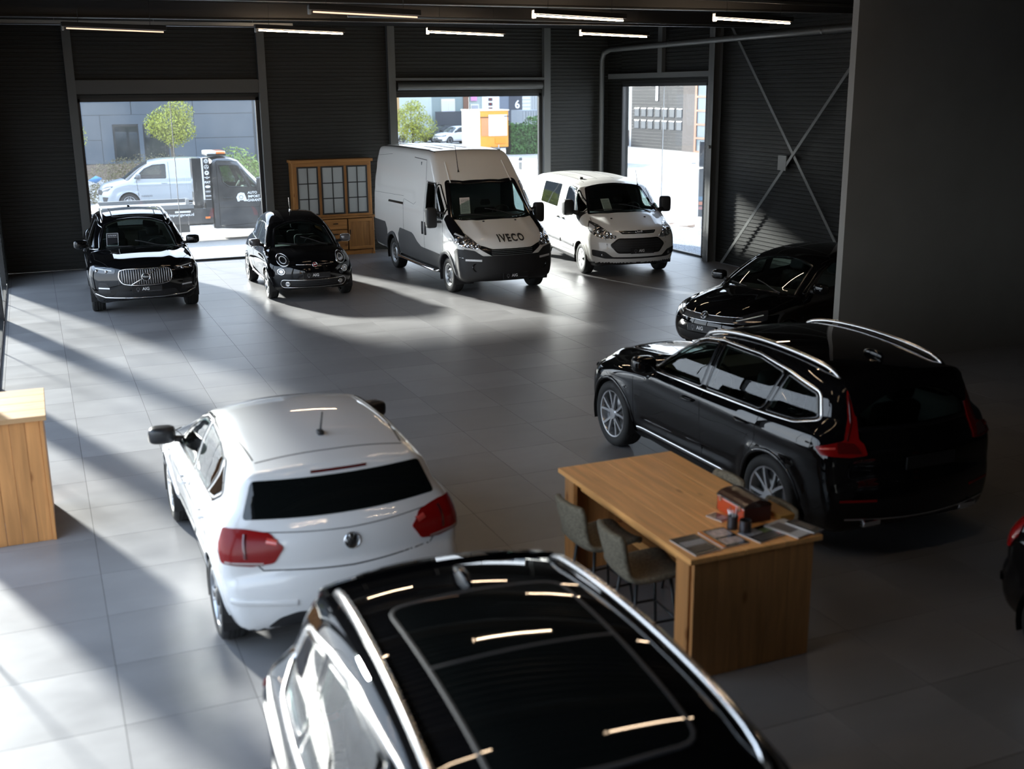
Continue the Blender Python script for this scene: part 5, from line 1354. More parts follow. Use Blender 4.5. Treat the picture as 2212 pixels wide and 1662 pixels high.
def bar(name, a, b, w, t, mat, parent=None):
    """flat steel bar between two points on the right wall"""
    a, b = Vector(a), Vector(b); d = (b - a).normalized(); s = Vector((1, 0, 0)); u = d.cross(s).normalized()
    bm = bmesh.new(); vs = []
    for p in (a, b):
        vs.append([bm.verts.new(p + u * i * w / 2 + s * j * t / 2) for i, j in ((-1, -1), (1, -1), (1, 1), (-1, 1))])
    for k in range(4): bm.faces.new((vs[0][k], vs[0][(k + 1) % 4], vs[1][(k + 1) % 4], vs[1][k]))
    bm.faces.new(vs[0][::-1]); bm.faces.new(vs[1])
    bmesh.ops.recalc_face_normals(bm, faces=bm.faces)
    return bm_obj(name, bm, mat, parent)
br = tag(empty('wall_bracing', (0, 0, 0)), 'crossed steel bracing bars on the dark right wall beside the glazed door', 'bracing')
bar('brace', (XR - .10, 21.35, .02), (XR - .10, 17.1, 4.45), .07, .012, STEEL_LIGHT, br); bar('brace', (XR - .085, 21.35, 5.2), (XR - .085, 17.1, .55), .07, .012, STEEL_LIGHT, br)
box('brace_plate', XR - .11, XR - .07, 19.12, 19.40, 2.22, 2.52, STEEL_LIGHT, br)
for k, y in enumerate((20.4, 16.2, 12.0, 7.2, 2.4)):
    bm = bmesh.new(); add_box(bm, XL, XR, y - .09, y + .09, 5.08, 5.095); add_box(bm, XL, XR, y - .09, y + .09, 5.36, 5.375); add_box(bm, XL, XR, y - .006, y + .006, 5.09, 5.37)
    struct(bm_obj(f'trim_{12 + k}', bm, principled('roof_steel', (.03, .03, .03), .5)))
# windows
def window(name, x0, x1, z1, mull, axis='x', c=YB, fw=.07, pane=PANE, depth=.10, z0=0.0):
    """glazed bay: frame pieces, joint, panes"""
    w = struct(empty(name, (0, 0, 0)))
    def b(nm, a0, a1, d0, d1, q0, q1, m):
        if axis == 'x': return box(nm, a0, a1, d0, d1, q0, q1, m, w)
        return box(nm, d0, d1, a0, a1, q0, q1, m, w)
    b('frame_head', x0, x1, c, c + depth, z1 - fw, z1, FRAME); b('frame_sill', x0, x1, c, c + depth, z0, z0 + .05, FRAME)
    b('frame_jamb', x0, x0 + fw, c, c + depth, z0, z1, FRAME); b('frame_jamb', x1 - fw, x1, c, c + depth, z0, z1, FRAME)
    xs = [x0 + fw] + list(mull) + [x1 - fw]
    for a, d in zip(xs, xs[1:]):
        b('glass_pane', a + .004, d - .004, c + depth * .45, c + depth * .45 + .012, z0 + .05, z1 - fw, pane)
    for m in mull: b('glass_joint', m - .008, m + .008, c + depth * .44, c + depth * .45 + .014, z0 + .05, z1 - fw, principled('joint_white', (.75, .77, .78), .4))
    return w
window('window_1', W1[0], W1[1], W1[2], [3.06], pane=PANE); window('window_2', W2[0], W2[1], W2[2], [10.37], pane=PANE_CLEAR)
window('door_1', D1[0], D1[1], D1[2], [24.33], 'y', XR, pane=PANE_CLEAR)
ys = [GL0] + LCOL
for k, (a, b_) in enumerate(zip(ys, ys[1:])):
    b2 = b_ + .06; a2 = a - (.06 if k else 0)
    window(f'window_{k + 3}', b2, a2, GL1, [(a2 + b2) / 2], 'y', XL - .10, pane=PANE_CLEAR)
for k, y in enumerate(LCOL): struct(box(f'trim_{17 + k}', XL - .42, XL + .01, y - .06, y + .06, 0, GL1, STEEL))
# services
GALV = principled('galvanised', (.20, .21, .21), .45, .6)
ct = tag(empty('cable_tray', (0, 0, 0)), 'galvanised cable tray hung under the dark roof at upper left', 'cable tray')
bm = bmesh.new(); add_box(bm, XL, 4.6, 20.9, 21.10, 5.00, 5.012); add_box(bm, XL, 4.6, 20.9, 20.912, 5.0, 5.07); add_box(bm, XL, 4.6, 21.09, 21.10, 5.0, 5.07)
bm_obj('tray', bm, GALV, ct)
for x in (.6, 2.2, 3.9): tube('hanger', [(x, 21.0, 5.0), (x, 21.0, ZC)], .006, GALV, ct, 6)
pp = tag(empty('drain_pipe', (0, 0, 0)), 'grey drain pipe running along the right wall and down the far corner', 'pipe')
tube('pipe', [(XR - .24, 13.0, 4.92), (XR - .24, 20.0, 4.90), (XR - .24, 26.6, 4.86), (XR - .28, 26.86, 4.78), (XR - .30, 26.92, 4.6), (XR - .30, 26.92, 2.5), (XR - .30, 26.92, .02)], .065, STEEL_LIGHT, pp, 14)
for y in (15, 18, 20.9, 23.6): lathe('pipe_clip', [(.075, -.02), (.075, .02)], STEEL, pp, 14, 'y', (XR - .24, y, 4.9))
rod = tag(empty('conduit', (0, 0, 0)), 'thin conduit crossing the dark roof above the vans', 'pipe')
tube('conduit_pipe', [(5.0, 18.6, 5.06), (9.0, 18.9, 5.06), (XR - .5, 19.4, 5.06)], .018, GALV, rod, 8)
rod2 = tag(empty('conduit', (0, 0, 0)), 'pale conduit along the roof at the upper right of the hall', 'pipe')
tube('conduit_pipe', [(5.5, 13.9, 5.12), (9.0, 14.2, 5.10), (12.6, 14.5, 5.06)], .03, STEEL_LIGHT, rod2, 8)
# lamps: three columns of tube lights in rows
TUBE = principled('lamp_tube', (1, .93, .84), .4, emit=(1.0, .74, .50), estr=TUBE_STRENGTH)
LAMP_BODY = principled('lamp_body', (.01, .01, .01), .5)
TUBE_DIM = principled('dim_lamp_tube', (.5, .45, .4), .4, emit=(1.0, .60, .40), estr=TUBE_STRENGTH * .02)
CAP_GLOW = principled('glowing_end_cap', (.8, .75, .7), .4, emit=(1.0, .74, .50), estr=TUBE_STRENGTH * .12)  # glow put into the cap for the tube light falling on it
def tube_light(x, y, z, label, group=None, dim=False, cap=True):
    t = tag(empty('ceiling_light', (x, y, z), R(9)), label, 'lamp', group)
    bm = bmesh.new(); add_box(bm, 0, 1.62, -.045, .045, .03, .10, .008); bm_obj('housing', bm, LAMP_BODY, t)
    bm = bmesh.new(); add_tube(bm, [(.07, 0, .005), (1.58, 0, .005)], .0105, 10); bm_obj('lamp_tube', bm, TUBE_DIM if dim else TUBE, t)
    bm = bmesh.new(); add_box(bm, 0, .035, -.035, .035, -.03, .09, .01); bm_obj('end_cap', bm, CAP_GLOW if cap else principled('end_cap_white', (.4, .38, .34), .4), t)
    for xx in (.25, 1.37): tube('hanger', [(xx, 0, .10), (xx, 0, ZC - z - .02)], .004, LAMP_BODY, t, 6)
    t.rotation_euler = (0, R(1.2), R(9))
rows = [(19.55, 'far'), (14.95, 'middle'), (10.2, None), (5.5, None)]
names3 = {('far', 0): 'unlit looking tube light far left under the cable tray', ('far', 1): 'tube light above the small black car in the far row', ('far', 2): 'tube light above the tall white van in the far row', ('far', 3): 'tube light above the white crew van in the far row',
          ('middle', 1): 'tube light with pale end cap left of the roof centre', ('middle', 2): 'bright tube light of the nearer row over the tall van', ('middle', 3): 'bright tube light nearest the right wall and partition', ('middle', 0): 'tube light of the nearer row at the far left end'}
for y, rn in rows:
    for k, x in enumerate((.66, 3.66, 6.68, 9.70) if rn == 'far' else (.5, 3.50, 6.68, 9.65)):
        if (rn is None and k == 3) or (rn == 'middle' and k == 0) or (y == 5.5 and k == 2): continue
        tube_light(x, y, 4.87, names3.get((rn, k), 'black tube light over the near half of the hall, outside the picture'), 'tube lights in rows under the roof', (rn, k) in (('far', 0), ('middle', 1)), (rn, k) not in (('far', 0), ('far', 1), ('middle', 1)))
# ---------------------------------------------------------------- vehicles in the showroom
xc1, BX = xc_suv('black suv with slatted chrome grille parked nose out before the left window', (1.72, 23.05, 0), R(-91.4))
xc2 = dup_tree(xc1); xc2.location = (6.60, 9.12, 0); xc2.rotation_euler = (0, 0, R(90.6)); xc2['label'] = 'black suv seen from behind beside the wooden table, red tail light glowing'
for ch in list(xc2.children):
    if ch.name.startswith('panoramic_roof'):
        for g in list(ch.children): bpy.data.objects.remove(g)
        bpy.data.objects.remove(ch)
xc3 = dup_tree(xc1); xc3.location = (1.63, 3.05, 0); xc3.rotation_euler = (0, 0, R(-92.2)); xc3['label'] = 'nearest black suv in the foreground with a large glass roof and silver rails'
for o in (xc1, xc2, xc3): o['group'] = 'black suvs of one model'
fiat = city_car('small black city car with round headlights standing before the wooden cabinet', (4.77, 22.65, 0), R(-91.0))
iveco, BI = cargo_van('tall white cargo van with black bumper and cladding in front of the middle window', (8.32, 22.40, 0), R(-89.6))
ford, BF = crew_van('lower white crew van with hexagonal grille parked beside the tall van', (11.88, 22.9, 0), R(-97.0))
polo, BP = hatchback('white hatchback seen from behind with dark rear window and red tail lights', (1.735, 8.99, 0), R(90.7), PAINT_WHITE, 4.05, style='five_dark')
golf, BG = hatchback('black hatchback half hidden behind the dark partition wall', (10.78, 14.12, 0), R(197), PAINT_BLACK, 4.28, res=.9)
edge = dup_tree(golf); edge.location = (6.80, 3.45, 0); edge.rotation_euler = (0, 0, R(-91)); edge['label'] = 'dark car at the right edge showing only its rear corner and red lamp'
def price_sheet(name, label, car, x, y, z, w, h, rz, lean, mat, ink):
    """sheet in a plastic stand behind the windscreen"""
    t = tag(empty(name, (0, 0, 0)), label, 'sign')
    M = car.matrix_basis if False else Matrix.Translation(car.location) @ Matrix.Rotation(car.rotation_euler.z, 4, 'Z')
    p = M @ Vector((x, y, z)); t.location = p; t.rotation_euler = (0, 0, car.rotation_euler.z + R(90) + R(rz))
    bm = bmesh.new(); add_box(bm, -w / 2, w / 2, -.002, .002, 0, h); bm.transform(Matrix.Rotation(R(-lean), 4, 'X')); bm_obj('sheet', bm, mat, t)
    bm = bmesh.new(); rr = random.Random(3)
    zz = h * .86
    while zz > h * (.62 if mat is PLATE_BLACK else .12):
        x0 = -w * .38
        while x0 < w * .36:
            l_ = rr.uniform(.03, .10) * w * 2; add_box(bm, x0, min(x0 + l_, w * .40), -.0035, -.0025, zz, zz + h * .018); x0 += l_ + w * .04
        zz -= h * rr.choice((.05, .07, .10))
    bm.transform(Matrix.Rotation(R(-lean), 4, 'X')); bm_obj('printed_lines', bm, ink, t)
    if mat is PLATE_BLACK:
        bm = bmesh.new()
        for a in ((-w / 2, w / 2, 0, .006), (-w / 2, w / 2, h - .006, h), (-w / 2, -w / 2 + .006, 0, h), (w / 2 - .006, w / 2, 0, h)): add_box(bm, a[0], a[1], -.004, .003, a[2], a[3])
        bm.transform(Matrix.Rotation(R(-lean), 4, 'X')); bm_obj('sheet_border', bm, PRINT_WHITE, t)
    return t

# ---------------------------------------------------------------- timber
def wood(name, c, axis='z', amt=.35):
    if name in MATS: return MATS[name]
    m = principled(name, c, .45, spec=.35); n, l, b = nodes_of(m)
    tc = n.new('ShaderNodeTexCoord'); oi = n.new('ShaderNodeObjectInfo'); ad = n.new('ShaderNodeVectorMath'); ad.operation = 'ADD'
    cx = n.new('ShaderNodeCombineXYZ'); mu = n.new('ShaderNodeMath'); mu.operation = 'MULTIPLY'; mu.inputs[1].default_value = 17
    l.new(oi.outputs['Random'], mu.inputs[0])
    for k in range(3): l.new(mu.outputs[0], cx.inputs[k])
    l.new(tc.outputs['Object'], ad.inputs[0]); l.new(cx.outputs[0], ad.inputs[1])
    mp = n.new('ShaderNodeMapping'); mp.inputs['Scale'].default_value = {'z': (14, 14, 1.1), 'y': (14, 1.1, 14), 'x': (1.1, 14, 14)}[axis]
    l.new(ad.outputs[0], mp.inputs[0])
    no = n.new('ShaderNodeTexNoise'); no.inputs['Scale'].default_value = 1.3; no.inputs['Detail'].default_value = 5; no.inputs['Distortion'].default_value = .6
    l.new(mp.outputs[0], no.inputs['Vector'])
    cr = n.new('ShaderNodeValToRGB'); cr.color_ramp.elements[0].position = .3; cr.color_ramp.elements[1].position = .72
    cr.color_ramp.elements[0].color = tuple(x * (1 - amt) for x in c) + (1,); cr.color_ramp.elements[1].color = tuple(min(1, x * (1 + amt * .5)) for x in c) + (1,)
    l.new(no.outputs['Fac'], cr.inputs[0])
    vo = n.new('ShaderNodeTexVoronoi'); vo.inputs['Scale'].default_value = 1.0
    mk = n.new('ShaderNodeMapping'); mk.inputs['Scale'].default_value = {'z': (4.5, 4.5, 2.0), 'y': (4.5, 2.0, 4.5), 'x': (2.0, 4.5, 4.5)}[axis]
    l.new(ad.outputs[0], mk.inputs[0]); l.new(mk.outputs[0], vo.inputs['Vector'])
    kr = n.new('ShaderNodeValToRGB'); kr.color_ramp.elements[0].position = .05; kr.color_ramp.elements[1].position = .13
    kr.color_ramp.elements[0].color = (.42, .30, .2, 1); kr.color_ramp.elements[1].color = (1, 1, 1, 1)
    l.new(vo.outputs['Distance'], kr.inputs[0])
    mx = n.new('ShaderNodeMix'); mx.data_type = 'RGBA'; mx.blend_type = 'MULTIPLY'; mx.inputs[0].default_value = .8
    l.new(cr.outputs[0], mx.inputs['A']); l.new(kr.outputs[0], mx.inputs['B'])
    hv = n.new('ShaderNodeHueSaturation'); mr = n.new('ShaderNodeMapRange'); mr.inputs[3].default_value = .86; mr.inputs[4].default_value = 1.12
    l.new(oi.outputs['Random'], mr.inputs[0]); l.new(mr.outputs[0], hv.inputs['Value']); l.new(mx.outputs['Result'], hv.inputs['Color']); l.new(hv.outputs[0], b.inputs['Base Color'])
    return m
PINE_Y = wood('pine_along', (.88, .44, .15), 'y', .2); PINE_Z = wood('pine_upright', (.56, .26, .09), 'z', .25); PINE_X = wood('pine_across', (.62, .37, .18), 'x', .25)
OAK_Z = wood('oak_upright', (.34, .155, .045), 'z'); OAK_X = wood('oak_across', (.36, .165, .048), 'x')
def board(name, x0, x1, y0, y1, z0, z1, mat, parent, b=.004): return box(name, x0, x1, y0, y1, z0, z1, mat, parent, b)

# high table
tb = tag(empty('high_table', (4.19, 6.72, 0)), 'high pine table with plank top and solid end panels beside the black suv', 'table')
w0, w1, l0, l1 = -.53, .53, -1.0, 1.02
xs = np.linspace(w0, w1, 6)
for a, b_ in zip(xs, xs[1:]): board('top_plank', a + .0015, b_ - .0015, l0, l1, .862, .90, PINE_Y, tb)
for yy in (l0 + .05, l1 - .05):
    xs2 = np.linspace(w0 + .05, w1 - .05, 6)
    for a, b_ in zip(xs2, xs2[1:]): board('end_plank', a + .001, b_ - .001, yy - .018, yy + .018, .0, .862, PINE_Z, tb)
    for s in (-1, 1):
        sy = 1 if yy < 0 else -1
        board('side_post', s * .48 - .018, s * .48 + .018, min(yy, yy + sy * .16) + .018 * sy, max(yy, yy + sy * .16) + .018 * sy, 0, .862, PINE_Z, tb)
board('apron', -.44, -.40, l0 + .24, l1 - .24, .77, .86, PINE_Y, tb); board('apron', .40, .44, l0 + .24, l1 - .24, .77, .86, PINE_Y, tb)
board('foot_beam', -.05, .05, l0 + .07, l1 - .07, .30, .38, PINE_Y, tb)
# counter at the left edge
cn = tag(empty('counter', (0, 0, 0)), 'pine plank counter at the left edge by the glass wall', 'counter')
CX0, CX1, CY0, CY1 = XL + .03, -.155, 10.19, 11.20
xe = [CX0, -.56, -.43, -.305, -.185]
for k, (a, b_) in enumerate(zip(xe, xe[1:])): board('front_plank', a + .001, b_ - .001, CY0 + (.004 if k % 2 else 0), CY0 + .03, .0, 1.12, PINE_Z, cn)
board('corner_post', -.185, CX1, CY0 - .006, CY0 + .12, 0, 1.12, PINE_Z, cn)
yy = np.linspace(CY0 + .12, CY1 - .02, 6)
for a, b_ in zip(yy, yy[1:]): board('side_plank', CX1 - .03, CX1 - .002, a + .001, b_ - .001, 0, 1.12, PINE_Z, cn)
board('back_plank', CX0, CX1 - .03, CY1 - .05, CY1 - .02, 0, 1.12, PINE_Z, cn)
ye = np.linspace(CY0 - .03, CY1, 5)
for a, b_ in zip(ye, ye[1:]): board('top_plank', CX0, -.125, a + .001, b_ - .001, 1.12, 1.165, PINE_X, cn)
# display cabinet
cb = tag(empty('display_cabinet', (6.62, 26.62, 0)), 'oak display cabinet with black framed glass doors against the back wall', 'cabinet')
def CB(n, x0, x1, y0, y1, z0, z1, m=None, p=None, b=.004): return board(n, x0, x1, y0, y1, z0, z1, m or OAK_Z, p or cb, b)
hw, dp = .97, .46
CB('base_side', -hw, -hw + .04, -.0, dp, 0, .90); CB('base_side', hw - .04, hw, 0, dp, 0, .90); CB('base_bottom', -hw + .04, hw - .04, .01, dp, .08, .11); CB('base_back', -hw + .04, hw - .04, dp - .02, dp, .08, .90)
CB('worktop', -hw - .04, hw + .04, -.05, dp, .90, .945, OAK_X); CB('plinth', -hw + .04, hw - .04, .02, .05, 0, .08, OAK_X)
for k in range(4): CB('foot', (-hw, hw - .07)[k % 2], (-hw + .07, hw)[k % 2], (-.012, dp - .06)[k // 2], (.058, dp)[k // 2], 0, .07)
xd = [-hw + .05, -.32, .32, hw - .05]
IRON = principled('iron_handle', (.02, .018, .016), .5, .6)
for k in (0, 2):
    a, b_ = xd[k], xd[k + 1]
    d = CB('door', a, b_, -.012, .012, .13, .88, OAK_Z); s = .075
    CB('door_rail', a, b_, -.026, -.012, .13, .13 + s, OAK_X, d); CB('door_rail', a, b_, -.026, -.012, .88 - s, .88, OAK_X, d); CB('door_stile', a, a + s, -.026, -.012, .13 + s, .88 - s, OAK_Z, d); CB('door_stile', b_ - s, b_, -.026, -.012, .13 + s, .88 - s, OAK_Z, d)
    hx_ = (b_ - .035) if k == 0 else (a + .035); box('handle', hx_ - .01, hx_ + .01, -.05, -.026, .50, .62, IRON, d, .004)
for k, (z0, z1) in enumerate(((.13, .37), (.38, .62), (.63, .88))):
    d = CB('drawer', xd[1] + .03, xd[2] - .03, -.022, .012, z0 + .004, z1 - .004, OAK_X); box('handle', -.06, .06, -.05, -.022, (z0 + z1) / 2 + .01, (z0 + z1) / 2 + .03, IRON, d, .004)
CB('upper_side', -hw + .01, -hw + .05, .06, dp, .945, 2.24); CB('upper_side', hw - .05, hw - .01, .06, dp, .945, 2.24); CB('upper_back', -hw + .05, hw - .05, dp - .02, dp, .945, 2.24, principled('cabinet_inside', (.62, .58, .52), .7)); CB('cornice', -hw - .03, hw + .03, .0, dp, 2.24, 2.31, OAK_X)
CB('upper_rail', -hw + .05, hw - .05, .055, .09, 2.15, 2.24, OAK_X); CB('upper_rail', -hw + .05, hw - .05, .055, .09, .945, 1.00, OAK_X)
for z in (1.38, 1.78): CB('shelf', -hw + .05, hw - .05, .12, dp - .02, z, z + .025, OAK_X)
xu = [-hw + .05, -.315, .315, hw - .05]
CB('upper_stile', -hw + .05, -hw + .11, .055, .09, 1.0, 2.15); CB('upper_stile', hw - .11, hw - .05, .055, .09, 1.0, 2.15)
for x in (-.315, .315): CB('upper_stile', x - .035, x + .035, .055, .09, 1.0, 2.15)
LEAD = principled('black_iron_frame', (.012, .012, .012), .5); 
CABG = principled('cabinet_pane', (.33, .345, .335), .12, 0, .3)
for k, (a, b_) in enumerate(((-hw + .11, -.35), (-.28, .28), (.35, hw - .11))):
    d = tag(CB('glass_door', a, a + .035, .04, .07, 1.0, 2.15, LEAD, None, .002))
    CB('door_frame', b_ - .035, b_, .04, .07, 1.0, 2.15, LEAD, d, .002); CB('door_frame', a + .035, b_ - .035, .04, .07, 1.0, 1.035, LEAD, d, .002); CB('door_frame', a + .035, b_ - .035, .04, .07, 2.115, 2.15, LEAD, d, .002)
    m_ = (a + b_) / 2; CB('glazing_bar', m_ - .012, m_ + .012, .042, .068, 1.035, 2.115, LEAD, d, .002)
    for z in (1.385, 1.75): CB('glazing_bar', a + .035, b_ - .035, .042, .068, z - .012, z + .012, LEAD, d, .002)
    for z0, z1 in ((1.035, 1.373), (1.397, 1.738), (1.762, 2.115)):
        for x0, x1 in ((a + .035, m_ - .012), (m_ + .012, b_ - .035)): CB('pane', x0, x1, .053, .057, z0, z1, CABG, d, 0)

# stools round the table
FABRIC = noise_var(principled('olive_fabric', (.17, .15, .11), .85, spec=.2), (60, 60, 60), .35, bump=.15, dist=.002)
LEGM = principled('stool_leg', (.012, .012, .012), .4)
def stool():
    t = empty('bar_stool', (0, 0, 0))
    # one padded shell: seat that turns up into a waisted back (faces +x)
    prof = [(.24, .635, .20), (.20, .665, .225), (.05, .660, .235), (-.10, .650, .235), (-.19, .665, .225), (-.235, .72, .20), (-.262, .80, .185), (-.285, .90, .20), (-.305, 1.0, .205), (-.315, 1.05, .18)]
    P = catmull([p[:2] for p in prof], 4); Wd = catmull([(i, p[2]) for i, p in enumerate(prof)], 4)
    n = len(P); m = 13; V = []
    for k in range(n):
        w = Wd[k][1]
        for j in range(m):
            u = -1 + 2 * j / (m - 1); yy_ = u * w
            lift = .035 * abs(u) ** 2.5
            bend = sstep((k / n - .45) / .2)
            V.append((P[k][0] + lift * bend * 1.3, yy_, (P[k][1] + lift * (1 - bend)) * .905))
    F = [[k * m + j, k * m + j + 1, (k + 1) * m + j + 1, (k + 1) * m + j] for k in range(n - 1) for j in range(m - 1)]
    o = mesh_obj('seat_shell', V, F, FABRIC, t, smooth=True)
    sd = o.modifiers.new('padding', 'SOLIDIFY'); sd.thickness = .045; sd.offset = 0
    sb = o.modifiers.new('soft', 'SUBSURF'); sb.levels = 1; sb.render_levels = 1
    for sx in (1, -1):
        for sy in (1, -1):
            tube('leg', [(sx * .13, sy * .12, .58), (sx * .19, sy * .19, .0)], [.013, .010], LEGM, t, 8)
    q = .16
    for a, b_ in (((.165, .165), (.165, -.165)), ((-.165, .165), (-.165, -.165)), ((.165, .165), (-.165, .165)), ((.165, -.165), (-.165, -.165))):
        tube('foot_rail', [(a[0], a[1], .26), (b_[0], b_[1], .26)], .009, LEGM, t, 8)
    return t
st = stool()
spots = [(3.64, 6.93, 4, 'olive fabric bar stool left of the table, farther of the two'), (3.67, 6.31, -3, 'olive fabric bar stool left of the table, nearer of the two'),
         (4.47, 6.90, 181, 'bar stool tucked behind the table, back showing near the middle of its far edge'), (4.47, 6.24, 178, 'bar stool tucked behind the table beside the orange box')]
for k, (x, y, a, lab) in enumerate(spots):
    o = st if k == 0 else dup_tree(st); o.location = (x, y, 0); o.rotation_euler = (0, 0, R(a)); tag(o, lab, 'stool', 'bar stools round the high table')

# things on the table
TZ = .90
bx = tag(empty('orange_case', (4.435, 6.26, TZ)), 'orange and dark brown case standing on the wooden table', 'case')
bm = bmesh.new(); add_box(bm, -.115, .115, -.17, .17, 0, .115, .012); bm_obj('case_body', bm, principled('orange_lacquer', (.62, .07, .012), .3, 0, .6), bx)
V = []; F = []
arc = [(.118 * math.cos(t), .115 + .05 * math.sin(t)) for t in np.linspace(0, PI, 13)]
prism('case_lid', [(x, z) for x, z in arc], -.172, .172, principled('dark_brown_lid', (.035, .012, .008), .22, 0, .6), bx, 'y')
for y in (-.172, .166): box('case_end', -.112, .112, y, y + .006, .004, .115, principled('dark_red_end', (.06, .012, .008), .35), bx)
for y in (-.12, .12): box('case_clip', -.122, -.114, y - .012, y + .012, .085, .125, SATIN, bx)
bl = tag(box('wood_block', 4.60, 4.72, 6.04, 6.34, TZ, TZ + .04, principled('ochre_wood', (.36, .19, .04), .6), None, .004), 'ochre wooden tray beside the orange case on the table', 'tray')
def magazine(x, y, w, h, rz, label, blocks, base=(.02, .02, .022), z=TZ):
    t = tag(empty('brochure', (x, y, z), R(rz)), label, 'brochure', 'brochures on the high table')
    box('pages', -w / 2, w / 2, -h / 2, h / 2, 0, .008, PAPER, t, .001)
    m = principled('cover_%d' % (hash((base, label)) % 9999), base, .25, 0, .4)
    c = box('cover', -w / 2 - .001, w / 2 + .001, -h / 2 - .001, h / 2 + .001, .008, .0092, m, t)
    for k, (a, b_, c0, d, col) in enumerate(blocks):
        mm = principled('ink_%.2f_%.2f_%.2f' % col, col, .3, 0, .4)
        if col[0] > .3 and col[0] < .6: noise_var(mm, (40, 40, 40), .5) if not mm.get('nz') else None; mm['nz'] = 1
        box('print_block', a * w - w / 2, b_ * w - w / 2, c0 * h - h / 2, d * h - h / 2, .0092, .0098, mm, c)
magazine(3.82, 5.92, .21, .30, 4, 'dark brochure with a grey picture nearest the table corner', [(.1, .95, .45, .72, (.30, .31, .32)), (.1, .9, .12, .4, (.05, .045, .04))])
magazine(4.06, 5.95, .21, .30, 2, 'brochure with orange edge and pale portraits on the table', [(0, .14, 0, 1, (.75, .22, .02)), (.24, .95, .12, .42, (.52, .42, .38)), (.24, .95, .56, .9, (.55, .45, .42))])
magazine(4.36, 5.90, .30, .21, 12, 'green and white landscape brochure near the table end', [(.05, .5, .55, .95, (.32, .34, .38)), (.5, .95, .5, .8, (.10, .16, .05)), (.1, .7, .05, .45, (.03, .04, .05)), (.7, .9, .1, .3, (.20, .04, .03))])
magazine(4.56, 5.88, .21, .29, 16, 'white brochure with a dark photograph at the table end', [(.1, .6, .3, .9, (.06, .06, .07))], (.55, .55, .55), TZ + .0105)
magazine(4.655, 5.85, .10, .25, 14, 'narrow dark leaflet at the right end of the table', [(.3, .9, .2, .8, (.10, .09, .08))], (.03, .03, .03), TZ + .021)
magazine(4.24, 6.28, .10, .15, 15, 'small dark red card beside the orange case', [(.1, .9, .1, .5, (.34, .30, .30))], (.10, .03, .04))
MESHM = principled('metal_cup', (.12, .12, .13), .3, .9)
for k, (x, y, h, r, lab) in enumerate(((4.215, 6.07, .10, .038, 'metal pen cup holding several pens on the table'), (4.25, 5.97, .095, .042, 'round dark metal cup nearer the table end'))):
    t = tag(empty('pen_cup', (x, y, TZ)), lab, 'cup')
    lathe('cup', [(0, .001), (r, .001), (r, h), (r - .003, h), (r - .003, .006), (0, .006)], MESHM, t, 24)
    if k == 0:
        for q in range(5):
            a = q * 1.25 + .3
            p = tube('pen', [(x + .012 * math.cos(a), y + .012 * math.sin(a), TZ + .008), (x + .035 * math.cos(a), y + .035 * math.sin(a), TZ + .15)], .004, (PRINT_WHITE, SATIN, CHROME, PRINT_WHITE, PLATE_BLACK)[q], None, 6)
            tag(p, ('white pen leaning right in the metal cup', 'matt silver pen leaning back in the metal cup', 'shiny chrome pen leaning left in the metal cup', 'white pen leaning forward in the metal cup', 'black pen standing in the metal cup')[q], 'pen', 'pens in the metal cup')
# sheets in the windscreens
price_sheet('price_sheet', 'dark price card with white border in the windscreen of the left black suv', xc1, .80, -.46, 1.10, .21, .25, -8, 28, PLATE_BLACK, PRINT_WHITE)
price_sheet('price_sheet', 'white price sheet in the windscreen of the tall white van', iveco, 1.55, -.50, 1.50, .22, .32, 6, 8, PAPER, PRINT_GREY)
price_sheet('price_sheet', 'white price sheet leaning in the windscreen of the crew van', ford, 1.30, -.28, 1.32, .21, .29, 10, 35, PAPER, PRINT_GREY)
# small sensor on the column by the door, spots of dirt on the floor
tag(box('door_sensor', 14.00, 14.05, 21.72, 21.77, 2.56, 2.63, principled('sensor_grey', (.22, .22, .22), .5), None, .01), 'small white sensor on the steel column beside the glazed door', 'sensor')
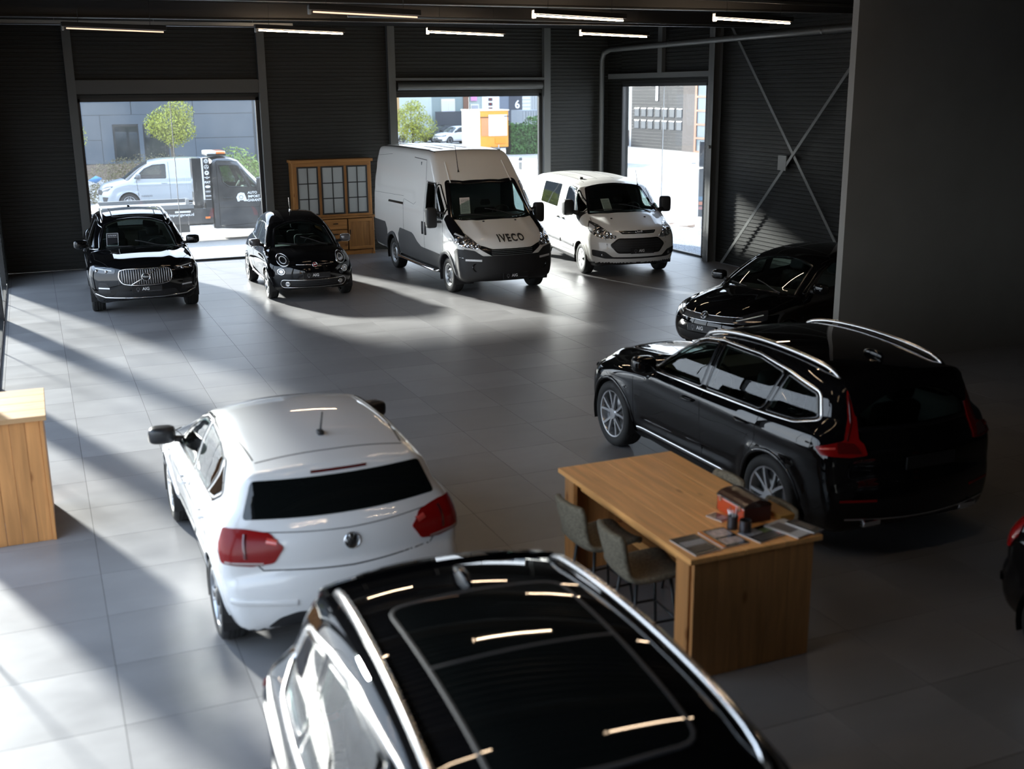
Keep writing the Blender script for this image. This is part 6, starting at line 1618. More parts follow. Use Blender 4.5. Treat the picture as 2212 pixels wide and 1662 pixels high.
# ---------------------------------------------------------------- outside
GZ = -.42
def ground_z(d): return -.06 + (GZ + .06) * float(sstep(np.array((d - 2.6) / 2.6)))
gr = bpy.data.materials.new('forecourt'); gr.use_nodes = True
def _ground():
    n, l, b = nodes_of(gr)
    geo = n.new('ShaderNodeNewGeometry'); sx = n.new('ShaderNodeSeparateXYZ'); l.new(geo.outputs['Position'], sx.inputs[0])
    no = n.new('ShaderNodeTexNoise'); no.inputs['Scale'].default_value = 38; no.inputs['Detail'].default_value = 3; l.new(geo.outputs['Position'], no.inputs['Vector'])
    cr = n.new('ShaderNodeValToRGB'); cr.color_ramp.elements[0].position = .42; cr.color_ramp.elements[1].position = .60
    cr.color_ramp.elements[0].color = (.10, .105, .12, 1); cr.color_ramp.elements[1].color = (.34, .35, .37, 1); l.new(no.outputs['Fac'], cr.inputs[0])
    n2 = n.new('ShaderNodeTexNoise'); n2.inputs['Scale'].default_value = .8; n2.inputs['Detail'].default_value = 5; l.new(geo.outputs['Position'], n2.inputs['Vector'])
    c2 = n.new('ShaderNodeValToRGB'); c2.color_ramp.elements[0].color = (.30, .28, .26, 1); c2.color_ramp.elements[1].color = (.48, .45, .42, 1); l.new(n2.outputs['Fac'], c2.inputs[0])
    ax = n.new('ShaderNodeMath'); ax.operation = 'SUBTRACT'; ax.inputs[1].default_value = XR + .2; l.new(sx.outputs['X'], ax.inputs[0])
    ay = n.new('ShaderNodeMath'); ay.operation = 'SUBTRACT'; ay.inputs[1].default_value = YB + .6; l.new(sx.outputs['Y'], ay.inputs[0])
    mx = n.new('ShaderNodeMath'); mx.operation = 'MAXIMUM'; l.new(ax.outputs[0], mx.inputs[0]); l.new(ay.outputs[0], mx.inputs[1])
    gt = n.new('ShaderNodeMath'); gt.operation = 'GREATER_THAN'; gt.inputs[1].default_value = 2.9; l.new(mx.outputs[0], gt.inputs[0])
    m = n.new('ShaderNodeMix'); m.data_type = 'RGBA'; l.new(gt.outputs[0], m.inputs[0]); l.new(cr.outputs[0], m.inputs['A']); l.new(c2.outputs[0], m.inputs['B']); l.new(m.outputs['Result'], b.inputs['Base Color'])
    b.inputs['Roughness'].default_value = .85
    bp = n.new('ShaderNodeBump'); bp.inputs['Strength'].default_value = .6; bp.inputs['Distance'].default_value = .03; l.new(no.outputs['Fac'], bp.inputs['Height']); l.new(bp.outputs[0], b.inputs['Normal'])
_ground()
gxs = [-60, -20, -8, -3, XL - .25] + list(np.linspace(XL + 1, XR + .2, 6)) + list(np.linspace(XR + .8, XR + 7, 14)) + [30, 50, 90]
gys = [-20, 0, 10, 20, YB - .5] + list(np.linspace(YB + .2, YB + 8, 16)) + [45, 70, 110, 160]
V = []; F = []
for x in gxs:
    for y in gys: V.append((x, y, ground_z(max(x - XR - .2, y - YB - .2))))
m_ = len(gys)
for i in range(len(gxs) - 1):
    for j in range(m_ - 1):
        cx_, cy_ = (gxs[i] + gxs[i + 1]) / 2, (gys[j] + gys[j + 1]) / 2
        if XL - .2 < cx_ < XR + .2 and cy_ < YB + .1: continue
        F.append([i * m_ + j, (i + 1) * m_ + j, (i + 1) * m_ + j + 1, i * m_ + j + 1])
struct(mesh_obj('ground', V, F, gr, smooth=True))
KERB = noise_var(principled('kerb_stone', (.42, .40, .37), .8), (3, 3, 3), .15)
kb = tag(empty('kerb', (0, 0, 0)), 'pale kerb stones along the forecourt behind the left window', 'kerb')
for k in range(11): box('kerb_stone', 1.0 + k, 1.99 + k, 31.2, 31.36, -.5, -.22, KERB, kb, .01)
kb = tag(empty('kerb', (0, 0, 0)), 'kerb stones across the street seen through the glazed door', 'kerb')
for k in range(8): box('kerb_stone', 35.6, 35.9, 57.0 + k, 57.98 + k, GZ - .1, GZ + .10, KERB, kb, .01)

# leaves
def leaf_mat(name, c): return noise_var(principled(name, c, .55, spec=.3), (3, 3, 3), .45, coord='Object')
def leaves(bm, n, inside, size, rng, flat=.5):
    """loose leaves inside a volume; inside() returns a point and the outward direction"""
    for _ in range(n):
        p, o = inside(); p = Vector(p); o = Vector(o)
        d = (o + Vector((rng.gauss(0, .7), rng.gauss(0, .7), rng.gauss(.2, .6)))).normalized()
        s = d.orthogonal().normalized(); s.rotate(Matrix.Rotation(rng.uniform(0, 6.3), 3, d)); t = d.cross(s)
        L_ = size * rng.uniform(.6, 1.3); w = L_ * flat
        a = bm.verts.new(p - t * L_ * .5); b = bm.verts.new(p + s * w * .5 + d * L_ * .1); c = bm.verts.new(p + t * L_ * .5); e = bm.verts.new(p - s * w * .5 + d * L_ * .1)
        bm.faces.new((a, b, c, e))
def blob(cs, rng, shell=.55):
    """points in a group of balls, most of them near the skin"""
    wts = [c[3] ** 2 for c in cs]
    def f():
        c = rng.choices(cs, wts)[0]
        v = Vector((rng.gauss(0, 1), rng.gauss(0, 1), rng.gauss(0, 1))).normalized(); r = c[3] * rng.uniform(shell, 1) 
        return (c[0] + v.x * r, c[1] + v.y * r, c[2] + v.z * r * c[4]), v
    return f
TRUNK = principled('bark', (.10, .08, .06), .9)
def plant(name, label, cat, base, cs, n, size, mat, trunk=True, seed=1, flat=.5, stems=6):
    rng = random.Random(seed)
    t = tag(empty(name, base), label, cat)
    bm = bmesh.new(); leaves(bm, n, blob(cs, rng), size, rng, flat); bm_obj('foliage', bm, mat, t)
    if trunk:
        bm = bmesh.new(); c0 = cs[0]; zt = max(c0[2] - c0[3] * c0[4] * .7, .2)
        add_tube(bm, [(0, 0, -.1), (.02, 0, zt * .6), (0, .02, zt)], [.09, .075, .065], 8)
        for k in range(stems):
            c = rng.choice(cs); add_tube(bm, [(0, 0, zt * .95), (c[0] * .4 + rng.uniform(-.2, .2), c[1] * .4, zt + (c[2] - zt) * .5), (c[0] + rng.uniform(-.3, .3) * c[3], c[1] + rng.uniform(-.3, .3) * c[3], c[2])], [.045, .03, .012], 6)
        bm_obj('trunk', bm, TRUNK, t)
    return t
LEAF_Y = leaf_mat('yellow_green_leaf', (.30, .32, .05)); LEAF_G = leaf_mat('green_leaf', (.10, .17, .03)); LEAF_L = leaf_mat('light_leaf', (.20, .27, .07)); LEAF_D = leaf_mat('dry_leaf', (.16, .14, .07)); LEAF_IVY = leaf_mat('ivy_leaf', (.04, .10, .02))
plant('young_tree', 'yellow green round tree behind the tow truck, seen through the left window', 'tree', (5.6, 50.5, GZ), [(0, 0, 3.05, .85, 1), (.45, 0, 3.5, .6, 1.1), (-.5, .1, 3.0, .6, 1), (.55, 0, 2.8, .55, 1), (.15, 0, 2.5, .55, .9)], 5200, .10, LEAF_Y, seed=2)
plant('young_tree', 'tree at the extreme left of the left window, mostly hidden by the wall', 'tree', (1.5, 50.5, GZ), [(0, 0, 2.6, .75, 1.1), (-.3, 0, 3.2, .5, 1)], 1400, .10, LEAF_Y, seed=5)
plant('shrub', 'large light green shrub behind the cab of the tow truck', 'shrub', (8.1, 49.5, GZ), [(0, 0, .9, 1.25, .95), (-.9, 0, .7, .8, 1), (.9, 0, .7, .85, 1)], 2800, .19, LEAF_L, False, 3, .34)
plant('hedge', 'brownish clipped hedge behind the silver van, before the grey building', 'hedge', (4.0, 52.5, GZ), [(-1.1, 0, .75, .75, 1), (-.3, 0, .85, .8, 1), (.5, 0, .9, .85, 1), (1.2, 0, .95, .85, 1), (2.0, 0, .9, .8, 1)], 4200, .09, LEAF_D, False, 4)
plant('hedge', 'low hedge at the lower left of the left window', 'hedge', (2.2, 48.6, GZ), [(-.6, 0, .35, .55, 1), (.1, 0, .3, .5, 1)], 700, .12, LEAF_D, False, 6)
plant('shrub', 'loose yellow green shrub at the left of the middle window', 'shrub', (29.6, 91.0, GZ), [(0, 0, 2.2, 1.4, .9), (-.9, 0, 1.7, 1.1, 1.1), (1.0, 0, 1.4, 1.2, 1), (.1, 0, 3.1, .7, .8), (-.2, 0, .9, 1.0, .9), (.7, 0, .8, .9, .9)], 3400, .19, LEAF_Y, True, 7)
iv = tag(empty('ivy_hedge', (31.9, 72.5, GZ)), 'dense dark green ivy hedge beside the yellow trailer', 'hedge')
rng_ = random.Random(11); bm = bmesh.new()
def _ivy():
    f = rng_.random()
    x = rng_.uniform(-1.45, 1.9); zt = 2.15 + .28 * math.sin(x * 2.1) + .1 * math.sin(x * 7)
    if f < .75: return (x, -.6 + rng_.uniform(-.12, .1), rng_.uniform(0, zt)), (0, -1, .2)
    return (x, rng_.uniform(-.6, .6), zt + rng_.uniform(-.1, .12)), (0, -.3, 1)
leaves(bm, 2600, _ivy, .17, rng_, .8); bm_obj('foliage', bm, LEAF_IVY, iv)
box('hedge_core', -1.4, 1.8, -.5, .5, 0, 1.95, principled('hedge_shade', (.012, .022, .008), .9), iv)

# recovery truck
tk = tag(empty('tow_truck', (5.0, 35.0, GZ)), 'black recovery truck with logo column and orange beacon behind the left window', 'truck')
prof = [(-.20, .42, 1), (-.20, 2.40, 1), (.1, 2.455), (.45, 2.44), (.72, 2.34, 1), (1.05, 1.98), (1.42, 1.60, 1), (1.75, 1.48), (2.1, 1.30), (2.32, 1.05), (2.38, .75), (2.34, .42), (2.2, .32, 1)]
B = Body(prof, [(.25, .9), (.4, .97), (.7, .99), (1.2, .995), (1.5, .97), (1.9, .91), (2.3, .84), (2.5, .80)], [(2.5, .95), (1.6, 1), (-.5, 1)], [(2, 1), (-.5, 1)], [(2.4, .45), (1.5, .3), (.6, .12), (0, 0), (-.5, 0)], [(1.62, .34)], .42, belt=1.5, crown=.06, rnd=.08, flare=.02, crease=[(1.22, 1.2, 2.0, -.2, .1, .01)])
B.mesh(110, 60, 18, inset=.45)
TW = [(.06, 2.25), (.52, 2.22), (.62, 2.18), (.90, 1.56), (.30, 1.60), (.14, 1.74)]; TQ = [(.70, 2.12), (1.22, 1.60), (.98, 1.56)]
TD = [(-.02, .45), (1.10, .50), (1.16, 1.0), (1.40, 1.52), (.70, 2.31), (0, 2.36)]
build_shell(B, tk, TRUCK_BLACK, holes=[(TW, 'L'), (TW, 'R'), (TQ, 'L'), (TQ, 'R'), ([(1.36, -.75), (1.5, 0), (1.36, .75), (.80, .66), (.74, 0), (.80, -.66)], 'T')], regions=[('door', None, side_reg(TD, .3, -1)), ('door', None, side_reg(TD, .3, 1))], lining_z=1.0)
glazed(B, tk, 'side_window', TW, 'L', GLASS_SIDE, .05, both=True); glazed(B, tk, 'quarter_window', TQ, 'L', GLASS_SIDE, .03, both=True); glazed(B, tk, 'windscreen', [(1.36, -.75), (1.5, 0), (1.36, .75), (.80, .66), (.74, 0), (.80, -.66)], 'T', GLASS_WIND, .05)
seam(B, tk, TD, 'R', True, False, .02); seam(B, tk, [(.0, 1.0), (1.2, .98)], 'R', False, False, .012); handle(B, tk, .25, 1.28, BLACK_PLASTIC, .26)
ribbon('arch_lip', B, [(1.62 + .44 * math.cos(t), .34 + .44 * math.sin(t)) for t in np.linspace(.1, PI - .1, 18)], 'L', GREY_PLASTIC, tk, .08, .02, False, .06, True)
surface_text('door_lettering', B, 'AUTO', .10, (.98, 1.40), 'R', PRINT_WHITE, tk, .004, .012); surface_text('door_lettering', B, 'IMPORT', .10, (1.02, 1.29), 'R', PRINT_WHITE, tk, .004, .012); surface_text('door_lettering', B, 'GARANT', .10, (1.02, 1.18), 'R', PRINT_WHITE, tk, .004, .012)
patch('car_logo', B, [(.53, 1.16), (.50, 1.28), (.56, 1.39), (.64, 1.42), (.74, 1.40), (.78, 1.28), (.80, 1.20), (.86, 1.16), (.72, 1.16), (.70, 1.19), (.60, 1.19), (.58, 1.16)], 'R', PRINT_WHITE, tk, .008, .05, .004)
c12 = [(.64 + .055 * math.cos(t), 1.28 + .055 * math.sin(t)) for t in np.linspace(0, 2 * PI, 19)[:-1]]
ribbon('car_logo_ring', B, c12, 'R', TRUCK_BLACK, tk, .010, .016, True, .03)
for sg in (1, -1):
    bm = bmesh.new(); superquad(bm, (1.18, sg * 1.16, 1.66), (.08, .12, .19), .4, .4); m = bm_obj('side_mirror', bm, BLACK_PLASTIC, tk); shade_auto(m, 50)
    tube('mirror_arm', [(1.25, sg * .92, 1.55), (1.2, sg * 1.08, 1.58)], .035, BLACK_PLASTIC, m, 8)
cabin(tk, (.85, 1.35, 1.0, 1.52, .78), [(.25, .5, .85, 1), (.25, -.5, .85, 1)], (.78, 1.5), .5, PRINT_GREY)
w = make_wheel(tk, .34, .22, .21, 'steel'); fit_wheels(tk, w, [(1.62, .86, .34, 1), (1.62, -.86, .34, -1), (-2.6, .86, .34, 1), (-2.6, -.86, .34, -1)])
box('headboard', -.72, -.45, -1.0, -.62, 1.10, 2.46, TRUCK_BLACK, tk, .01); box('headboard_strip', -.45, -.40, -1.01, -.95, 1.25, 2.46, PRINT_WHITE, tk)
lp = box('logo_column', -.40, -.22, -1.02, -.60, .92, 2.46, TRUCK_BLACK, tk, .005)
def disc(name, x, z, r, mat, parent, y=-1.025, sc=1.0, r0=0.0):
    bm = bmesh.new(); n_ = 20
    a = [bm.verts.new((x + r * math.cos(t), y, z + r * sc * math.sin(t))) for t in [2 * PI * k / n_ for k in range(n_)]]
    if r0:
        b = [bm.verts.new((x + r0 * math.cos(t), y, z + r0 * sc * math.sin(t))) for t in [2 * PI * k / n_ for k in range(n_)]]
        for k in range(n_): bm.faces.new((a[k], a[(k + 1) % n_], b[(k + 1) % n_], b[k]))
    else: bm.faces.new(a)
    return bm_obj(name, bm, mat, parent)
def stroke(name, pts, w_, mat, parent, y=-1.028):
    bm = bmesh.new()
    for (x0, z0), (x1, z1) in zip(pts, pts[1:]):
        d = Vector((x1 - x0, 0, z1 - z0)).normalized(); s = Vector((-d.z, 0, d.x)) * w_ / 2
        bm.faces.new([bm.verts.new(Vector((x0, y, z0)) + s), bm.verts.new(Vector((x1, y, z1)) + s), bm.verts.new(Vector((x1, y, z1)) - s), bm.verts.new(Vector((x0, y, z0)) - s)])
    return bm_obj(name, bm, mat, parent)
cx_ = -.31
d = disc('logo_disc', cx_, 2.37, .065, PRINT_WHITE, lp); stroke('logo_mark', [(cx_ - .03, 2.42), (cx_, 2.375), (cx_ + .03, 2.42)], .011, TRUCK_BLACK, d); stroke('logo_mark', [(cx_ - .05, 2.39), (cx_ - .025, 2.325), (cx_, 2.37), (cx_ + .025, 2.325), (cx_ + .05, 2.39)], .011, TRUCK_BLACK, d)
d = disc('logo_disc', cx_, 2.20, .065, PRINT_WHITE, lp, r0=.052)
for a in (90, 210, 330): stroke('logo_mark', [(cx_, 2.20), (cx_ + .054 * math.cos(R(a)), 2.20 + .054 * math.sin(R(a)))], .016, PRINT_WHITE, d)
d = disc('logo_disc', cx_, 2.03, .065, PRINT_WHITE, lp); stroke('logo_mark', [(cx_ - .02, 2.02), (cx_, 2.04)], .025, TRUCK_BLACK, d); stroke('logo_mark', [(cx_, 2.03), (cx_ + .022, 2.05)], .025, TRUCK_BLACK, d)
d = disc('logo_disc', cx_, 1.89, .034, PRINT_WHITE, lp, r0=.018); stroke('logo_mark', [(cx_ - .08, 1.905), (cx_ - .03, 1.89)], .02, PRINT_WHITE, d); stroke('logo_mark', [(cx_ + .03, 1.89), (cx_ + .08, 1.905)], .02, PRINT_WHITE, d)
lettering('logo_lettering', 'FIAT', .085, (cx_, -1.026, 1.755), (1, 0, 0), (0, 0, 1), PRINT_WHITE, lp, .004)
disc('logo_disc', cx_, 1.63, .078, PRINT_WHITE, lp, sc=.52)
for k in range(4): disc('logo_ring', cx_ - .048 + .032 * k, 1.49, .026, PRINT_WHITE, lp, r0=.017)
lettering('logo_lettering', 'VOLVO', .048, (cx_, -1.026, 1.36), (1, 0, 0), (0, 0, 1), PRINT_WHITE, lp, .003)
stroke('logo_mark', [(cx_ - .08, 1.26), (cx_ + .08, 1.26)], .012, PRINT_WHITE, lp)
box('deck_rail', -3.3, -.75, -1.04, -.96, 1.02, 1.14, principled('deck_grey', (.18, .19, .20), .5, .4), tk); box('deck_rail', -3.3, -.75, .96, 1.04, 1.02, 1.14, principled('deck_grey', (.18, .19, .20), .5, .4), tk)
box('deck', -3.3, -.75, -.98, .98, 1.0, 1.05, GREY_PLASTIC, tk)
prism('ramp', [(-3.3, 1.10), (-3.3, 1.0), (-4.4, .62), (-4.4, .66)], -1.0, 1.0, principled('deck_grey', (.18, .19, .20), .5, .4), tk, 'y')
for x in (-2.9, -2.1, -1.3): box('white_marker', x, x + .45, -1.015, -1.005, .90, .955, PRINT_WHITE, tk)
sk = box('side_skirt', -3.2, -.22, -1.0, -.94, .56, 1.0, TRUCK_BLACK, tk, .01); box('side_skirt', -3.2, -.22, .94, 1.0, .56, 1.0, TRUCK_BLACK, tk, .01); box('tool_box', -2.0, -.9, -.96, -.5, .32, .62, BLACK_PLASTIC, tk, .02); box('chassis', -3.2, 0, -.42, .42, .45, .65, BLACK_PLASTIC, tk)
lettering('web_lettering', 'autoimportgarant.nl', .115, (-1.22, -1.002, .84), (1, 0, 0), (0, 0, 1), PRINT_WHITE, sk, .003)
box('side_marker', -.44, -.30, -1.02, -1.0, .70, .76, ORANGE_LAMP, tk); box('winch_control', -.98, -.88, -1.03, -.98, 1.14, 1.30, STEEL_RIM, tk)
bc = box('beacon_bar', -.20, .35, -.55, .55, 2.49, 2.53, BLACK_PLASTIC, tk)
bm = bmesh.new(); superquad(bm, (-.05, 0, 2.57), (.16, .55, .055), .4, .3); bm_obj('beacon_lens', bm, PRINT_WHITE, bc, smooth=True)
bm = bmesh.new(); superquad(bm, (.20, 0, 2.57), (.16, .56, .055), .4, .3); bm_obj('beacon_lens', bm, ORANGE_LAMP, bc, smooth=True)

# silver delivery van behind the truck
kv = mark_vehicle('delivery_van', 'silver delivery van standing behind the recovery truck, nose to the left', (4.60, 45.4, GZ), PI, cat='van')
hx = 1.36
B = Body([(2.25, .26, 1), (2.37, .40), (2.40, .62), (2.36, .82), (2.22, .99), (1.9, 1.10), (1.45, 1.20, 1), (1.0, 1.55), (.55, 1.82, 1), (.1, 1.90), (-.8, 1.92), (-1.9, 1.88, 1), (-2.05, 1.8), (-2.12, 1.0), (-2.12, .4), (-2.0, .28, 1)],
         [(.2, .8), (.35, .88), (.6, .92), (1.0, .93), (1.2, .90), (1.5, .83), (1.8, .74), (2.0, .7)], [(2.4, .96), (1.4, 1), (-2.2, .98)], [(1.5, 1), (-2.2, .97)], [(2.4, .42), (1.5, .28), (.5, .12), (-.5, 0), (-2.2, -.06)], [(hx, .34), (-hx, .34)], .39, belt=1.18, crown=.08, rnd=.10, flare=.02, crease=[(1.0, .98, 1.4, -2, .1, .012)])
B.mesh(120, 80, 20)
KW = [(1.12, 1.22), (-.02, 1.20), (-.04, 1.70), (.40, 1.68), (.72, 1.56)]; KS = [(1.38, -.72), (1.5, 0), (1.38, .72), (.60, .60), (.55, 0), (.60, -.60)]
build_shell(B, kv, PAINT_SILVER, holes=[(KW, 'L'), (KW, 'R'), (KS, 'T')], regions=[('door', None, side_reg([(1.0, .36), (-.14, .36), (-.14, 1.78), (.45, 1.76), (1.2, 1.2)], .3, 1))], lining_z=.7)
glazed(B, kv, 'side_window', KW, 'L', GLASS_SIDE, .05, both=True); glazed(B, kv, 'windscreen', KS, 'T', GLASS_DARK, .05)
seam(B, kv, [(1.0, .36), (-.15, .36), (-.15, 1.78)], 'L', False, False, .016); seam(B, kv, [(1.0, .36), (1.05, 1.15)], 'L', False, False, .016); handle(B, kv, .05, 1.02, PAINT_SILVER, .22, True)
patch('headlight', B, [(1.92, .88, .95), (2.2, .72, .93), (2.34, .50, .84), (2.30, .56, .74), (2.1, .80, .78)], (.75, .66, 0), LAMP_DARK, kv, .01, .05, .01, .02, True)
ribbon('running_light', B, [(2.0, .86, .90), (2.3, .54, .80)], (.75, .66, 0), LAMP_WHITE, kv, .05, .014, False, .04, True)
patch('bumper_vent', B, [(2.1, .85, .55), (2.34, .60, .55), (2.34, .60, .36), (2.2, .75, .34)], (.75, .66, 0), BLACK_PLASTIC, kv, .006, .05, .01, .03, True)
patch('grille', B, [(-.6, .80), (.6, .80), (.5, .62), (-.5, .62)], 'F', BLACK_PLASTIC, kv, .006, .06, .01)
surface_text('door_lettering', B, 'KANGOO', .09, (.72, .55), 'L', PRINT_GREY, kv, .002, .01)
for xw in (hx, -hx): ribbon('arch_lip', B, [(xw + .40 * math.cos(t), .34 + .40 * math.sin(t)) for t in np.linspace(.05, PI - .05, 20)], 'L', PAINT_SILVER, kv, .03, .008, False, .05, True)
side_mirrors(kv, .98, .88, 1.30, (.10, .12, .09), PAINT_GREY, .08)
w = make_wheel(kv, .335, .2, .22, 'five_dark'); fit_wheels(kv, w, [(hx, .8, .335, 1), (hx, -.8, .335, -1), (-hx, .8, .335, 1), (-hx, -.8, .335, -1)])

# grey clad building behind the left window
CLAD = noise_var(principled('blue_grey_cladding', (.055, .072, .092), .45), (.4, .4, .4), .10)
WIN = principled('reflecting_window', (.02, .025, .028), .03, spec=.8)
bd = tag(empty('clad_building', (0, 62.0, GZ)), 'blue grey panel clad building across the yard behind the left window', 'building')
box('building_core', -14, 11.4, .10, 8, 0, 9, principled('core_grey', (.10, .11, .12), .8), bd)
box('brick_plinth', -14, 11.2, -.02, .12, 0, .78, noise_var(principled('plinth_brick', (.15, .115, .09), .9), (4, 4, 14), .4), bd)
zs = [.80, 2.0, 3.25, 4.5, 5.75, 7.0]; xs = np.arange(-13.6, 11.3, 3.1)
for a, b_ in zip(xs, xs[1:]):
    for z0, z1 in zip(zs, zs[1:]):
        if a < 6.75 and b_ > 3.45 and z0 < 2.4: continue
        box('panel', a + .015, b_ - .015, 0, .09, z0 + .012, z1 - .012, CLAD, bd)
box('panel', 1.92, 3.43, 0, .09, .81, 1.99, CLAD, bd); box('panel', 1.92, 3.43, 0, .09, 2.01, 3.24, CLAD, bd); box('panel', 3.45, 4.0, 0, .09, .80, 3.24, CLAD, bd); box('panel', 6.75, 8.1, 0, .09, .80, 2.0, CLAD, bd); box('panel', 6.75, 8.1, 0, .09, 2.02, 3.25, CLAD, bd); box('panel', 4.0, 6.75, 0, .09, 2.78, 3.25, CLAD, bd)
for a, b_ in ((4.05, 5.28), (5.50, 6.70)):
    w = box('window', a, b_, .05, .12, .95, 2.72, FRAME, bd); box('pane', a + .06, b_ - .06, .035, .05, 1.02, 2.66, WIN, w)
box('window_mullion', 5.28, 5.50, -.01, .1, .80, 2.78, CLAD, bd)
GLB = principled('pale_curtain_glass', (.35, .42, .46), .05, spec=.8)
for k in range(2):
    for z in range(5):
        box('curtain_pane', 11.45 + k * 1.5, 12.85 + k * 1.5, .1, .14, .1 + z * 1.25, 1.27 + z * 1.25, GLB, bd)
box('curtain_post', 11.3, 11.44, 0, .2, 0, 7, CLAD, bd)
tag(mesh_obj('plastic_bag', *(lambda: ([(2.02, 47.8, GZ + .98), (2.5, 47.8, GZ + 1.06), (2.55, 48.2, GZ + 1.0), (2.0, 48.2, GZ + .95), (2.30, 48.0, GZ + 1.14), (2.3, 48.0, GZ + .84)], [[0, 1, 4], [1, 2, 4], [2, 3, 4], [3, 0, 4], [1, 0, 5], [2, 1, 5], [3, 2, 5], [0, 3, 5]]))(), principled('blue_plastic', (.05, .22, .50), .5), smooth=True), 'bright blue plastic bag lying on the hedge at far left', 'bag')

# row of units behind the middle window
rb = tag(empty('unit_row', (0, 97.0, GZ)), 'row of grey green units with pale doors behind the middle window', 'building')
def seg(nm, x0, x1, c, dep=0.0, z0=0, z1=7.5, p=None): return box(nm, x0, x1, -dep, .8, z0, z1, principled('facade_%.2f_%.2f_%.2f' % c, c, .7), p or rb)
seg('facade', 26, 30.4, (.42, .26, .12)); seg('facade', 30.4, 33.4, (.42, .47, .45)); seg('facade', 33.4, 36.4, (.20, .25, .25)); seg('facade', 36.4, 36.9, (.16, .08, .05), .1); seg('facade', 36.9, 38.2, (.32, .37, .36)); seg('facade', 38.2, 39.9, (.62, .64, .64), .1); seg('facade', 39.9, 40.9, (.14, .16, .20)); seg('facade', 40.9, 42.2, (.05, .055, .07), .05)
sf = seg('facade', 42.2, 46.5, (.40, .41, .40))
for k in range(10): box('facade_rib', 42.2, 43.0, -.03, 0, 2.2 + k * .32, 2.42 + k * .32, principled('rib_white', (.55, .56, .55), .5), sf)
for k in range(12): box('facade_rib', 43.2 + k * .26, 43.33 + k * .26, -.05, 0, 2.0, 6, principled('rib_grey', (.30, .32, .33), .5), sf)
dr = box('double_door', 34.3, 35.6, -.06, 0, 0, 3.6, principled('cream_frame', (.62, .58, .48), .5), rb)
for a in (34.38, 35.0): box('door_leaf', a, a + .52, -.08, -.06, .05, 3.45, principled('pale_lilac', (.56, .57, .64), .5), dr)
d2 = box('double_door', 37.1, 37.9, -.06, 0, 0, 3.1, principled('cream_frame', (.62, .58, .48), .5), rb); box('door_leaf', 37.18, 37.82, -.08, -.06, .05, 3.0, principled('grey_leaf', (.30, .31, .35), .5), d2)
sg = box('notice_board', 38.7, 39.3, -.16, -.1, 2.0, 3.8, PRINT_WHITE, rb)
for k in range(4): box('notice', 38.78, 39.2, -.17, -.16, 2.1 + .42 * k, 2.38 + .42 * k, principled('notice_dark', (.05, .05, .06), .5), sg); box('notice_mark', 38.9, 39.05, -.175, -.17, 2.2 + .42 * k, 2.32 + .42 * k, RED_LAMP, sg)
lettering('unit_number', '6', 1.0, (41.7, -.06, 3.0), (1, 0, 0), (0, 0, 1), PRINT_WHITE, rb, .02)
box('red_sign', 44.0, 44.8, -.08, -.05, 3.3, 3.9, principled('soft_red', (.45, .06, .06), .5), rb); box('pink_banner', 37.1, 37.7, -.15, -.1, 3.4, 4.4, principled('banner_pink', (.55, .22, .45), .5), rb)
fe = tag(box('dark_fence', 33.4, 36.8, 96.0, 96.1, GZ, 2.1, principled('fence_dark', (.04, .045, .055), .6)), 'dark slatted fence panel behind the parked cars, middle window', 'fence')
co = tag(empty('shipping_container', (40.6, 88.0, GZ)), 'grey and blue corrugated container behind the ivy hedge', 'container')
for k in range(9): box('corrugation', -2.2 + k * .24, -2.07 + k * .24, -.06, 0, .2, 2.55, principled('rib_grey', (.30, .32, .33), .5), co)
for k in range(9): box('corrugation', .05 + k * .24, .18 + k * .24, -.06, 0, .2, 2.4, principled('container_blue', (.03, .06, .22), .5), co)
box('container_body', -2.3, 0, 0, 2.4, .1, 2.65, principled('container_grey', (.24, .26, .28), .5), co); box('container_body', 0, 2.4, 0, 2.4, .1, 2.5, principled('container_blue', (.03, .06, .22), .5), co)
# yellow sales trailer
tr = tag(empty('sales_trailer', (29.15, 73.2, GZ)), 'yellow sales trailer with cream side and white hatch behind the middle window', 'trailer')
YEL = principled('trailer_yellow', (.75, .30, .03), .45); CRM = principled('trailer_cream', (.74, .66, .50), .5)
box('trailer_side', -1.05, -1.0, -1.4, 2.0, .55, 2.95, CRM, tr, .01); box('trailer_side', 1.0, 1.05, -1.4, 2.0, .55, 2.95, YEL, tr, .01); box('trailer_front', -1.0, 1.0, -1.42, -1.36, .55, 2.95, YEL, tr, .01); box('trailer_back', -1.0, 1.0, 1.95, 2.0, .55, 2.95, YEL, tr, .01); box('trailer_roof', -1.1, 1.1, -1.48, 2.05, 2.95, 3.03, CRM, tr, .02); box('trailer_floor', -1.0, 1.0, -1.4, 2.0, .48, .56, BLACK_PLASTIC, tr)
h = box('white_hatch', -.42, .92, -1.50, -1.44, 1.30, 2.70, PRINT_WHITE, tr, .01); box('hatch_hinge', -1.0, -.42, -1.49, -1.43, 2.52, 2.56, BLACK_PLASTIC, h); box('hatch_hinge', .70, 1.04, -1.51, -1.49, 2.56, 2.62, BLACK_PLASTIC, h)
box('orange_panel', -.95, -.42, -1.45, -1.42, 1.30, 2.50, principled('panel_orange', (.62, .24, .10), .5), tr); box('lower_flap', .05, .85, -1.46, -1.42, .78, 1.15, principled('flap_orange', (.80, .26, .01), .45), tr, .01)
for x in (-.35,): box('side_door', -1.07, -1.05, -.9, -.2, .60, 2.75, CRM, tr, .01)
tube('drawbar', [(-.25, -1.4, .55), (0, -2.4, .50), (.25, -1.4, .55)], .04, STEEL_RIM, tr, 8); tube('jockey_wheel', [(0, -2.2, .75), (0, -2.2, .15)], .035, STEEL_RIM, tr, 8)
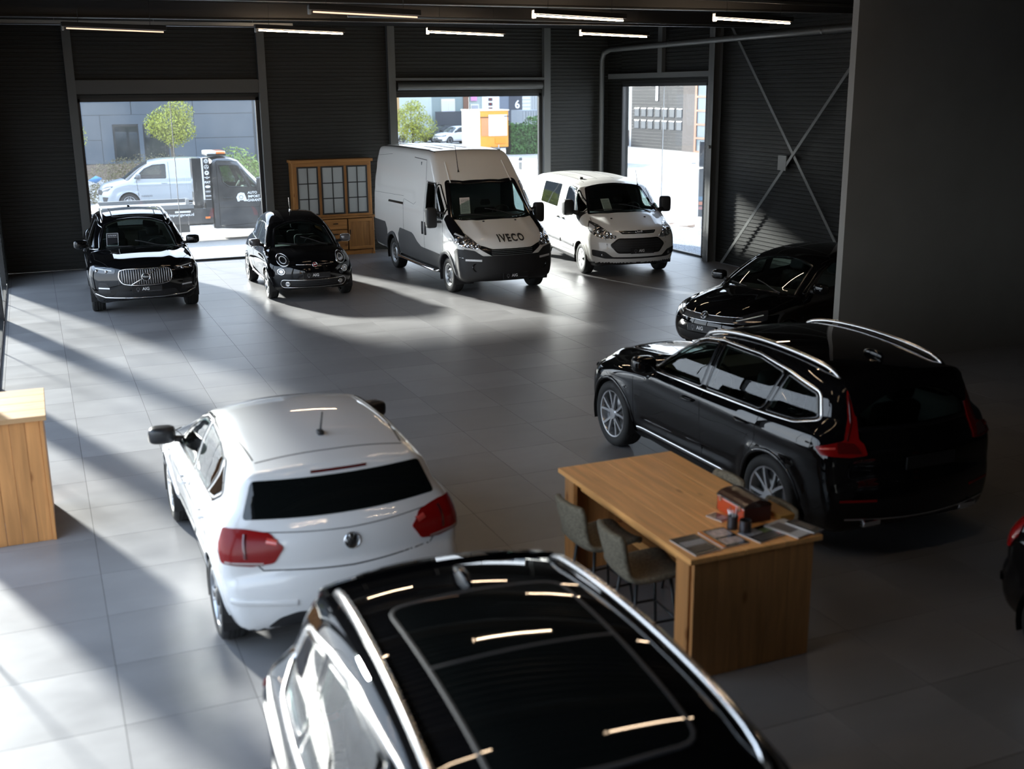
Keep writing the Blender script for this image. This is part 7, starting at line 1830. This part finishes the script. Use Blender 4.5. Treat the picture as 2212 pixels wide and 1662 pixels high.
lathe('jockey_tyre', [(0, -.04), (.12, -.04), (.12, .04), (0, .04)], RUBBER, tr, 16, 'x', (0, -2.2, .12))
for s in (1, -1):
    bm = bmesh.new(); add_lathe(bm, [(.1, -.09), (.29, -.09), (.31, -.05), (.31, .05), (.29, .09), (.1, .09)], 20, 'x', s * .98, .4, .31); bm_obj('trailer_wheel', bm, RUBBER, tr)
bo = tag(lathe('bollard', [(0, 0), (.10, 0), (.10, .52), (.12, .53), (.12, .60), (.09, .66), (0, .67)], principled('bollard_grey', (.06, .065, .07), .5), None, 16, 'z', (25.1, 58.0, GZ)), 'short dark bollard on the pale yard right of the tall van', 'bollard')
lathe('bollard_band', [(.103, .40), (.106, .41), (.106, .48), (.103, .49)], PRINT_WHITE, bo, 16)
for k, (x, y, a, src, lab) in enumerate(((33.0, 90.0, 200, polo, 'white parked car between the shrub and the yellow trailer'), (33.2, 93.6, 190, golf, 'dark parked car behind the white one, middle window'), (28.2, 94.6, 10, polo, 'white parked car behind the loose shrub, middle window'))):
    o = dup_tree(src); o.location = (x, y, GZ); o.rotation_euler = (0, 0, R(a)); tag(o, lab, 'car'); o.name = 'parked_car'

# units seen through the glazed door
ub = tag(empty('workshop_unit', (42.6, 72.0, GZ)), 'workshop unit with dark sectional door numbered 1, seen through the glazed door', 'building')
box('unit_wall', .1, 6, -10, 5.2, 0, 8, principled('unit_dark', (.10, .10, .11), .8), ub)
SECT = principled('sectional_door', (.012, .013, .016), .45, spec=.2)
zz = np.arange(0, 6.2, .235)
for z0, z1 in zip(zz, zz[1:]): box('door_section', 0, .08, -2.8, 4.95, z0 + .004, z1 - .004, SECT, ub, .003)
for zr in (1.42, 2.30):
    for k in range(7): box('door_light', -.03, 0, -2.35 + k * 1.02, -1.65 + k * 1.02, zr, zr + .62, principled('door_light_pale', (.14, .145, .15), .2), ub, .03)
lettering('unit_number', '1', 2.1, (-.04, 1.15, 4.15), (0, -1, 0), (0, 0, 1), PRINT_WHITE, ub, .06)
bkm = principled('dark_brick', (.06,.05,.045), .9); n_, l_, b_n = nodes_of(bkm)
bt = n_.new('ShaderNodeTexBrick'); tc_ = n_.new('ShaderNodeTexCoord'); mp_ = n_.new('ShaderNodeMapping'); mp_.inputs['Rotation'].default_value = (0, R(90), R(90))
l_.new(tc_.outputs['Object'], mp_.inputs[0]); l_.new(mp_.outputs[0], bt.inputs[0]); bt.inputs['Scale'].default_value = 4.0; bt.inputs['Color1'].default_value = (.075, .057, .05, 1); bt.inputs['Color2'].default_value = (.05, .039, .035, 1); bt.inputs['Mortar'].default_value = (.10, .095, .09, 1); l_.new(bt.outputs[0], b_n.inputs['Base Color'])
box('brick_pier', -.25, .2, -4.45, -2.85, 0, 6.5, bkm, ub); box('brick_pier', -.4, .1, -9.5, -7.9, 0, 6.5, bkm, ub)
WFR = principled('timber_window_frame', (.20, .075, .03), .5); PGL = principled('pale_window_glass', (.13, .16, .17), .08, spec=.8)
fr = box('window_frame', -.32, -.2, -4.75, -4.5, 0, 6, WFR, ub); box('window_frame', -.32, -.2, -7.9, -7.65, 0, 6, WFR, ub)
for k in range(7):
    z = k * .92; box('window_rail', -.32, -.2, -7.65, -4.75, z, z + .13, WFR, fr); box('window_pane', -.27, -.24, -7.65, -4.75, z + .13, z + .92, PGL, fr)
ls = tag(empty('siding_house', (43.2, 79.4, GZ)), 'pale grey siding wall left of the dark sectional door', 'building')
for k in range(26): box('siding_board', 0, .06, -1.2, 4.0, 1.2 + k * .21, 1.39 + k * .21, principled('siding_grey', (.11, .12, .13), .6), ls)
box('siding_wall', .06, 3, -1.2, 4, 0, 6.8, principled('siding_grey', (.11, .12, .13), .6), ls); box('dark_plinth', -.04, .06, -1.0, 4, 0, 1.18, noise_var(principled('plinth_dark', (.06, .045, .042), .9), (4, 4, 4), .3), ls); box('corner_board', -.08, .1, -1.9, -1.2, 0, 6.6, principled('corner_pale', (.40, .41, .42), .6), ls)
bc_ = dup_tree(polo); bc_.location = (30.75, 60.2, GZ); bc_.rotation_euler = (0, 0, R(-6)); tag(bc_, 'dark blue car nose just visible at the left of the glazed door', 'car'); bc_.name = 'parked_car'
def repaint(o, a, b):
    for ch in o.children:
        if ch.type == 'MESH' and any(m == a for m in ch.data.materials):
            ch.data = ch.data.copy()
            for i, m in enumerate(ch.data.materials):
                if m == a: ch.data.materials[i] = b
        repaint(ch, a, b)
repaint(bc_, PAINT_WHITE, PAINT_BLUE)
# dealer's sign
sn = tag(empty('sign_pylon', (18.85, 29.65, -.25), R(-28)), 'dark dealer sign pylon with orange stripe outside the glazed door', 'sign')
box('sign_panel', -.04, 1.35, -.05, .05, .28, 2.55, principled('sign_dark', (.022, .024, .028), .4), sn, .01); box('sign_edge', -.06, -.035, -.055, .055, .26, 2.57, SATIN, sn); box('sign_post', .02, .10, -.04, .04, -.2, .3, SATIN, sn); box('sign_post', 1.18, 1.26, -.04, .04, -.2, .3, SATIN, sn)
for s, z, x, sz in (('AIG AUTO', 1.86, .16, .19), ("TOPKLASSE", 1.52, .50, .15), ('VOORRAAD', 1.30, .36, .15)):
    lettering('sign_lettering', s, sz, (x, -.052, z), (1, 0, 0), (0, 0, 1), PRINT_WHITE, sn, .004, 'LEFT', .003)
box('sign_stripe', -.03, 1.34, -.054, -.05, .78, .90, principled('stripe_teal', (.05, .13, .20), .5), sn); box('sign_stripe', -.03, 1.34, -.054, -.05, .64, .74, principled('stripe_rust', (.40, .13, .06), .5), sn); box('sign_stripe', -.03, 1.34, -.054, -.05, .50, .59, principled('stripe_rose', (.30, .12, .11), .5), sn)
prism('sign_picture', [(.10, 2.0), (.42, 2.0), (.42, 2.5)], -.056, -.052, principled('sign_car_glass', (.10, .20, .20), .2), sn, 'y')
mh = tag(lathe('manhole', [(0, -.02), (.42, -.02), (.42, .05), (.38, .06), (.36, .045), (0, .05)], principled('rust_cover', (.33, .22, .15), .8), None, 28, 'z', (17.75, 28.9, -.12)), 'round rusty manhole cover on the gravel outside the glazed door', 'manhole')
